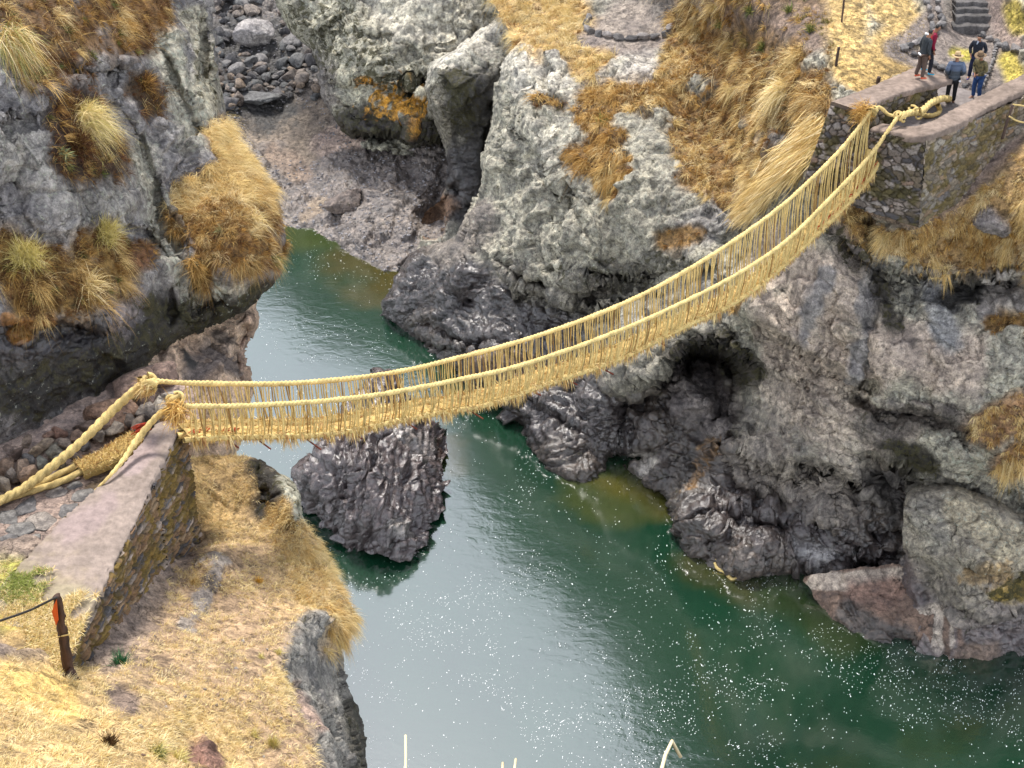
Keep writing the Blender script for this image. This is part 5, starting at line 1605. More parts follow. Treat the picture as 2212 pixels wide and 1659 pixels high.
# ------------------------------------------------------------------ loose stones
def boulder_geo(center, size, seed, sub=3, col=(.16, .15, .15), rot=None, wet=.3, cuts=12):
    bm = bmesh.new()
    bmesh.ops.create_icosphere(bm, subdivisions=sub, radius=1.0)
    co = np.array([v.co[:] for v in bm.verts])
    f = np.array([[v.index for v in p.verts] for p in bm.faces])
    bm.free()
    rr = np.random.default_rng(seed)
    for k in range(cuts):
        n_ = rr.normal(size=3)
        n_ /= np.linalg.norm(n_)
        h = rr.uniform(.42, .82)
        d = co @ n_ - h
        co = co - np.maximum(d, 0)[:, None] * n_ * .97
    co = co * (1 + .10 * fbm(co * 1.6 + seed * 3.3, 3) + .03 * fbm(co * 6 + seed, 3))[:, None]
    co = co * np.array(size)
    a = rr.uniform(0, 6.28) if rot is None else rot
    R_ = np.array([[math.cos(a), -math.sin(a), 0], [math.sin(a), math.cos(a), 0], [0, 0, 1]])
    co = co @ R_.T
    return co, f, np.tile(col, (len(co), 1))


def boulder(name, center, size, seed, label, col=(.16, .15, .15), group=None, sub=4, rot=None, prm=(.1, .35, .1, .25), cuts=13, cat='boulder'):
    co, f, c = boulder_geo(center, size, seed, sub, col, rot, cuts=cuts)
    me = mesh_np(name, co, [f], MAT_ROCK, attrs={'tint': c, 'prm': np.tile(prm, (len(co), 1))}, link=False)
    o = bpy.data.objects.new(name, me)
    COL.objects.link(o)
    o.location = center
    return tag(o, label, cat, group)


def on(key, u, v, dz=0.0):
    P, N = ground(key, u, v)
    return P + (0, 0, dz)


boulder('boulder', on('riverbed', 548, 92, .25), (1.55, 1.2, 1.15), 5, 'largest pale grey boulder in the gully, rounded with a fractured top', (.24, .235, .25), sub=5, rot=.3, prm=(.1, .3, 0, .15), cuts=9)
boulder('boulder', on('riverbed', 560, 222, .1), (1.35, .9, .5), 8, 'dark angular slab at the sandy lower edge of the boulder gully', (.085, .09, .1), sub=5, rot=.2, prm=(0, .4, 0, .1), cuts=12)
boulder('boulder', on('riverbed', 750, 448, .2), (1.3, .85, .65), 11, 'dark reddish boulder lying alone on the rock shelf above the pool', (.11, .09, .085), sub=5, rot=.5, prm=(.1, .5, .3, .4), cuts=9)
boulder('boulder', on('riverbed', 575, 8, .1), (.9, .7, .6), 15, 'dark brown grey boulder at the top edge of the gully', (.1, .09, .09), sub=4, rot=1.1)
boulder('boulder', on('riverbed', 505, 25, .1), (.95, .7, .6), 16, 'blue grey boulder at the upper left of the gully, partly hidden by the near cliff', (.17, .18, .2), sub=4, rot=2.0)
boulder('boulder', on('riverbed', 620, 30, .1), (.7, .55, .45), 17, 'brownish boulder wedged against the far pale rock high in the gully', (.15, .125, .115), sub=4, rot=.2)
boulder('boulder', on('riverbed', 500, 200, .0), (.6, .5, .35), 18, 'pale flat stone beside the near cliff edge above the dark slab', (.26, .25, .26), sub=4)
protos = []
for k in range(8):
    co, f, c = boulder_geo((0, 0, 0), (1, rng.uniform(.65, .95), rng.uniform(.45, .75)), 100 + k, 3, [(.075, .075, .085), (.13, .13, .14), (.05, .05, .058), (.1, .085, .08), (.16, .14, .13), (.065, .07, .078), (.2, .16, .13), (.09, .095, .105)][k], 0, cuts=10)
    protos.append(mesh_np('river_stone', co, [f], MAT_ROCK, attrs={'tint': c, 'prm': np.tile((.05, .35, .05, .1), (len(co), 1))}, link=False))
lab = 'small grey stone in the heap of river stones that fills the far gully'
rr = np.random.default_rng(21)
cnt = 0
pl = PIECES['riverbed']
big_px = [(548, 92, 62), (560, 222, 44)]
while cnt < 230:
    u, v = rr.uniform(462, 690), rr.uniform(-15, 245)
    # the heap narrows to the sand
    if u > 560 + 130 * (1 - abs(v - 130) / 130) or any(abs(u - a) < c_ and abs(v - b) < c_ * .7 for a, b, c_ in big_px) or (v > 200 and u > 560):
        if not (v > 120 and v < 215 and u < 690 and rr.random() < .5):
            continue
    s = rr.choice([.18, .24, .32, .44, .66], p=[.12, .2, .26, .24, .18])
    o = bpy.data.objects.new('river_stone', protos[cnt % 8])
    COL.objects.link(o)
    o.location = on('riverbed', u, v, s * .25)
    o.rotation_euler = (rr.uniform(-.4, .4), rr.uniform(-.4, .4), rr.uniform(0, 6.28))
    o.scale = (s, s, s)
    tag(o, lab, 'stone', 'stones heaped in the far gully')
    cnt += 1
co, f, c = [], [], []
# gravel between them and on the shelf
off = 0
gs = [boulder_geo((0, 0, 0), (1, .8, .6), 300 + k, 1, (.2, .19, .19), 0) for k in range(4)]
us_, vs_ = pl['u'], pl['v']
ok = (us_ > 455) & (us_ < 990) & (vs_ > -20) & (vs_ < 590) & (pl['P'][:, 2] > -.1) & ~((us_ > 540) & (us_ < 690) & (vs_ > 235) & (vs_ < 350))
idx = rr.choice(np.where(ok)[0], 2600)
for k in idx:
    a, b, cc_ = gs[k % 4]
    s = rr.uniform(.05, .12)
    co.append(a * s + pl['P'][k])
    f.append(b + off)
    c.append(np.tile(np.array((.19, .18, .185)) * rr.uniform(.5, 1.6), (len(a), 1)))
    off += len(a)
o = mesh_np('gravel', np.vstack(co), [np.vstack(f)], MAT_STONE, attrs={'tint': np.vstack(c)})
tag(o, kind='stuff')

# slanting rock standing in the river
RR = [(650, 1045), (668, 1015), (690, 992), (708, 962), (735, 930), (764, 890), (784, 860), (802, 832), (818, 822), (835, 826), (848, 842), (872, 870), (905, 910), (950, 945), (953, 985), (946, 1010), (948, 1060), (930, 1112), (915, 1140), (905, 1172), (888, 1192), (868, 1204), (835, 1192), (795, 1180), (758, 1158), (728, 1138), (700, 1108), (668, 1088), (645, 1072)]
o = piece('river_rock', RR,
      [(645, 1072, 'z', 0), (700, 1108, 'z', 0), (728, 1138, 'z', 0), (795, 1180, 'z', 0), (868, 1203, 'z', 0), (915, 1140, 'z', 0), (948, 1060, 'z', 0), (953, 985, 'z', 0), (950, 945, 'z', .1), (815, 803, 'z', 3.6), (745, 890, 'z', 3.2), (690, 960, 'z', 2.3), (642, 1035, 'z', .5), (870, 900, 'z', 2.4),
       (800, 1000, 'z', 2.7), (850, 1100, 'z', 1.5), (750, 1070, 'z', 1.6), (720, 1020, 'z', 2.3), (900, 1000, 'z', 1.3), (780, 1130, 'z', 1.0), (860, 1160, 'z', .8), (905, 930, 'z', 1.5)],
      sil=[(0, 13)], step=2.0, tint=(.06, .05, .055), prm=(0, .95, 0, .2), seed=14, amp=.75, wrinkle=.4, facet=.8, stria=2.2, bulge=(18, .8), kind=None, key='river_rock', jag=4,
      paints=[dict(l=[(860, 950), (900, 980)], r=26, tint=(.13, .12, .125), wet=1, flat=.7, nz=.6), dict(l=[(840, 1130), (870, 1150)], r=14, tint=(.13, .125, .13), flat=.6, nz=.6), dict(l=[(930, 960), (940, 1000)], r=10, tint=(.06, .035, .03), nz=.5)])
o.pop('kind', None)
tag(o, 'dark wet slanting rock that rises out of the river below the bridge', 'rock')

# rubble bank along the foot of the near cliff
rubble = [(285, 835, .75, .55, (.3, .22, .19)), (350, 815, .5, .4, (.27, .2, .18)), (235, 900, .75, .4, (.3, .2, .15)), (195, 925, .5, .35, (.2, .15, .13)), (165, 945, .3, .25, (.28, .2, .16)), (140, 962, .28, .24, (.3, .25, .22)), (118, 975, .3, .28, (.3, .29, .25)), (95, 958, .24, .18, (.4, .33, .26)),
          (78, 972, .2, .16, (.45, .36, .27)), (60, 1000, .26, .24, (.14, .14, .15)), (92, 1000, .22, .2, (.2, .21, .2)), (130, 995, .2, .2, (.2, .2, .18)), (48, 1018, .3, .4, (.24, .19, .16)), (70, 1030, .28, .36, (.27, .2, .16)), (28, 1030, .24, .38, (.2, .18, .17)), (10, 1010, .3, .3, (.3, .22, .17)),
          (8, 1045, .24, .3, (.28, .25, .22)), (160, 985, .16, .14, (.2, .17, .15)), (185, 965, .2, .16, (.1, .1, .11)), (215, 940, .24, .18, (.22, .2, .18)), (250, 925, .3, .2, (.28, .25, .22)), (260, 900, .3, .2, (.2, .16, .14)), (320, 860, .4, .35, (.2, .15, .14)), (345, 880, .4, .3, (.34, .32, .3)),
          (310, 890, .3, .3, (.25, .23, .22)), (330, 905, .3, .25, (.1, .09, .09)), (300, 915, .28, .22, (.2, .17, .15)), (370, 862, .3, .25, (.36, .34, .32)), (280, 905, .25, .2, (.14, .12, .11)), (110, 940, .2, .16, (.3, .2, .16)), (130, 935, .24, .18, (.32, .2, .16)), (60, 955, .2, .15, (.3, .24, .2)), (35, 980, .24, .2, (.2, .15, .13)), (20, 975, .2, .16, (.25, .2, .18))]
who = {0: 'large pinkish boulder under the rope knot at the foot of the near cliff', 2: 'broad flat topped reddish slab in the rubble bank beside the thick rope', 7: 'pale cream stone near the top of the rubble bank', 6: 'pale squarish greenish stone in the middle of the rubble bank', 12: 'upright brown slab in the rubble bank at the left edge'}
for k, (u, v, s, h, c) in enumerate(rubble):
    p = atz(u, v, 15.35 + h * .22)
    c = tuple(x * .78 for x in c)
    s *= 1.12
    nm = 'boulder' if s > .45 else 'rubble_stone'
    o = boulder(nm, p, (s, s * .72, h), 400 + k, who.get(k, 'rough stone packed in the rubble bank between the near cliff and the landing'), c, None if k in who else 'stones of the rubble bank', 3, prm=(.1, .1, .05, .1), cat='stone')
# flagstones on the landing
flags = [(175, 1075, .30), (125, 1062, .26), (60, 1095, .34), (20, 1120, .3), (90, 1130, .38), (150, 1105, .3), (40, 1145, .32), (120, 1165, .26), (200, 1095, .2), (75, 1165, .2), (215, 1072, .16), (15, 1165, .25), (160, 1050, .2)]
for k, (u, v, s) in enumerate(flags):
    p = on('landing', u, v, .0)
    boulder('flagstone', p, (s * 1.25, s, .05), 500 + k, 'flat grey flagstone set in the muddy floor of the near landing', [(.14, .14, .145), (.2, .185, .18), (.11, .11, .12)][k % 3], 'flagstones of the near landing', 3, prm=(0, .3, 0, .05), cat='paving stone')

# ------------------------------------------------------------------ people
def chain_mesh(name, verts, edges, radii, mat, parent=None, sub=2, root=0):
    """one continuous skin grown over a skeleton of joints"""
    me = bpy.data.meshes.new(name)
    me.from_pydata([tuple(v) for v in verts], edges, [])
    o = bpy.data.objects.new(name, me)
    COL.objects.link(o)
    sk = o.modifiers.new('skin', 'SKIN')
    sk.use_smooth_shade = True
    sk.branch_smoothing = 0.4
    lay = me.skin_vertices[0].data
    for k, r_ in enumerate(radii):
        lay[k].radius = r_ if isinstance(r_, tuple) else (r_, r_)
        lay[k].use_root = (k == root)
    ss = o.modifiers.new('sub', 'SUBSURF')
    ss.levels = ss.render_levels = sub
    dg = bpy.context.evaluated_depsgraph_get()
    m2 = bpy.data.meshes.new_from_object(o.evaluated_get(dg))
    m2.name = name
    o.modifiers.clear()
    o.data = m2
    m2.materials.clear()
    m2.materials.append(mat)
    for p in m2.polygons:
        p.use_smooth = True
    if parent:
        o.parent = parent
    return o


SKIN = plain_material('brown_skin', (.25, .12, .07), .55, .12, 20, .001)
HAIR = plain_material('black_hair', (.012, .010, .010), .5, .4, 60, .01, stretch=(1, 1, .2))
EYE = plain_material('dark_eye', (.01, .008, .007), .2, .1, 20, 0)


def cloth(name, c, var=.22, bump=.012, scale=9, stretch=(1, 1, 1)):
    return plain_material(name, c, .85, var, scale, bump, .2, stretch)


def lathe(name, prof, mat, parent, loc, seg=24, squash=(1, 1), tilt=(0, 0)):
    co, f = [], []
    for (r_, z) in prof:
        for k in range(seg):
            a = 2 * math.pi * k / seg
            x, y = r_ * math.cos(a) * squash[0], r_ * math.sin(a) * squash[1]
            co.append((x, y, z + .03 * math.cos(2 * a) * max(0, r_ - .12) / .1))
    for i_ in range(len(prof) - 1):
        for k in range(seg):
            f.append((i_ * seg + k, i_ * seg + (k + 1) % seg, (i_ + 1) * seg + (k + 1) % seg, (i_ + 1) * seg + k))
    me = bpy.data.meshes.new(name)
    me.from_pydata(co, [], f)
    me.materials.append(mat)
    for p in me.polygons:
        p.use_smooth = True
    o = bpy.data.objects.new(name, me)
    COL.objects.link(o)
    o.parent = parent
    o.location = loc
    o.rotation_euler = (tilt[0], tilt[1], 0)
    return o


def hand(w, e, nrm, s=1):
    """verts/edges/radii of a relaxed hand that continues a wrist w coming from elbow e"""
    d = (w - e).normalized()
    side = d.cross(nrm).normalized()
    V, E, R = [w + d * .04, w + d * .085], [(0, 1)], [(.034, .018), (.036, .018)]
    for k, (off, ln, curl) in enumerate(((-.028, .070, .25), (-.010, .080, .35), (.010, .074, .42), (.027, .058, .5))):
        base = len(V)
        a = V[1] + side * off + d * .015
        b_ = a + (d + nrm * curl).normalized() * ln * .5
        c_ = b_ + (d + nrm * curl * 2.6).normalized() * ln * .5
        V += [a, b_, c_]
        R += [.0095, .009, .0075]
        E += [(1, base), (base, base + 1), (base + 1, base + 2)]
    base = len(V)
    a = V[0] + side * (-.034)
    V += [a, a + (d * .8 - side * .5 + nrm * .4).normalized() * .035, a + (d * 1.0 - side * .35 + nrm * .8).normalized() * .062]
    R += [.012, .010, .008]
    E += [(0, base), (base, base + 1), (base + 1, base + 2)]
    return V, E, R


def person(loc, face, label, h=1.68, hair=True, hat=None, jacket=(.1, .1, .1), trousers=(.05, .05, .05), shoes=(.1, .1, .1), pose='side', head_tilt=.5, stance=.10, step_=.0, lean=0.0,
           jacket_len=.0, puff=0.0, jmat=None, sleeves=None, hatcol=(.4, .3, .18), build=1.0):
    root = empty('person', loc, label, 'person')
    root.rotation_euler = (0, 0, face)
    k = h / 1.70
    V = Vector
    # local frame: +y forward, +x the right hand
    hipz, shz = .90 * k, 1.40 * k
    pel = V((0, 0, hipz))
    ch = V((0, lean * .35, 1.20 * k))
    nk = V((0, lean * .6 + .01, 1.47 * k))
    neck2 = V((0, lean * .6 + .02 + .02 * head_tilt, 1.53 * k))
    hd = V((0, lean * .6 + .035 + .05 * head_tilt, 1.60 * k))
    crown = hd + V((0, .02 - .06 * head_tilt + .03, .075 * k))
    verts, edges, rad = [pel, ch, nk, neck2, hd, crown], [(0, 1), (1, 2), (2, 3), (3, 4), (4, 5)], [(.14 * build, .105 * build), (.15 * build, .11 * build), (.062, .06), .058, (.078, .094), (.070, .082)]
    arms, legs = {}, {}
    for sx in (-1, 1):
        sh = V((sx * .175 * build, lean * .6, 1.42 * k))
        if pose == 'pockets':
            el = V((sx * .27 * build, -.06 + lean * .4, 1.14 * k))
            wr = V((sx * .19 * build, .10 + lean * .3, .97 * k))
        elif pose == 'back':
            el = V((sx * .26 * build, -.10, 1.14 * k))
            wr = V((sx * .17 * build, .08, .96 * k))
        elif pose == 'front':
            el = V((sx * .25 * build, .02, 1.14 * k))
            wr = V((sx * .06 * build, .20, .98 * k))
        else:
            el = V((sx * .235 * build, -.02 + lean * .3, 1.13 * k))
            wr = V((sx * .225 * build, .06 + lean * .2, .88 * k))
        hp = V((sx * .09 * build, 0, .86 * k))
        kn = V((sx * (.09 + stance * .25), .03 + step_ * sx * .5, .47 * k))
        an = V((sx * (.08 + stance * .5), -.03 + step_ * sx, .09 * k))
        toe = an + V((sx * .02, .16, -.06 * k))
        arms[sx], legs[sx] = (sh, el, wr), (hp, kn, an, toe)
        b = len(verts)
        verts += [sh, el, wr]
        rad += [.056 * build, .043, .028]
        edges += [(1, b), (b, b + 1), (b + 1, b + 2)]
        hv_, he, hr = hand(wr, el, V((-sx, .4, 0)).normalized())
        hb = len(verts)
        verts += hv_
        rad += hr
        edges += [(b + 2, hb)] + [(x + hb, y + hb) for x, y in he]
        b = len(verts)
        verts += [hp, kn, an, toe]
        rad += [.085 * build, .058, .042, .03]
        edges += [(0, b), (b, b + 1), (b + 1, b + 2), (b + 2, b + 3)]
    body = chain_mesh('body', verts, edges, rad, SKIN, root, 2)
    # clothes follow the body
    jm = jmat or cloth('jacket_cloth', jacket)
    jv = [V((0, 0, (.80 - jacket_len) * k)), V((0, .0, .92 * k)), V((0, lean * .35, 1.18 * k)), V((0, lean * .55, 1.36 * k)), nk + V((0, 0, -.01))]
    jr = [(.175 * build + puff, .135 * build + puff), (.172 * build + puff, .132 * build + puff), (.175 * build + puff, .135 * build + puff), (.16 * build + puff * .7, .115 * build + puff * .7), (.085, .085)]
    je = [(0, 1), (1, 2), (2, 3), (3, 4)]
    for sx in (-1, 1):
        sh, el, wr = arms[sx]
        b = len(jv)
        jv += [sh, el, wr + (el - wr).normalized() * .015]
        jr += [.076 * build + puff * .6, .062 + puff * .7, .046 + puff * .4]
        je += [(3, b), (b, b + 1), (b + 1, b + 2)]
    chain_mesh('jacket', jv, je, jr, jm, root, 2, root=2)
    tv, tr, te = [V((0, 0, .93 * k))], [(.15 * build, .12 * build)], []
    tm = cloth('trouser_cloth', trousers, .25, .012, 12)
    for sx in (-1, 1):
        hp, kn, an, toe = legs[sx]
        b = len(tv)
        tv += [hp + V((0, 0, -.02)), kn, an + V((0, 0, .05)), an + V((0, -.005, -.01))]
        tr += [.103 * build, .078, .066, .064]
        te += [(0, b), (b, b + 1), (b + 1, b + 2), (b + 2, b + 3)]
    chain_mesh('trousers', tv, te, tr, tm, root, 2)
    sm_ = plain_material('shoe', shoes, .5, .15, 20, .002)
    for sx in (-1, 1):
        hp, kn, an, toe = legs[sx]
        chain_mesh('shoe', [an + V((0, -.05, -.045)), an + V((0, .03, -.04)), an + V((sx * .01, .12, -.055)), an + V((sx * .02, .18, -.06))], [(0, 1), (1, 2), (2, 3)], [(.042, .04), (.046, .042), (.05, .034), (.036, .025)], sm_, root, 2)
    # face
    fw = V((0, math.cos(.6 * head_tilt), -math.sin(.6 * head_tilt)))
    upv = V((0, math.sin(.6 * head_tilt), math.cos(.6 * head_tilt)))
    hc = hd + V((0, .012, .01))
    chain_mesh('nose', [hc + fw * .088 + upv * .012, hc + fw * .112 - upv * .018], [(0, 1)], [.010, .016], SKIN, root, 1)
    chain_mesh('mouth', [hc + fw * .086 - upv * .052 + V((-.022, 0, 0)), hc + fw * .094 - upv * .052, hc + fw * .086 - upv * .052 + V((.022, 0, 0))], [(0, 1), (1, 2)], [.005, .007, .005], plain_material('lips', (.2, .07, .06), .5), root, 1)
    for sx in (-1, 1):
        chain_mesh('eye', [hc + fw * .082 + upv * .016 + V((sx * .03, 0, 0)), hc + fw * .084 + upv * .016 + V((sx * .04, -.003, 0))], [(0, 1)], [.009, .007], EYE, root, 1)
        chain_mesh('ear', [hc + V((sx * .082, -.02, .025)), hc + V((sx * .086, -.025, -.02))], [(0, 1)], [.014, .010], SKIN, root, 1)
    if hair:
        chain_mesh('hair', [hd + V((0, -.05, -.01)), hd + V((0, -.045, .05)), crown + V((0, -.005, .012)), crown + V((0, .055, -.005))], [(0, 1), (1, 2), (2, 3)], [(.078, .05), (.088, .07), (.084, .072), (.06, .03)], HAIR, root, 2)
    if hat:
        hm = plain_material('felt_hat', hatcol, .85, .12, 12, .004)
        lathe('hat', [(.002, .135), (.05, .14), (.085, .12), (.098, .06), (.104, .0), (.15, -.012), (.195, -.004), (.197, -.012), (.15, -.024), (.10, -.012)], hm, root, hd + V((0, .01, .055)), tilt=(-.25 * head_tilt, 0))
        lathe('hat_band', [(.1, .032), (.107, .03), (.110, .004), (.106, .0)], plain_material('hat_band', (.05, .03, .02), .7), root, hd + V((0, .01, .055)), tilt=(-.25 * head_tilt, 0))
    return root


def extra(root, name, verts, edges, rad, col, rough=.7, sub=2):
    return chain_mesh(name, [Vector(v) for v in verts], edges, rad, plain_material(name, col, rough, .15, 20, .003), root, sub)


def face_to(a, b):
    d = np.array(b) - np.array(a)
    return math.atan2(-d[0], d[1])


def puffer_material():
    m, n, l, b = new_mat('quilted_jacket')
    co = n.new('ShaderNodeTexCoord').outputs['Object']
    sx = n.new('ShaderNodeSeparateXYZ')
    l.new(co, sx.inputs[0])
    nz = noise(n, l, co, 4, 3)
    zz = mathn(n, l, 'ADD', mathn(n, l, 'MULTIPLY', sx.outputs[2], 62.0), mathn(n, l, 'MULTIPLY', nz.outputs[0], 2.5))
    w = mathn(n, l, 'ABSOLUTE', mathn(n, l, 'SINE', mathn(n, l, 'MULTIPLY', zz, .5)))
    up = ramp(n, l, sx.outputs[2], 1.12, 1.2)
    c = mixc(n, l, up, (.035, .048, .065), (.075, .105, .17))
    c = mixc(n, l, .5, c, mixc(n, l, nz.outputs[0], (.6, .6, .6), (1.4, 1.4, 1.4)), 'MULTIPLY')
    l.new(c, b.inputs['Base Color'])
    b.inputs['Roughness'].default_value = .5
    bp = n.new('ShaderNodeBump')
    bp.inputs['Distance'].default_value = .005
    l.new(w, bp.inputs['Height'])
    l.new(bp.outputs[0], b.inputs['Normal'])
    return m


def camo_material():
    m, n, l, b = new_mat('olive_jacket')
    co = n.new('ShaderNodeTexCoord').outputs['Object']
    a = noise(n, l, co, 9, 3)
    c = mixc(n, l, ramp(n, l, a.outputs[0], .4, .55), (.05, .045, .02), (.15, .12, .05))
    l.new(c, b.inputs['Base Color'])
    b.inputs['Roughness'].default_value = .8
    return m


# where they stand
q3 = atz(2051, 221, 16.0)
q4 = atz(2106, 215, 16.0)
q5 = atz(2100, 172, 16.0)
q1 = atz(1986, 168, 17.0)
q2 = atz(2001, 157, 16.98)
tgt = np.array([13.6, 43.5, 16])
p1 = person(tuple(q1), face_to(q1, q4) + .1, 'man in dark grey jacket with red scarf and orange shoes, standing on the wall top', h=1.60, jacket=(.035, .04, .045), trousers=(.085, .06, .05), shoes=(.55, .09, .04), head_tilt=1.0, lean=.12, step_=.03, jacket_len=-.02)
extra(p1, 'scarf', [(-.05, .13, 1.47), (0, .17, 1.42), (.03, .2, 1.2), (.03, .19, .98)], [(0, 1), (1, 2), (2, 3)], [(.03, .05), (.05, .05), (.045, .03), (.04, .02)], (.45, .02, .03))
extra(p1, 'shirt_hem', [(-.1, -.13, .84), (.08, -.14, .82)], [(0, 1)], [(.03, .04), (.03, .03)], (.7, .7, .7))
extra(p1, 'collar', [(-.07, .03, 1.5), (0, -.06, 1.52), (.07, .03, 1.5)], [(0, 1), (1, 2)], [.025, .03, .025], (.75, .75, .75))
p2 = person(tuple(q2), face_to(q2, q4) - .1, 'man in maroon tracksuit top, black trousers and bright blue shoes', h=1.63, jacket=(.16, .008, .028), trousers=(.014, .015, .022), shoes=(.02, .33, .52), head_tilt=1.0, lean=.08, stance=.2, step_=.08)
p3 = person(tuple(q3), face_to(q3, q3 + (-.1, 1, 0)) - .25, 'person seen from behind in a straw hat and quilted blue jacket', h=1.66, hair=True, hat=True, hatcol=(.44, .31, .17), jmat=puffer_material(), trousers=(.016, .017, .02), shoes=(.25, .14, .09), pose='back', puff=.035, jacket_len=.04, build=1.08, stance=.06, head_tilt=.4)
extra(p3, 'paper', [(.17, -.10, .84), (.20, -.14, .78)], [(0, 1)], [(.05, .02), (.045, .02)], (.75, .75, .78))
p4 = person(tuple(q4), face_to(q4, q3) + .35, 'man in brown felt hat, mottled olive jacket and loose blue jeans', h=1.64, hair=True, hat=True, hatcol=(.16, .105, .06), jmat=camo_material(), trousers=(.03, .07, .19), shoes=(.3, .19, .15), pose='front', head_tilt=.9, lean=.1, jacket_len=.02, build=1.05)
p5 = person(tuple(q5), face_to(q5, q3) + .1, 'bareheaded man in navy jacket with hands in his pockets', h=1.62, jacket=(.018, .022, .032), trousers=(.018, .024, .055), shoes=(.04, .04, .2), pose='pockets', head_tilt=1.0, lean=.06)
extra(p5, 'scarf', [(-.07, .06, 1.5), (0, .11, 1.46), (.07, .06, 1.5), (.05, .13, 1.3)], [(0, 1), (1, 2), (1, 3)], [.03, .035, .03, .015], (.35, .4, .48))

# ------------------------------------------------------------------ posts, strings, kerbs and steps
WOOD = plain_material('weathered_post', (.055, .028, .018), .75, .6, 14, .01, stretch=(1, 1, .15))
WOOD2 = plain_material('grey_post', (.07, .045, .035), .8, .4, 14, .01, stretch=(1, 1, .2))


def prism_path(name, pts, rad, mat, parent=None, m=10, seed=0, rough=.12, taper=(1, 1)):
    P, L = catmull(pts, max(4, int(np.linalg.norm(np.diff(np.array(pts, float), axis=0), axis=1).sum() / .06)))
    T, A, B = frames(P)
    n = len(P)
    th = np.linspace(0, 2 * np.pi, m, endpoint=False)
    R = rad * np.linspace(taper[0], taper[1], n)
    co = P[:, None] + R[:, None, None] * (np.cos(th)[None, :, None] * A[:, None] + np.sin(th)[None, :, None] * B[:, None])
    co = co.reshape(-1, 3)
    co += rad * rough * np.stack([fbm(co * 9 + seed, 2), fbm(co * 9 + 7 + seed, 2), fbm(co * 9 + 13, 2)], 1)
    i = np.arange(n - 1)[:, None] * m
    j = np.arange(m)[None]
    q = np.stack([i + j, i + (j + 1) % m, i + m + (j + 1) % m, i + m + j], -1).reshape(-1, 4)
    co = np.vstack([co, P[:1], P[-1:]])
    a = np.arange(m)
    t = np.concatenate([np.stack([(a + 1) % m, a, np.full(m, n * m)], 1), np.stack([(n - 1) * m + a, (n - 1) * m + (a + 1) % m, np.full(m, n * m + 1)], 1)])
    o = mesh_np(name, co, [q, t], mat)
    return child(o, parent) if parent else o


STRING = plain_material('straw_string', (.5, .37, .15), .8, .2, 20, .001)
CORD = plain_material('black_cord', (.03, .028, .026), .7, .3, 30, .002)
fb = on('bank', 150, 1472, -.1)
D0 = np.linalg.norm(fb - (0, 0, CAM_Z))


def near_fb(u, v, dy=0.0):
    return aty(u, v, fb[1] + dy)


post = empty('fence_post', tuple(fb), 'dark burnt wooden post with an orange tag near its top, by the parapet', 'fence post')
prism_path('shaft', [fb, near_fb(143, 1415), near_fb(134, 1360), near_fb(126, 1300), near_fb(122, 1286)], .085, WOOD, post, 12, 3, .3, (1.25, .85))
prism_path('root_knot', [fb + (.05, -.15, .0), near_fb(152, 1450, -.15), near_fb(164, 1470, -.2)], .07, WOOD, post, 8, 5, .5)
tagv = [near_fb(116, 1308, -.12), near_fb(122, 1296, -.12), near_fb(126, 1340, -.12), near_fb(121, 1352, -.12), near_fb(112, 1322, -.12)]
tv_ = np.vstack([tagv, np.array(tagv) + (0, .02, 0)])
tf = [np.array([(0, 4, 3), (0, 3, 2), (0, 2, 1), (5, 8, 9), (5, 7, 8), (5, 6, 7)])]
tq_ = [np.array([(k, (k + 1) % 5, (k + 1) % 5 + 5, k + 5) for k in range(5)])]
o = mesh_np('orange_tag', tv_, tf + tq_, plain_material('orange_tag', (.55, .09, .015), .6, .15, 10, .001), smooth=False)
child(o, post)
o = rope_obj('string_tie', [rope_geo([near_fb(133, 1374, -.10), near_fb(142, 1372, -.12), near_fb(150, 1370, -.10), near_fb(146, 1364, .1), near_fb(136, 1366, .09), near_fb(133, 1374, -.1)], .016, m=5, seed=3)], post)
o = prism_path('cord', [near_fb(122, 1290, -.08), near_fb(100, 1301, -.08), near_fb(60, 1320, -.08), near_fb(0, 1341, -.1), near_fb(-90, 1370, -.1)], .022, CORD, None, 8)
tag(o, 'taut dark cord tied to the top of the burnt post', 'cord')
o = prism_path('string', [near_fb(138, 1372, -.08), near_fb(100, 1384, -.08), near_fb(50, 1399, -.08), near_fb(0, 1414, -.08), near_fb(-90, 1440, -.08)], .011, STRING, None, 6)
tag(o, 'thin straw string tied to the middle of the burnt post', 'string')
# three plain stakes on the lawn and the stake beside the abutment
for (u0, v0, u1, v1, r_, lb) in ((1806, 142, 1812, 102, .05, 'thin dark stake standing alone on the straw coloured lawn'), (1894, 183, 1899, 166, .07, 'short thick stump stake beside the mud capped wall'), (1819, 48, 1824, -6, .035, 'tall thin stake at the top edge above the lone lawn stake')):
    a = on('east', u0, v0, -.05)
    b = aty(u1, v1, a[1])
    o = prism_path('stake', [a, (a + b) / 2, b], r_, WOOD2, None, 8, 2, .3)
    tag(o, lb, 'stake')
a = aty(1823, 8, on('east', 1819, 48)[1])
o = prism_path('string', [a, a + (-.15, .2, .1), a + (-1.5, 2.0, .8)], .014, STRING, None, 5)
tag(o, 'pale string running from the tall stake at the top edge', 'string')
a = np.array([16.45, 42.0, 15.35])
rail = empty('string_fence', tuple(a), 'leaning dark stake beside the side face of the abutment, carrying two straw rails', 'fence')
a0, a1, a2 = aty(2165, 300, 42.3), aty(2177, 258, 42.4), aty(2188, 226, 42.5)
prism_path('stake', [a0, a1, a2], .045, WOOD2, rail, 8, 5, .2)
prism_path('rail', [a2, aty(2212, 229, 42.6), aty(2320, 245, 42.8)], .028, STRING, rail, 7)
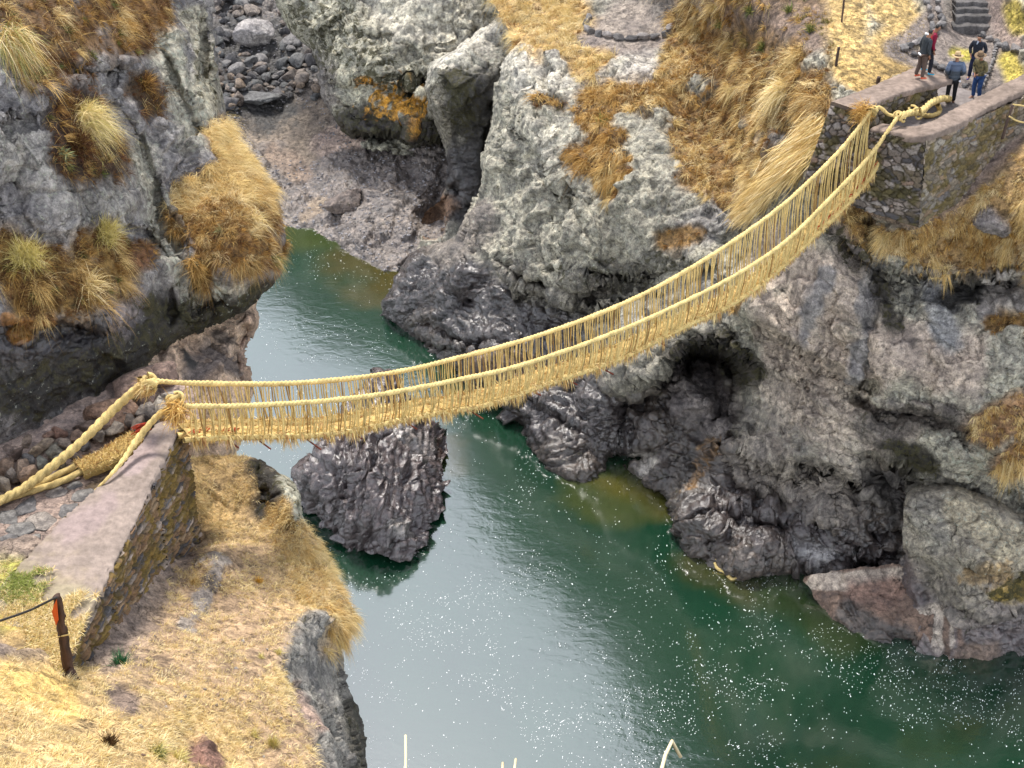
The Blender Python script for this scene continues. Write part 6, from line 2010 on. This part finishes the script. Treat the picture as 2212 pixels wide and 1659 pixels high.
prism_path('rail', [a1 + (0, -.03, .12), aty(2212, 265, 42.3), aty(2320, 276, 42.3)], .028, STRING, rail, 7)


def kerb(name, px, key, size, label, seed, group=None, cat='kerb', dz=.1, col=((.15, .14, .135), (.1, .095, .095), (.22, .2, .19))):
    P = np.array([on(key, u, v) for u, v in px])
    n = max(3, int(np.linalg.norm(np.diff(P, axis=0), axis=1).sum() / (size * 1.45)))
    Q, L = catmull(P, n)
    rr = np.random.default_rng(seed)
    co, f, c, off = [], [], [], 0
    for k in range(n):
        a = Q[k]
        d = Q[min(k + 1, n - 1)] - Q[max(k - 1, 0)]
        g = boulder_geo((0, 0, 0), (size * rr.uniform(.9, 1.25), size * .7, size * rr.uniform(.55, .8)), seed * 100 + k, 2, np.array(col[k % len(col)]) * rr.uniform(.8, 1.2), math.atan2(d[1], d[0]), cuts=9)
        co.append(g[0] + a + (0, 0, dz))
        f.append(g[1] + off)
        c.append(g[2])
        off += len(g[0])
    o = mesh_np(name, np.vstack(co), [np.vstack(f)], MAT_STONE, attrs={'tint': np.vstack(c)}, smooth=False)
    return tag(o, label, cat, group)


kerb('stone_ring', [(1268, 38), (1262, 55), (1275, 72), (1310, 82), (1350, 87), (1400, 84), (1448, 74), (1456, 66)], 'east', .30, 'curved ring of dark stones around the bare round terrace', 3, cat='stone ring', dz=.1)
kerb('stone_kerb', [(1950, 108), (1990, 92), (2015, 76), (2035, 52)], 'east', .2, 'stone edging of the path that rises behind the two men on the wall', 4)
kerb('stone_kerb', [(1955, 112), (1990, 128), (2030, 150), (2050, 163)], 'east', .2, 'stone edging from the path corner down to the landing', 5)
kerb('stone_kerb', [(2035, 60), (2028, 30), (2018, -10)], 'east', .22, 'rough stone edging left of the flight of steps', 6)
kerb('stone_kerb', [(2012, 60), (2006, 30), (1998, -10)], 'east', .22, 'outer line of stones left of the steps, beside the curving path', 7)
kerb('stone_kerb', [(2105, 72), (2130, 84), (2150, 96)], 'east', .2, 'short line of dark stones right of the foot of the steps', 8)
kerb('stone_kerb', [(2155, 100), (2190, 115), (2212, 120), (2260, 125)], 'east', .26, 'dark stone edging below the pale rock at the right edge', 9)
kerb('stone_kerb', [(2060, 178), (2090, 190), (2125, 205), (2160, 222)], 'east', .22, 'dark stone sill across the back of the far landing', 10, dz=.0)
kerb('stone_kerb', [(2150, 106), (2138, 150), (2122, 190)], 'east', .14, 'thin line of reddish stones behind the bareheaded man', 11)
st = empty('stone_steps', tuple(on('east', 2100, 60)), 'flight of broad dark stone steps at the upper right', 'steps')
for k in range(5):
    v = 57 - k * 15.5
    a, b = on('east', 2056 + k, v), on('east', 2146 - k * 1.5, v)
    z = (a[2] + b[2]) / 2 + (.14 if k else .02)
    xa, xb, y = a[0], b[0], (a[1] + b[1]) / 2
    g = slab_geo([np.array([xa, y + .26, z]), np.array([(xa + xb) / 2, y + .28, z + .02]), np.array([xb, y + .26, z])], [np.array([0, -.34, 0])], h=.42, col=(.10, .092, .088), seed=20 + k, var=.4, edge=.03)
    stone_obj('step', [g], st)

# red lashing where the mat meets the landing, and a scrap of old rope at the waterline
rr = np.random.default_rng(8)
g = []
for k in range(14):
    a = atz(282 + rr.uniform(0, 24), 926 + rr.uniform(-4, 14), 15.45 + rr.uniform(0, .12))
    g.append(rope_geo([a, a + (.12, .06, .05), a + (.26, .14, .04)], .012, pitch=1, strands=1, m=5, step=.06, col=np.array((.45, .06, .03)), depth=0, seed=k))
rope_obj('red_lashing', g, bridge)
o = rope_obj('rope_scrap', [rope_geo([atz(1543, 1215, .25), atz(1550, 1228, .1), atz(1566, 1236, .05), atz(1580, 1250, .03), atz(1592, 1248, .03)], .06, pitch=.2, lump=.4, seed=5), rope_geo([atz(1545, 1210, .3), atz(1556, 1206, .3), atz(1562, 1216, .2)], .05, pitch=.2, lump=.4, seed=6)], None)
tag(o, 'scrap of old straw rope lying at the waterline under the right cliff', 'rope')

# ------------------------------------------------------------------ grass
def gstuff(name, parts):
    parts = [p for p in parts if p is not None]
    o = blade_mesh(name, parts)
    return tag(o, kind='stuff')


def reg(us_, vs_):
    return lambda u, v, P: ((u > us_[0]) & (u < us_[1]) & (v > vs_[0]) & (v < vs_[1])).astype(float)


MIXB = np.vstack([STRAW, PALE, PALE * 1.1, STRAW * .8])


def patchy(f, lo, hi, off=0.0, base=None):
    return lambda u, v, P: sstep(lo, hi, fbm(P * f + off, 3, .6)) * (base(u, v, P) if base else 1.0)


# matted straw on the near bank, with bare earth between the mats
gstuff('dry_grass', [
    scatter_tufts('bank', 12000, (.09, .24), 11, MIXB, 1, width=.011, spread=1.8, up=.12, droop=.35, down=.25, region=patchy(1.1, -.45, .2)),
    scatter_tufts('bank', 900, (.16, .36), 26, MIXB, 2, width=.009, spread=1.3, up=.4, droop=.6, down=.3, segs=3, region=patchy(.9, -.1, .4, 5)),
    scatter_tufts('bank', 1100, (.16, .34), 30, MIXB, 3, width=.009, spread=1.2, up=.4, droop=.7, region=patchy(.9, -.25, .3, 9, lambda u, v, P: ((v > 1440) & (u < 620)).astype(float)), segs=3),
    scatter_tufts('bank', 300, (.25, .5), 44, np.vstack([PALE, STRAW, GOLD]), 4, width=.010, spread=.9, up=.3, droop=.9, down=.5, region=lambda u, v, P: ((u > 560) & (v < 1420) & (u - 560 > (v - 1100) * .42)).astype(float), segs=3),
])
WISP = dict(width=.008, spread=1.7, up=.5, droop=.7, down=.0, segs=5)
LCL = lambda u, v, P: (u < 370).astype(float)
gstuff('dry_grass', [
    scatter_tufts('left', 800, (.18, .5), 30, np.vstack([GOLD, RUST, RUST, HEATH]), 5, width=.011, spread=1.0, up=.5, droop=.6, region=LCL, segs=3),
    scatter_tufts('left', 1100, (.10, .26), 22, np.vstack([HEATH, HEATH, RUST]), 6, width=.013, spread=1.1, up=.5, droop=.2, region=patchy(.8, -.2, .3, 3, LCL)),
    scatter_tufts('left', 75, (.35, .75), 110, np.vstack([GOLD, STRAW]), 7, width=.011, spread=1.25, up=.35, droop=.9, region=patchy(.7, -.1, .3, 7, lambda u, v, P: ((u < 370) & ((v < 200) | (v > 500))).astype(float)), segs=4),
    scatter_tufts('left', 90, (.6, 1.0), 12, np.vstack([GOLD, STRAW]), 72, region=LCL, **WISP),
    scatter_tufts('left', 60, (.18, .35), 40, GREEN, 71, width=.016, spread=1.2, up=.5, droop=.3, region=LCL),
])
gstuff('dry_grass', [
    scatter_tufts('left', 300, (.35, .75), 110, np.vstack([PALE, PALE, STRAW, GOLD]), 8, width=.011, spread=1.3, up=.35, droop=.8, down=.2, region=lambda u, v, P: ((u > 370) & (v < 440) & (v > 200)).astype(float), segs=4),
    scatter_tufts('left', 200, (.25, .6), 90, np.vstack([STRAW, GOLD, RUST]), 9, width=.011, spread=1.3, up=.4, droop=.7, down=.2, region=patchy(.8, -.3, .2, 1, lambda u, v, P: ((u > 370) & (v > 390)).astype(float)), segs=4),
    scatter_tufts('left', 90, (.6, 1.0), 14, np.vstack([PALE, STRAW]), 92, region=lambda u, v, P: ((u > 370) & (v < 480) & (v > 200)).astype(float), **WISP),
    scatter_tufts('left', 420, (.15, .35), 34, np.vstack([RUST, HEATH, GOLD]), 91, width=.013, spread=1.0, up=.4, droop=.4, down=.4, region=lambda u, v, P: ((u > 370) & (v > 380)).astype(float)),
])
EAS = lambda u, v, P: ((u > 1400) & (u < 1790) & (v < 470) & ~((u > 1580) & (v < 110))).astype(float)
gstuff('dry_grass', [
    scatter_tufts('east', 560, (.35, .8), 60, np.vstack([GOLD, STRAW, STRAW, PALE]), 10, width=.017, spread=1.25, up=.6, droop=.8, down=.1, region=patchy(.45, -.3, .35, 2, EAS), segs=4),
    scatter_tufts('east', 160, (.7, 1.1), 16, np.vstack([PALE, STRAW]), 102, region=EAS, **dict(WISP, width=.013)),
    scatter_tufts('east', 1500, (.2, .5), 22, np.vstack([RUST, GOLD, RUST]), 101, width=.020, spread=1.0, up=.6, droop=.6, down=.4, region=EAS, segs=3),
    scatter_tufts('east', 260, (.6, 1.1), 80, np.vstack([STRAW, PALE, PALE]), 11, width=.018, spread=1.15, up=.55, droop=.85, down=.15, region=lambda u, v, P: ((u > 1040) & (u < 1320) & (v < 190)).astype(float), segs=4),
    scatter_tufts('east', 160, (.25, .6), 30, np.vstack([RUST, GOLD]), 111, width=.02, spread=.9, up=.5, droop=.7, down=.4, region=lambda u, v, P: ((u > 1040) & (u < 1320) & (v < 190)).astype(float), segs=3),
    scatter_tufts('east', 150, (.5, 1.0), 60, np.vstack([GOLD, STRAW, GOLD]), 12, width=.018, spread=.85, up=.5, droop=.9, down=.5, region=lambda u, v, P: ((u > 1150) & (u < 1440) & (v > 180) & (v < 480)).astype(float), segs=4),
    scatter_tufts('east', 330, (.25, .5), 26, np.vstack([RUST, GOLD, RUST]), 121, width=.02, spread=.9, up=.5, droop=.6, down=.5, region=lambda u, v, P: ((u > 1150) & (u < 1440) & (v > 180) & (v < 480)).astype(float), segs=3),
    scatter_tufts('east', 420, (.25, .5), 24, np.vstack([GOLD, STRAW, RUST, GREEN]), 13, width=.020, spread=1.0, up=.6, droop=.5, region=patchy(.6, -.2, .4, 4, lambda u, v, P: ((u > 1460) & (u < 1800) & (v < 120)).astype(float))),
])
EGR = lambda u, v, P: ((u > 1800) & (v > 330)).astype(float)
gstuff('dry_grass', [
    scatter_tufts('east', 2600, (.10, .26), 18, np.vstack([STRAW, STRAW, GOLD]), 14, width=.017, spread=1.3, up=.3, droop=.5, region=patchy(.8, -.35, .3, 6, EGR)),
    scatter_tufts('east', 380, (.3, .6), 44, np.vstack([STRAW, PALE, GOLD]), 15, width=.016, spread=.9, up=.5, droop=.9, region=patchy(.6, -.2, .3, 8, EGR), segs=4),
    scatter_tufts('east', 300, (.2, .4), 24, np.vstack([GOLD, RUST]), 16, width=.02, spread=1.0, up=.4, droop=.6, region=lambda u, v, P: ((u > 1380) & (v > 470)).astype(float)),
])
LAWN = np.array([(.50, .365, .15), (.44, .31, .12), (.55, .42, .18)])
gstuff('short_lawn', [
    scatter_tufts('east', 3200, (.05, .11), 12, LAWN, 17, width=.02, spread=1.4, up=.4, droop=.2, region=lambda u, v, P: ((u > 1780) & (u < 2010) & (v < 215)).astype(float)),
    scatter_tufts('east', 800, (.05, .1), 12, np.array([(.34, .3, .07), (.4, .34, .1), (.25, .25, .06)]), 18, width=.02, spread=1.4, up=.4, droop=.2, region=lambda u, v, P: ((u > 2040) & (v < 215)).astype(float)),
])
# straw thatch laid down the slope beside the abutment
r = np.random.default_rng(77)
n = 5200
k = r.random(n)
uu = np.interp(k, [0, .5, 1], [1770, 1705, 1615]) + r.normal(size=n) * 14
vv = np.interp(k, [0, .5, 1], [275, 355, 455]) + r.normal(size=n) * 12
pe = PIECES['east']
t_ = 1 / (pe['ev'](uu, vv) * pe['sc'])
root = rays(uu, vv) * (t_ - .35)[:, None] + (0, 0, CAM_Z) + (0, 0, .15)
dirs = np.tile(np.array([-.55, -.15, -.62]), (n, 1)) + r.normal(size=(n, 3)) * .16
o = blade_mesh('straw_heap', [blades(root, dirs, r.uniform(.5, 1.1, n), r.uniform(.02, .035, n), .1 * r.random(n), pick(np.vstack([PALE, STRAW, STRAW]), n, r), 2, 8)])
tag(o, 'swathe of cut straw laid down the slope left of the far abutment', 'straw heap')


# single tussocks that stand out
def tus(key, u, v, size, n, pal_, label, seed, **kw):
    P, N = ground(key, u, v)
    return tussock('grass_tussock', P, N, size, n, pal_, label, seed=seed, **kw)


FRESH = np.array([(.62, .52, .19), (.55, .45, .14), (.68, .58, .28), (.45, .38, .10)])
tus('left', 180, 268, 1.1, 1500, np.vstack([FRESH, PALE]), 'big fountain shaped pale tussock on the dark clump high on the near cliff', 1, width=.011, spread=.95, lean=(.25, -.3, .1), droop=.7, segs=4)
tus('left', 58, 560, .95, 1200, FRESH, 'yellow tussock on the ledge at the left edge of the near cliff', 2, width=.011, spread=.85, lean=(0, -.2, .25), droop=.5, segs=4)
tus('left', 222, 515, .85, 900, FRESH, 'upright yellow tussock in the middle of the near cliff, above the dark face', 3, width=.011, spread=.75, lean=(0, -.1, .3), droop=.4, segs=4)
tus('left', 190, 620, .85, 330, PALE, 'loose sprawling tussock at the lower edge of the ledge on the near cliff', 4, width=.010, spread=1.1, lean=(.2, -.2, .2), droop=.6, segs=4)
tus('left', 5, 105, 1.25, 1100, np.vstack([GOLD, GREEN * 1.6, PALE]), 'long drooping green and straw tussock at the top left corner', 5, width=.012, spread=.7, lean=(.2, -.5, -.2), droop=1.0, segs=4)
tus('left', 310, 185, .55, 600, np.vstack([GOLD, HEATH]), 'small reddish brown clump on bare rock right of the big fountain tussock', 6, width=.011, spread=.9, droop=.3, segs=3)
tus('left', 165, 320, .7, 1300, np.vstack([HEATH, RUST, HEATH]), 'dark heathery clump beneath the big fountain tussock', 7, width=.014, spread=1.2, droop=.15, segs=2)
tus('left', 135, 335, .4, 150, np.array([(.24, .28, .13), (.18, .22, .12), (.4, .28, .1)]), 'spiky green rosette at the left foot of the dark heathery clump', 8, width=.03, spread=1.3, droop=.25, segs=2)
tus('left', 228, 345, .38, 130, np.array([(.5, .33, .13), (.4, .25, .09), (.3, .28, .1)]), 'spiky straw coloured rosette at the right foot of the dark heathery clump', 9, width=.03, spread=1.3, droop=.35, segs=2)
tus('left', 545, 480, .75, 500, PALE, 'pale tussock bursting from the shaggy overhang above the pool', 10, width=.012, spread=1.0, droop=.6, lean=(.1, -.2, .1), segs=4)
tus('left', 478, 505, .32, 120, np.array([(.24, .28, .13), (.3, .26, .12), (.45, .34, .15)]), 'spiky grey green rosette on the shaggy overhang', 11, width=.03, spread=1.2, droop=.3)
tus('left', 590, 560, .45, 240, np.vstack([GREEN * 1.3, STRAW]), 'green tinged tuft hanging at the lowest tip of the shaggy overhang', 12, width=.014, spread=.8, lean=(.3, -.2, -.4), droop=.9, segs=3)
tus('east', 1690, 205, 1.25, 1000, PALE * 1.05, 'tall pale straw tussock on the rusty slope above the thatch', 13, width=.022, spread=.7, lean=(-.3, -.2, .2), droop=1.0, segs=4)
tus('east', 1385, 220, .8, 320, PALE, 'pale drooping tussock at the edge of the bulging rock', 14, width=.02, spread=.9, lean=(.2, -.3, 0), droop=.9, segs=3)
tus('east', 1300, 265, .7, 260, np.vstack([GREEN * 1.5, GOLD]), 'greenish tussock growing high on the face of the bulging rock', 15, width=.02, spread=.9, droop=.5, segs=3)
tus('east', 1320, 418, .4, 120, np.array([(.2, .26, .12), (.3, .3, .14)]), 'small green rosette low on the face of the bulging rock', 16, width=.03, spread=1.2, droop=.3)
tus('east', 1280, 145, .75, 500, np.vstack([GOLD, STRAW]), 'rounded golden tussock at the plateau edge below the stone ring', 17, width=.022, spread=1.0, droop=.8, segs=3)
for k, (u, v) in enumerate(((1700, 22), (1752, 70), (1622, 24), (1650, 105), (1560, 55))):
    tus('east', u, v, .4, 130, np.vstack([GREEN * 1.4, GREEN]), 'small green shrub dotted on the brown slope left of the straw coloured lawn', 20 + k, width=.03, spread=1.2, droop=.15, group='green shrubs on the brown slope', cat='shrub')
tus('bank', 557, 1258, .22, 260, np.array([(.62, .36, .05), (.5, .27, .03), (.66, .42, .1)]), 'round orange yellow tuft alone in the middle of the near slope', 30, width=.009, spread=1.1, droop=.15)
tus('bank', 592, 1610, .32, 300, FRESH, 'bright yellow tuft at the bottom of the near slope by the rock edge', 31, width=.010, spread=.8, droop=.2, lean=(0, 0, .4))
tus('bank', 262, 1432, .42, 240, np.array([(.045, .16, .06), (.06, .22, .09), (.03, .11, .05)]), 'vivid green plant at the foot of the slate faced wall', 32, width=.012, spread=1.1, droop=.2, cat='plant')
tus('bank', 600, 1410, .22, 180, FRESH, 'yellow straw tuft left of the grey rock edge', 33, width=.010, spread=.9, droop=.4)
tus('bank', 565, 1420, .2, 150, FRESH, 'small straw tuft on the bare middle of the slope, left of the grey rock edge', 34, width=.010, spread=.9, droop=.4)
tus('bank', 385, 1645, .36, 360, FRESH, 'yellow tussock beside the reddish stone at the bottom edge', 35, width=.010, spread=.9, droop=.5, segs=4)
tus('bank', 335, 1630, .42, 300, np.vstack([GREEN * 1.2, FRESH]), 'long leaved green tussock at the bottom edge', 36, width=.012, spread=.9, droop=.6, segs=4, lean=(.2, -.1, 0))
tus('bank', 420, 1265, .34, 420, STRAW, 'bushy straw tussock leaning on the foot of the slate faced wall', 37, width=.010, spread=.9, droop=.5, lean=(.2, 0, .2), segs=3)
tus('bank', 238, 1610, .3, 260, np.array([(.06, .03, .015), (.1, .06, .03), (.15, .09, .03)]), 'dark dead clump near the bottom left', 38, width=.014, spread=.7, droop=.1)
tus('bank', 545, 1590, .22, 160, FRESH, 'pale tuft left of the bright yellow one at the bottom of the slope', 39, width=.010, spread=.9, droop=.4)

# turf creeping over the near end of the mud cap
r = np.random.default_rng(91)
n = 42000
uu, vv = r.uniform(-60, 260, n), r.uniform(1225, 1490, n)
Pc = rays(uu, vv)
Pc = Pc * ((16.22 + np.clip(vv - 1250, 0, 300) * .0006 - CAM_Z) / Pc[:, 2])[:, None] + (0, 0, CAM_Z)
k = (fbm(Pc * 1.1, 4, .6) * .8 + sstep(1215, 1400, vv) * 1.5 + 1.1 * np.exp(-(((uu - 40) / 60) ** 2 + ((vv - 1255) / 38) ** 2)) - .72 > 0) & (uu < 130 + (1462 - vv) * .47)
Pc, vv, uu = Pc[k], vv[k], uu[k]
n = len(Pc)
gm = (np.hypot((uu - 40) / 70, (vv - 1255) / 40) + .4 * r.normal(size=n) < 1)[:, None]
colr = np.where(gm, pick(np.array([(.26, .3, .07), (.32, .34, .1), (.2, .24, .05)]), n, r), pick(np.vstack([STRAW, PALE, [(.44, .38, .12)]]), n, r))
gstuff('dry_grass', [blades(Pc, r.normal(size=(n, 3)) * (1, 1, .3) + (0, 0, .5), r.uniform(.06, .2, n), r.uniform(.008, .014, n), .4 * r.random(n), colr, 2, 3)])

rr = np.random.default_rng(66)
for k in range(34):
    u, v = rr.uniform(300, 660), rr.uniform(1150, 1650)
    if u > 420 + (v - 1150) * .55 and v < 1300:
        continue
    s_ = rr.uniform(.03, .075)
    boulder('loose_stone', on('bank', u, v, .01), (s_, s_ * .8, s_ * .55), 700 + k, 'small loose stone lying in the straw of the near slope', [(.22, .2, .2), (.3, .28, .27), (.15, .13, .13), (.24, .17, .14)][k % 4], 'loose stones on the near slope', 2, prm=(.1, 0, 0, 0), cat='stone')
# tall stalks close to the camera, rooted on the hillside below the frame
for k, (u, v, u2, lb, bend_) in enumerate(((876, 1588, 872, 'pale upright blade tip in front of the water, left of the others', 0), (1086, 1648, 1084, 'short blade tip at the bottom edge, left one of a close pair', 0), (1114, 1640, 1105, 'short blade tip at the bottom edge, right one of a close pair', 0), (1452, 1600, 1405, 'bent grass stalk with a drooping seed head at the bottom edge', 1))):
    tip = aty(u, v, 2.3)
    foot = np.array([aty(u2, 1800, 2.05)[0], 1.02, 33.75])
    mid = aty(u2 + (u - u2) * .4, 1700, 2.15)
    pts = [foot, (foot + mid) / 2 + (0, .12, .05), mid, tip]
    if bend_:
        pts += [tip + (.018, .0, -.004), tip + (.022, -.01, -.045)]
    o = prism_path('grass_stalk', pts, .0055, plain_material('dry_stalk', (.62, .53, .33), .7, .12, 30, .0005), None, 8, k, .05, (.9, .55 if not bend_ else .8))
    tag(o, lb, 'grass stalk')

# ------------------------------------------------------------------ foam drifting on the river
r = np.random.default_rng(5)
cand_u = r.uniform(480, 2300, 160000)
cand_v = r.uniform(480, 1700, 160000)
d = rays(cand_u, cand_v)
Pw = d * (-CAM_Z / d[:, 2])[:, None] + (0, 0, CAM_Z)
q = Pw * np.array([.16, .22, 0])
wp = np.stack([fbm(q * 1.3 + 5, 3), fbm(q * 1.3 + 25, 3), np.zeros(len(q))], 1)
den = sstep(-.25, .5, fbm(q + wp * .9, 4, .6)) * .85 + .12
st_ = np.exp(-(perlin(q * 2.2 + wp * 2.5 + 9) / .09) ** 2)
den = np.clip(den + .8 * st_ * den, 0, 1) ** 1.6
keep = r.random(len(den)) < den * .24
Pw, sz = Pw[keep], None
n = len(Pw)
flow = np.stack([wp[keep][:, 1] + .25, -wp[keep][:, 0] + .9, np.zeros(n)], 1)
flow /= np.linalg.norm(flow, axis=1)[:, None]
side = np.stack([-flow[:, 1], flow[:, 0], np.zeros(n)], 1)
s = .0086 * np.exp(np.clip(r.normal(size=n) * .35, -1, .7))
el = r.uniform(1.0, 2.8, n)
th = np.linspace(0, 2 * np.pi, 6, endpoint=False)
co = Pw[:, None] + (s * el)[:, None, None] * np.cos(th)[None, :, None] * flow[:, None] + s[:, None, None] * np.sin(th)[None, :, None] * side[:, None]
co[..., 2] = .006
tops = Pw.copy()
tops[:, 2] = .006 + s * .5
co = np.concatenate([co, tops[:, None]], 1).reshape(-1, 3)
b = np.arange(n) * 7
t = np.concatenate([np.stack([b + k, b + (k + 1) % 6, b + 6], 1) for k in range(6)])
o = mesh_np('foam', co, [t], plain_material('foam', (.66, .68, .68), .6, .05, 10, 0), smooth=True)
tag(o, kind='stuff')
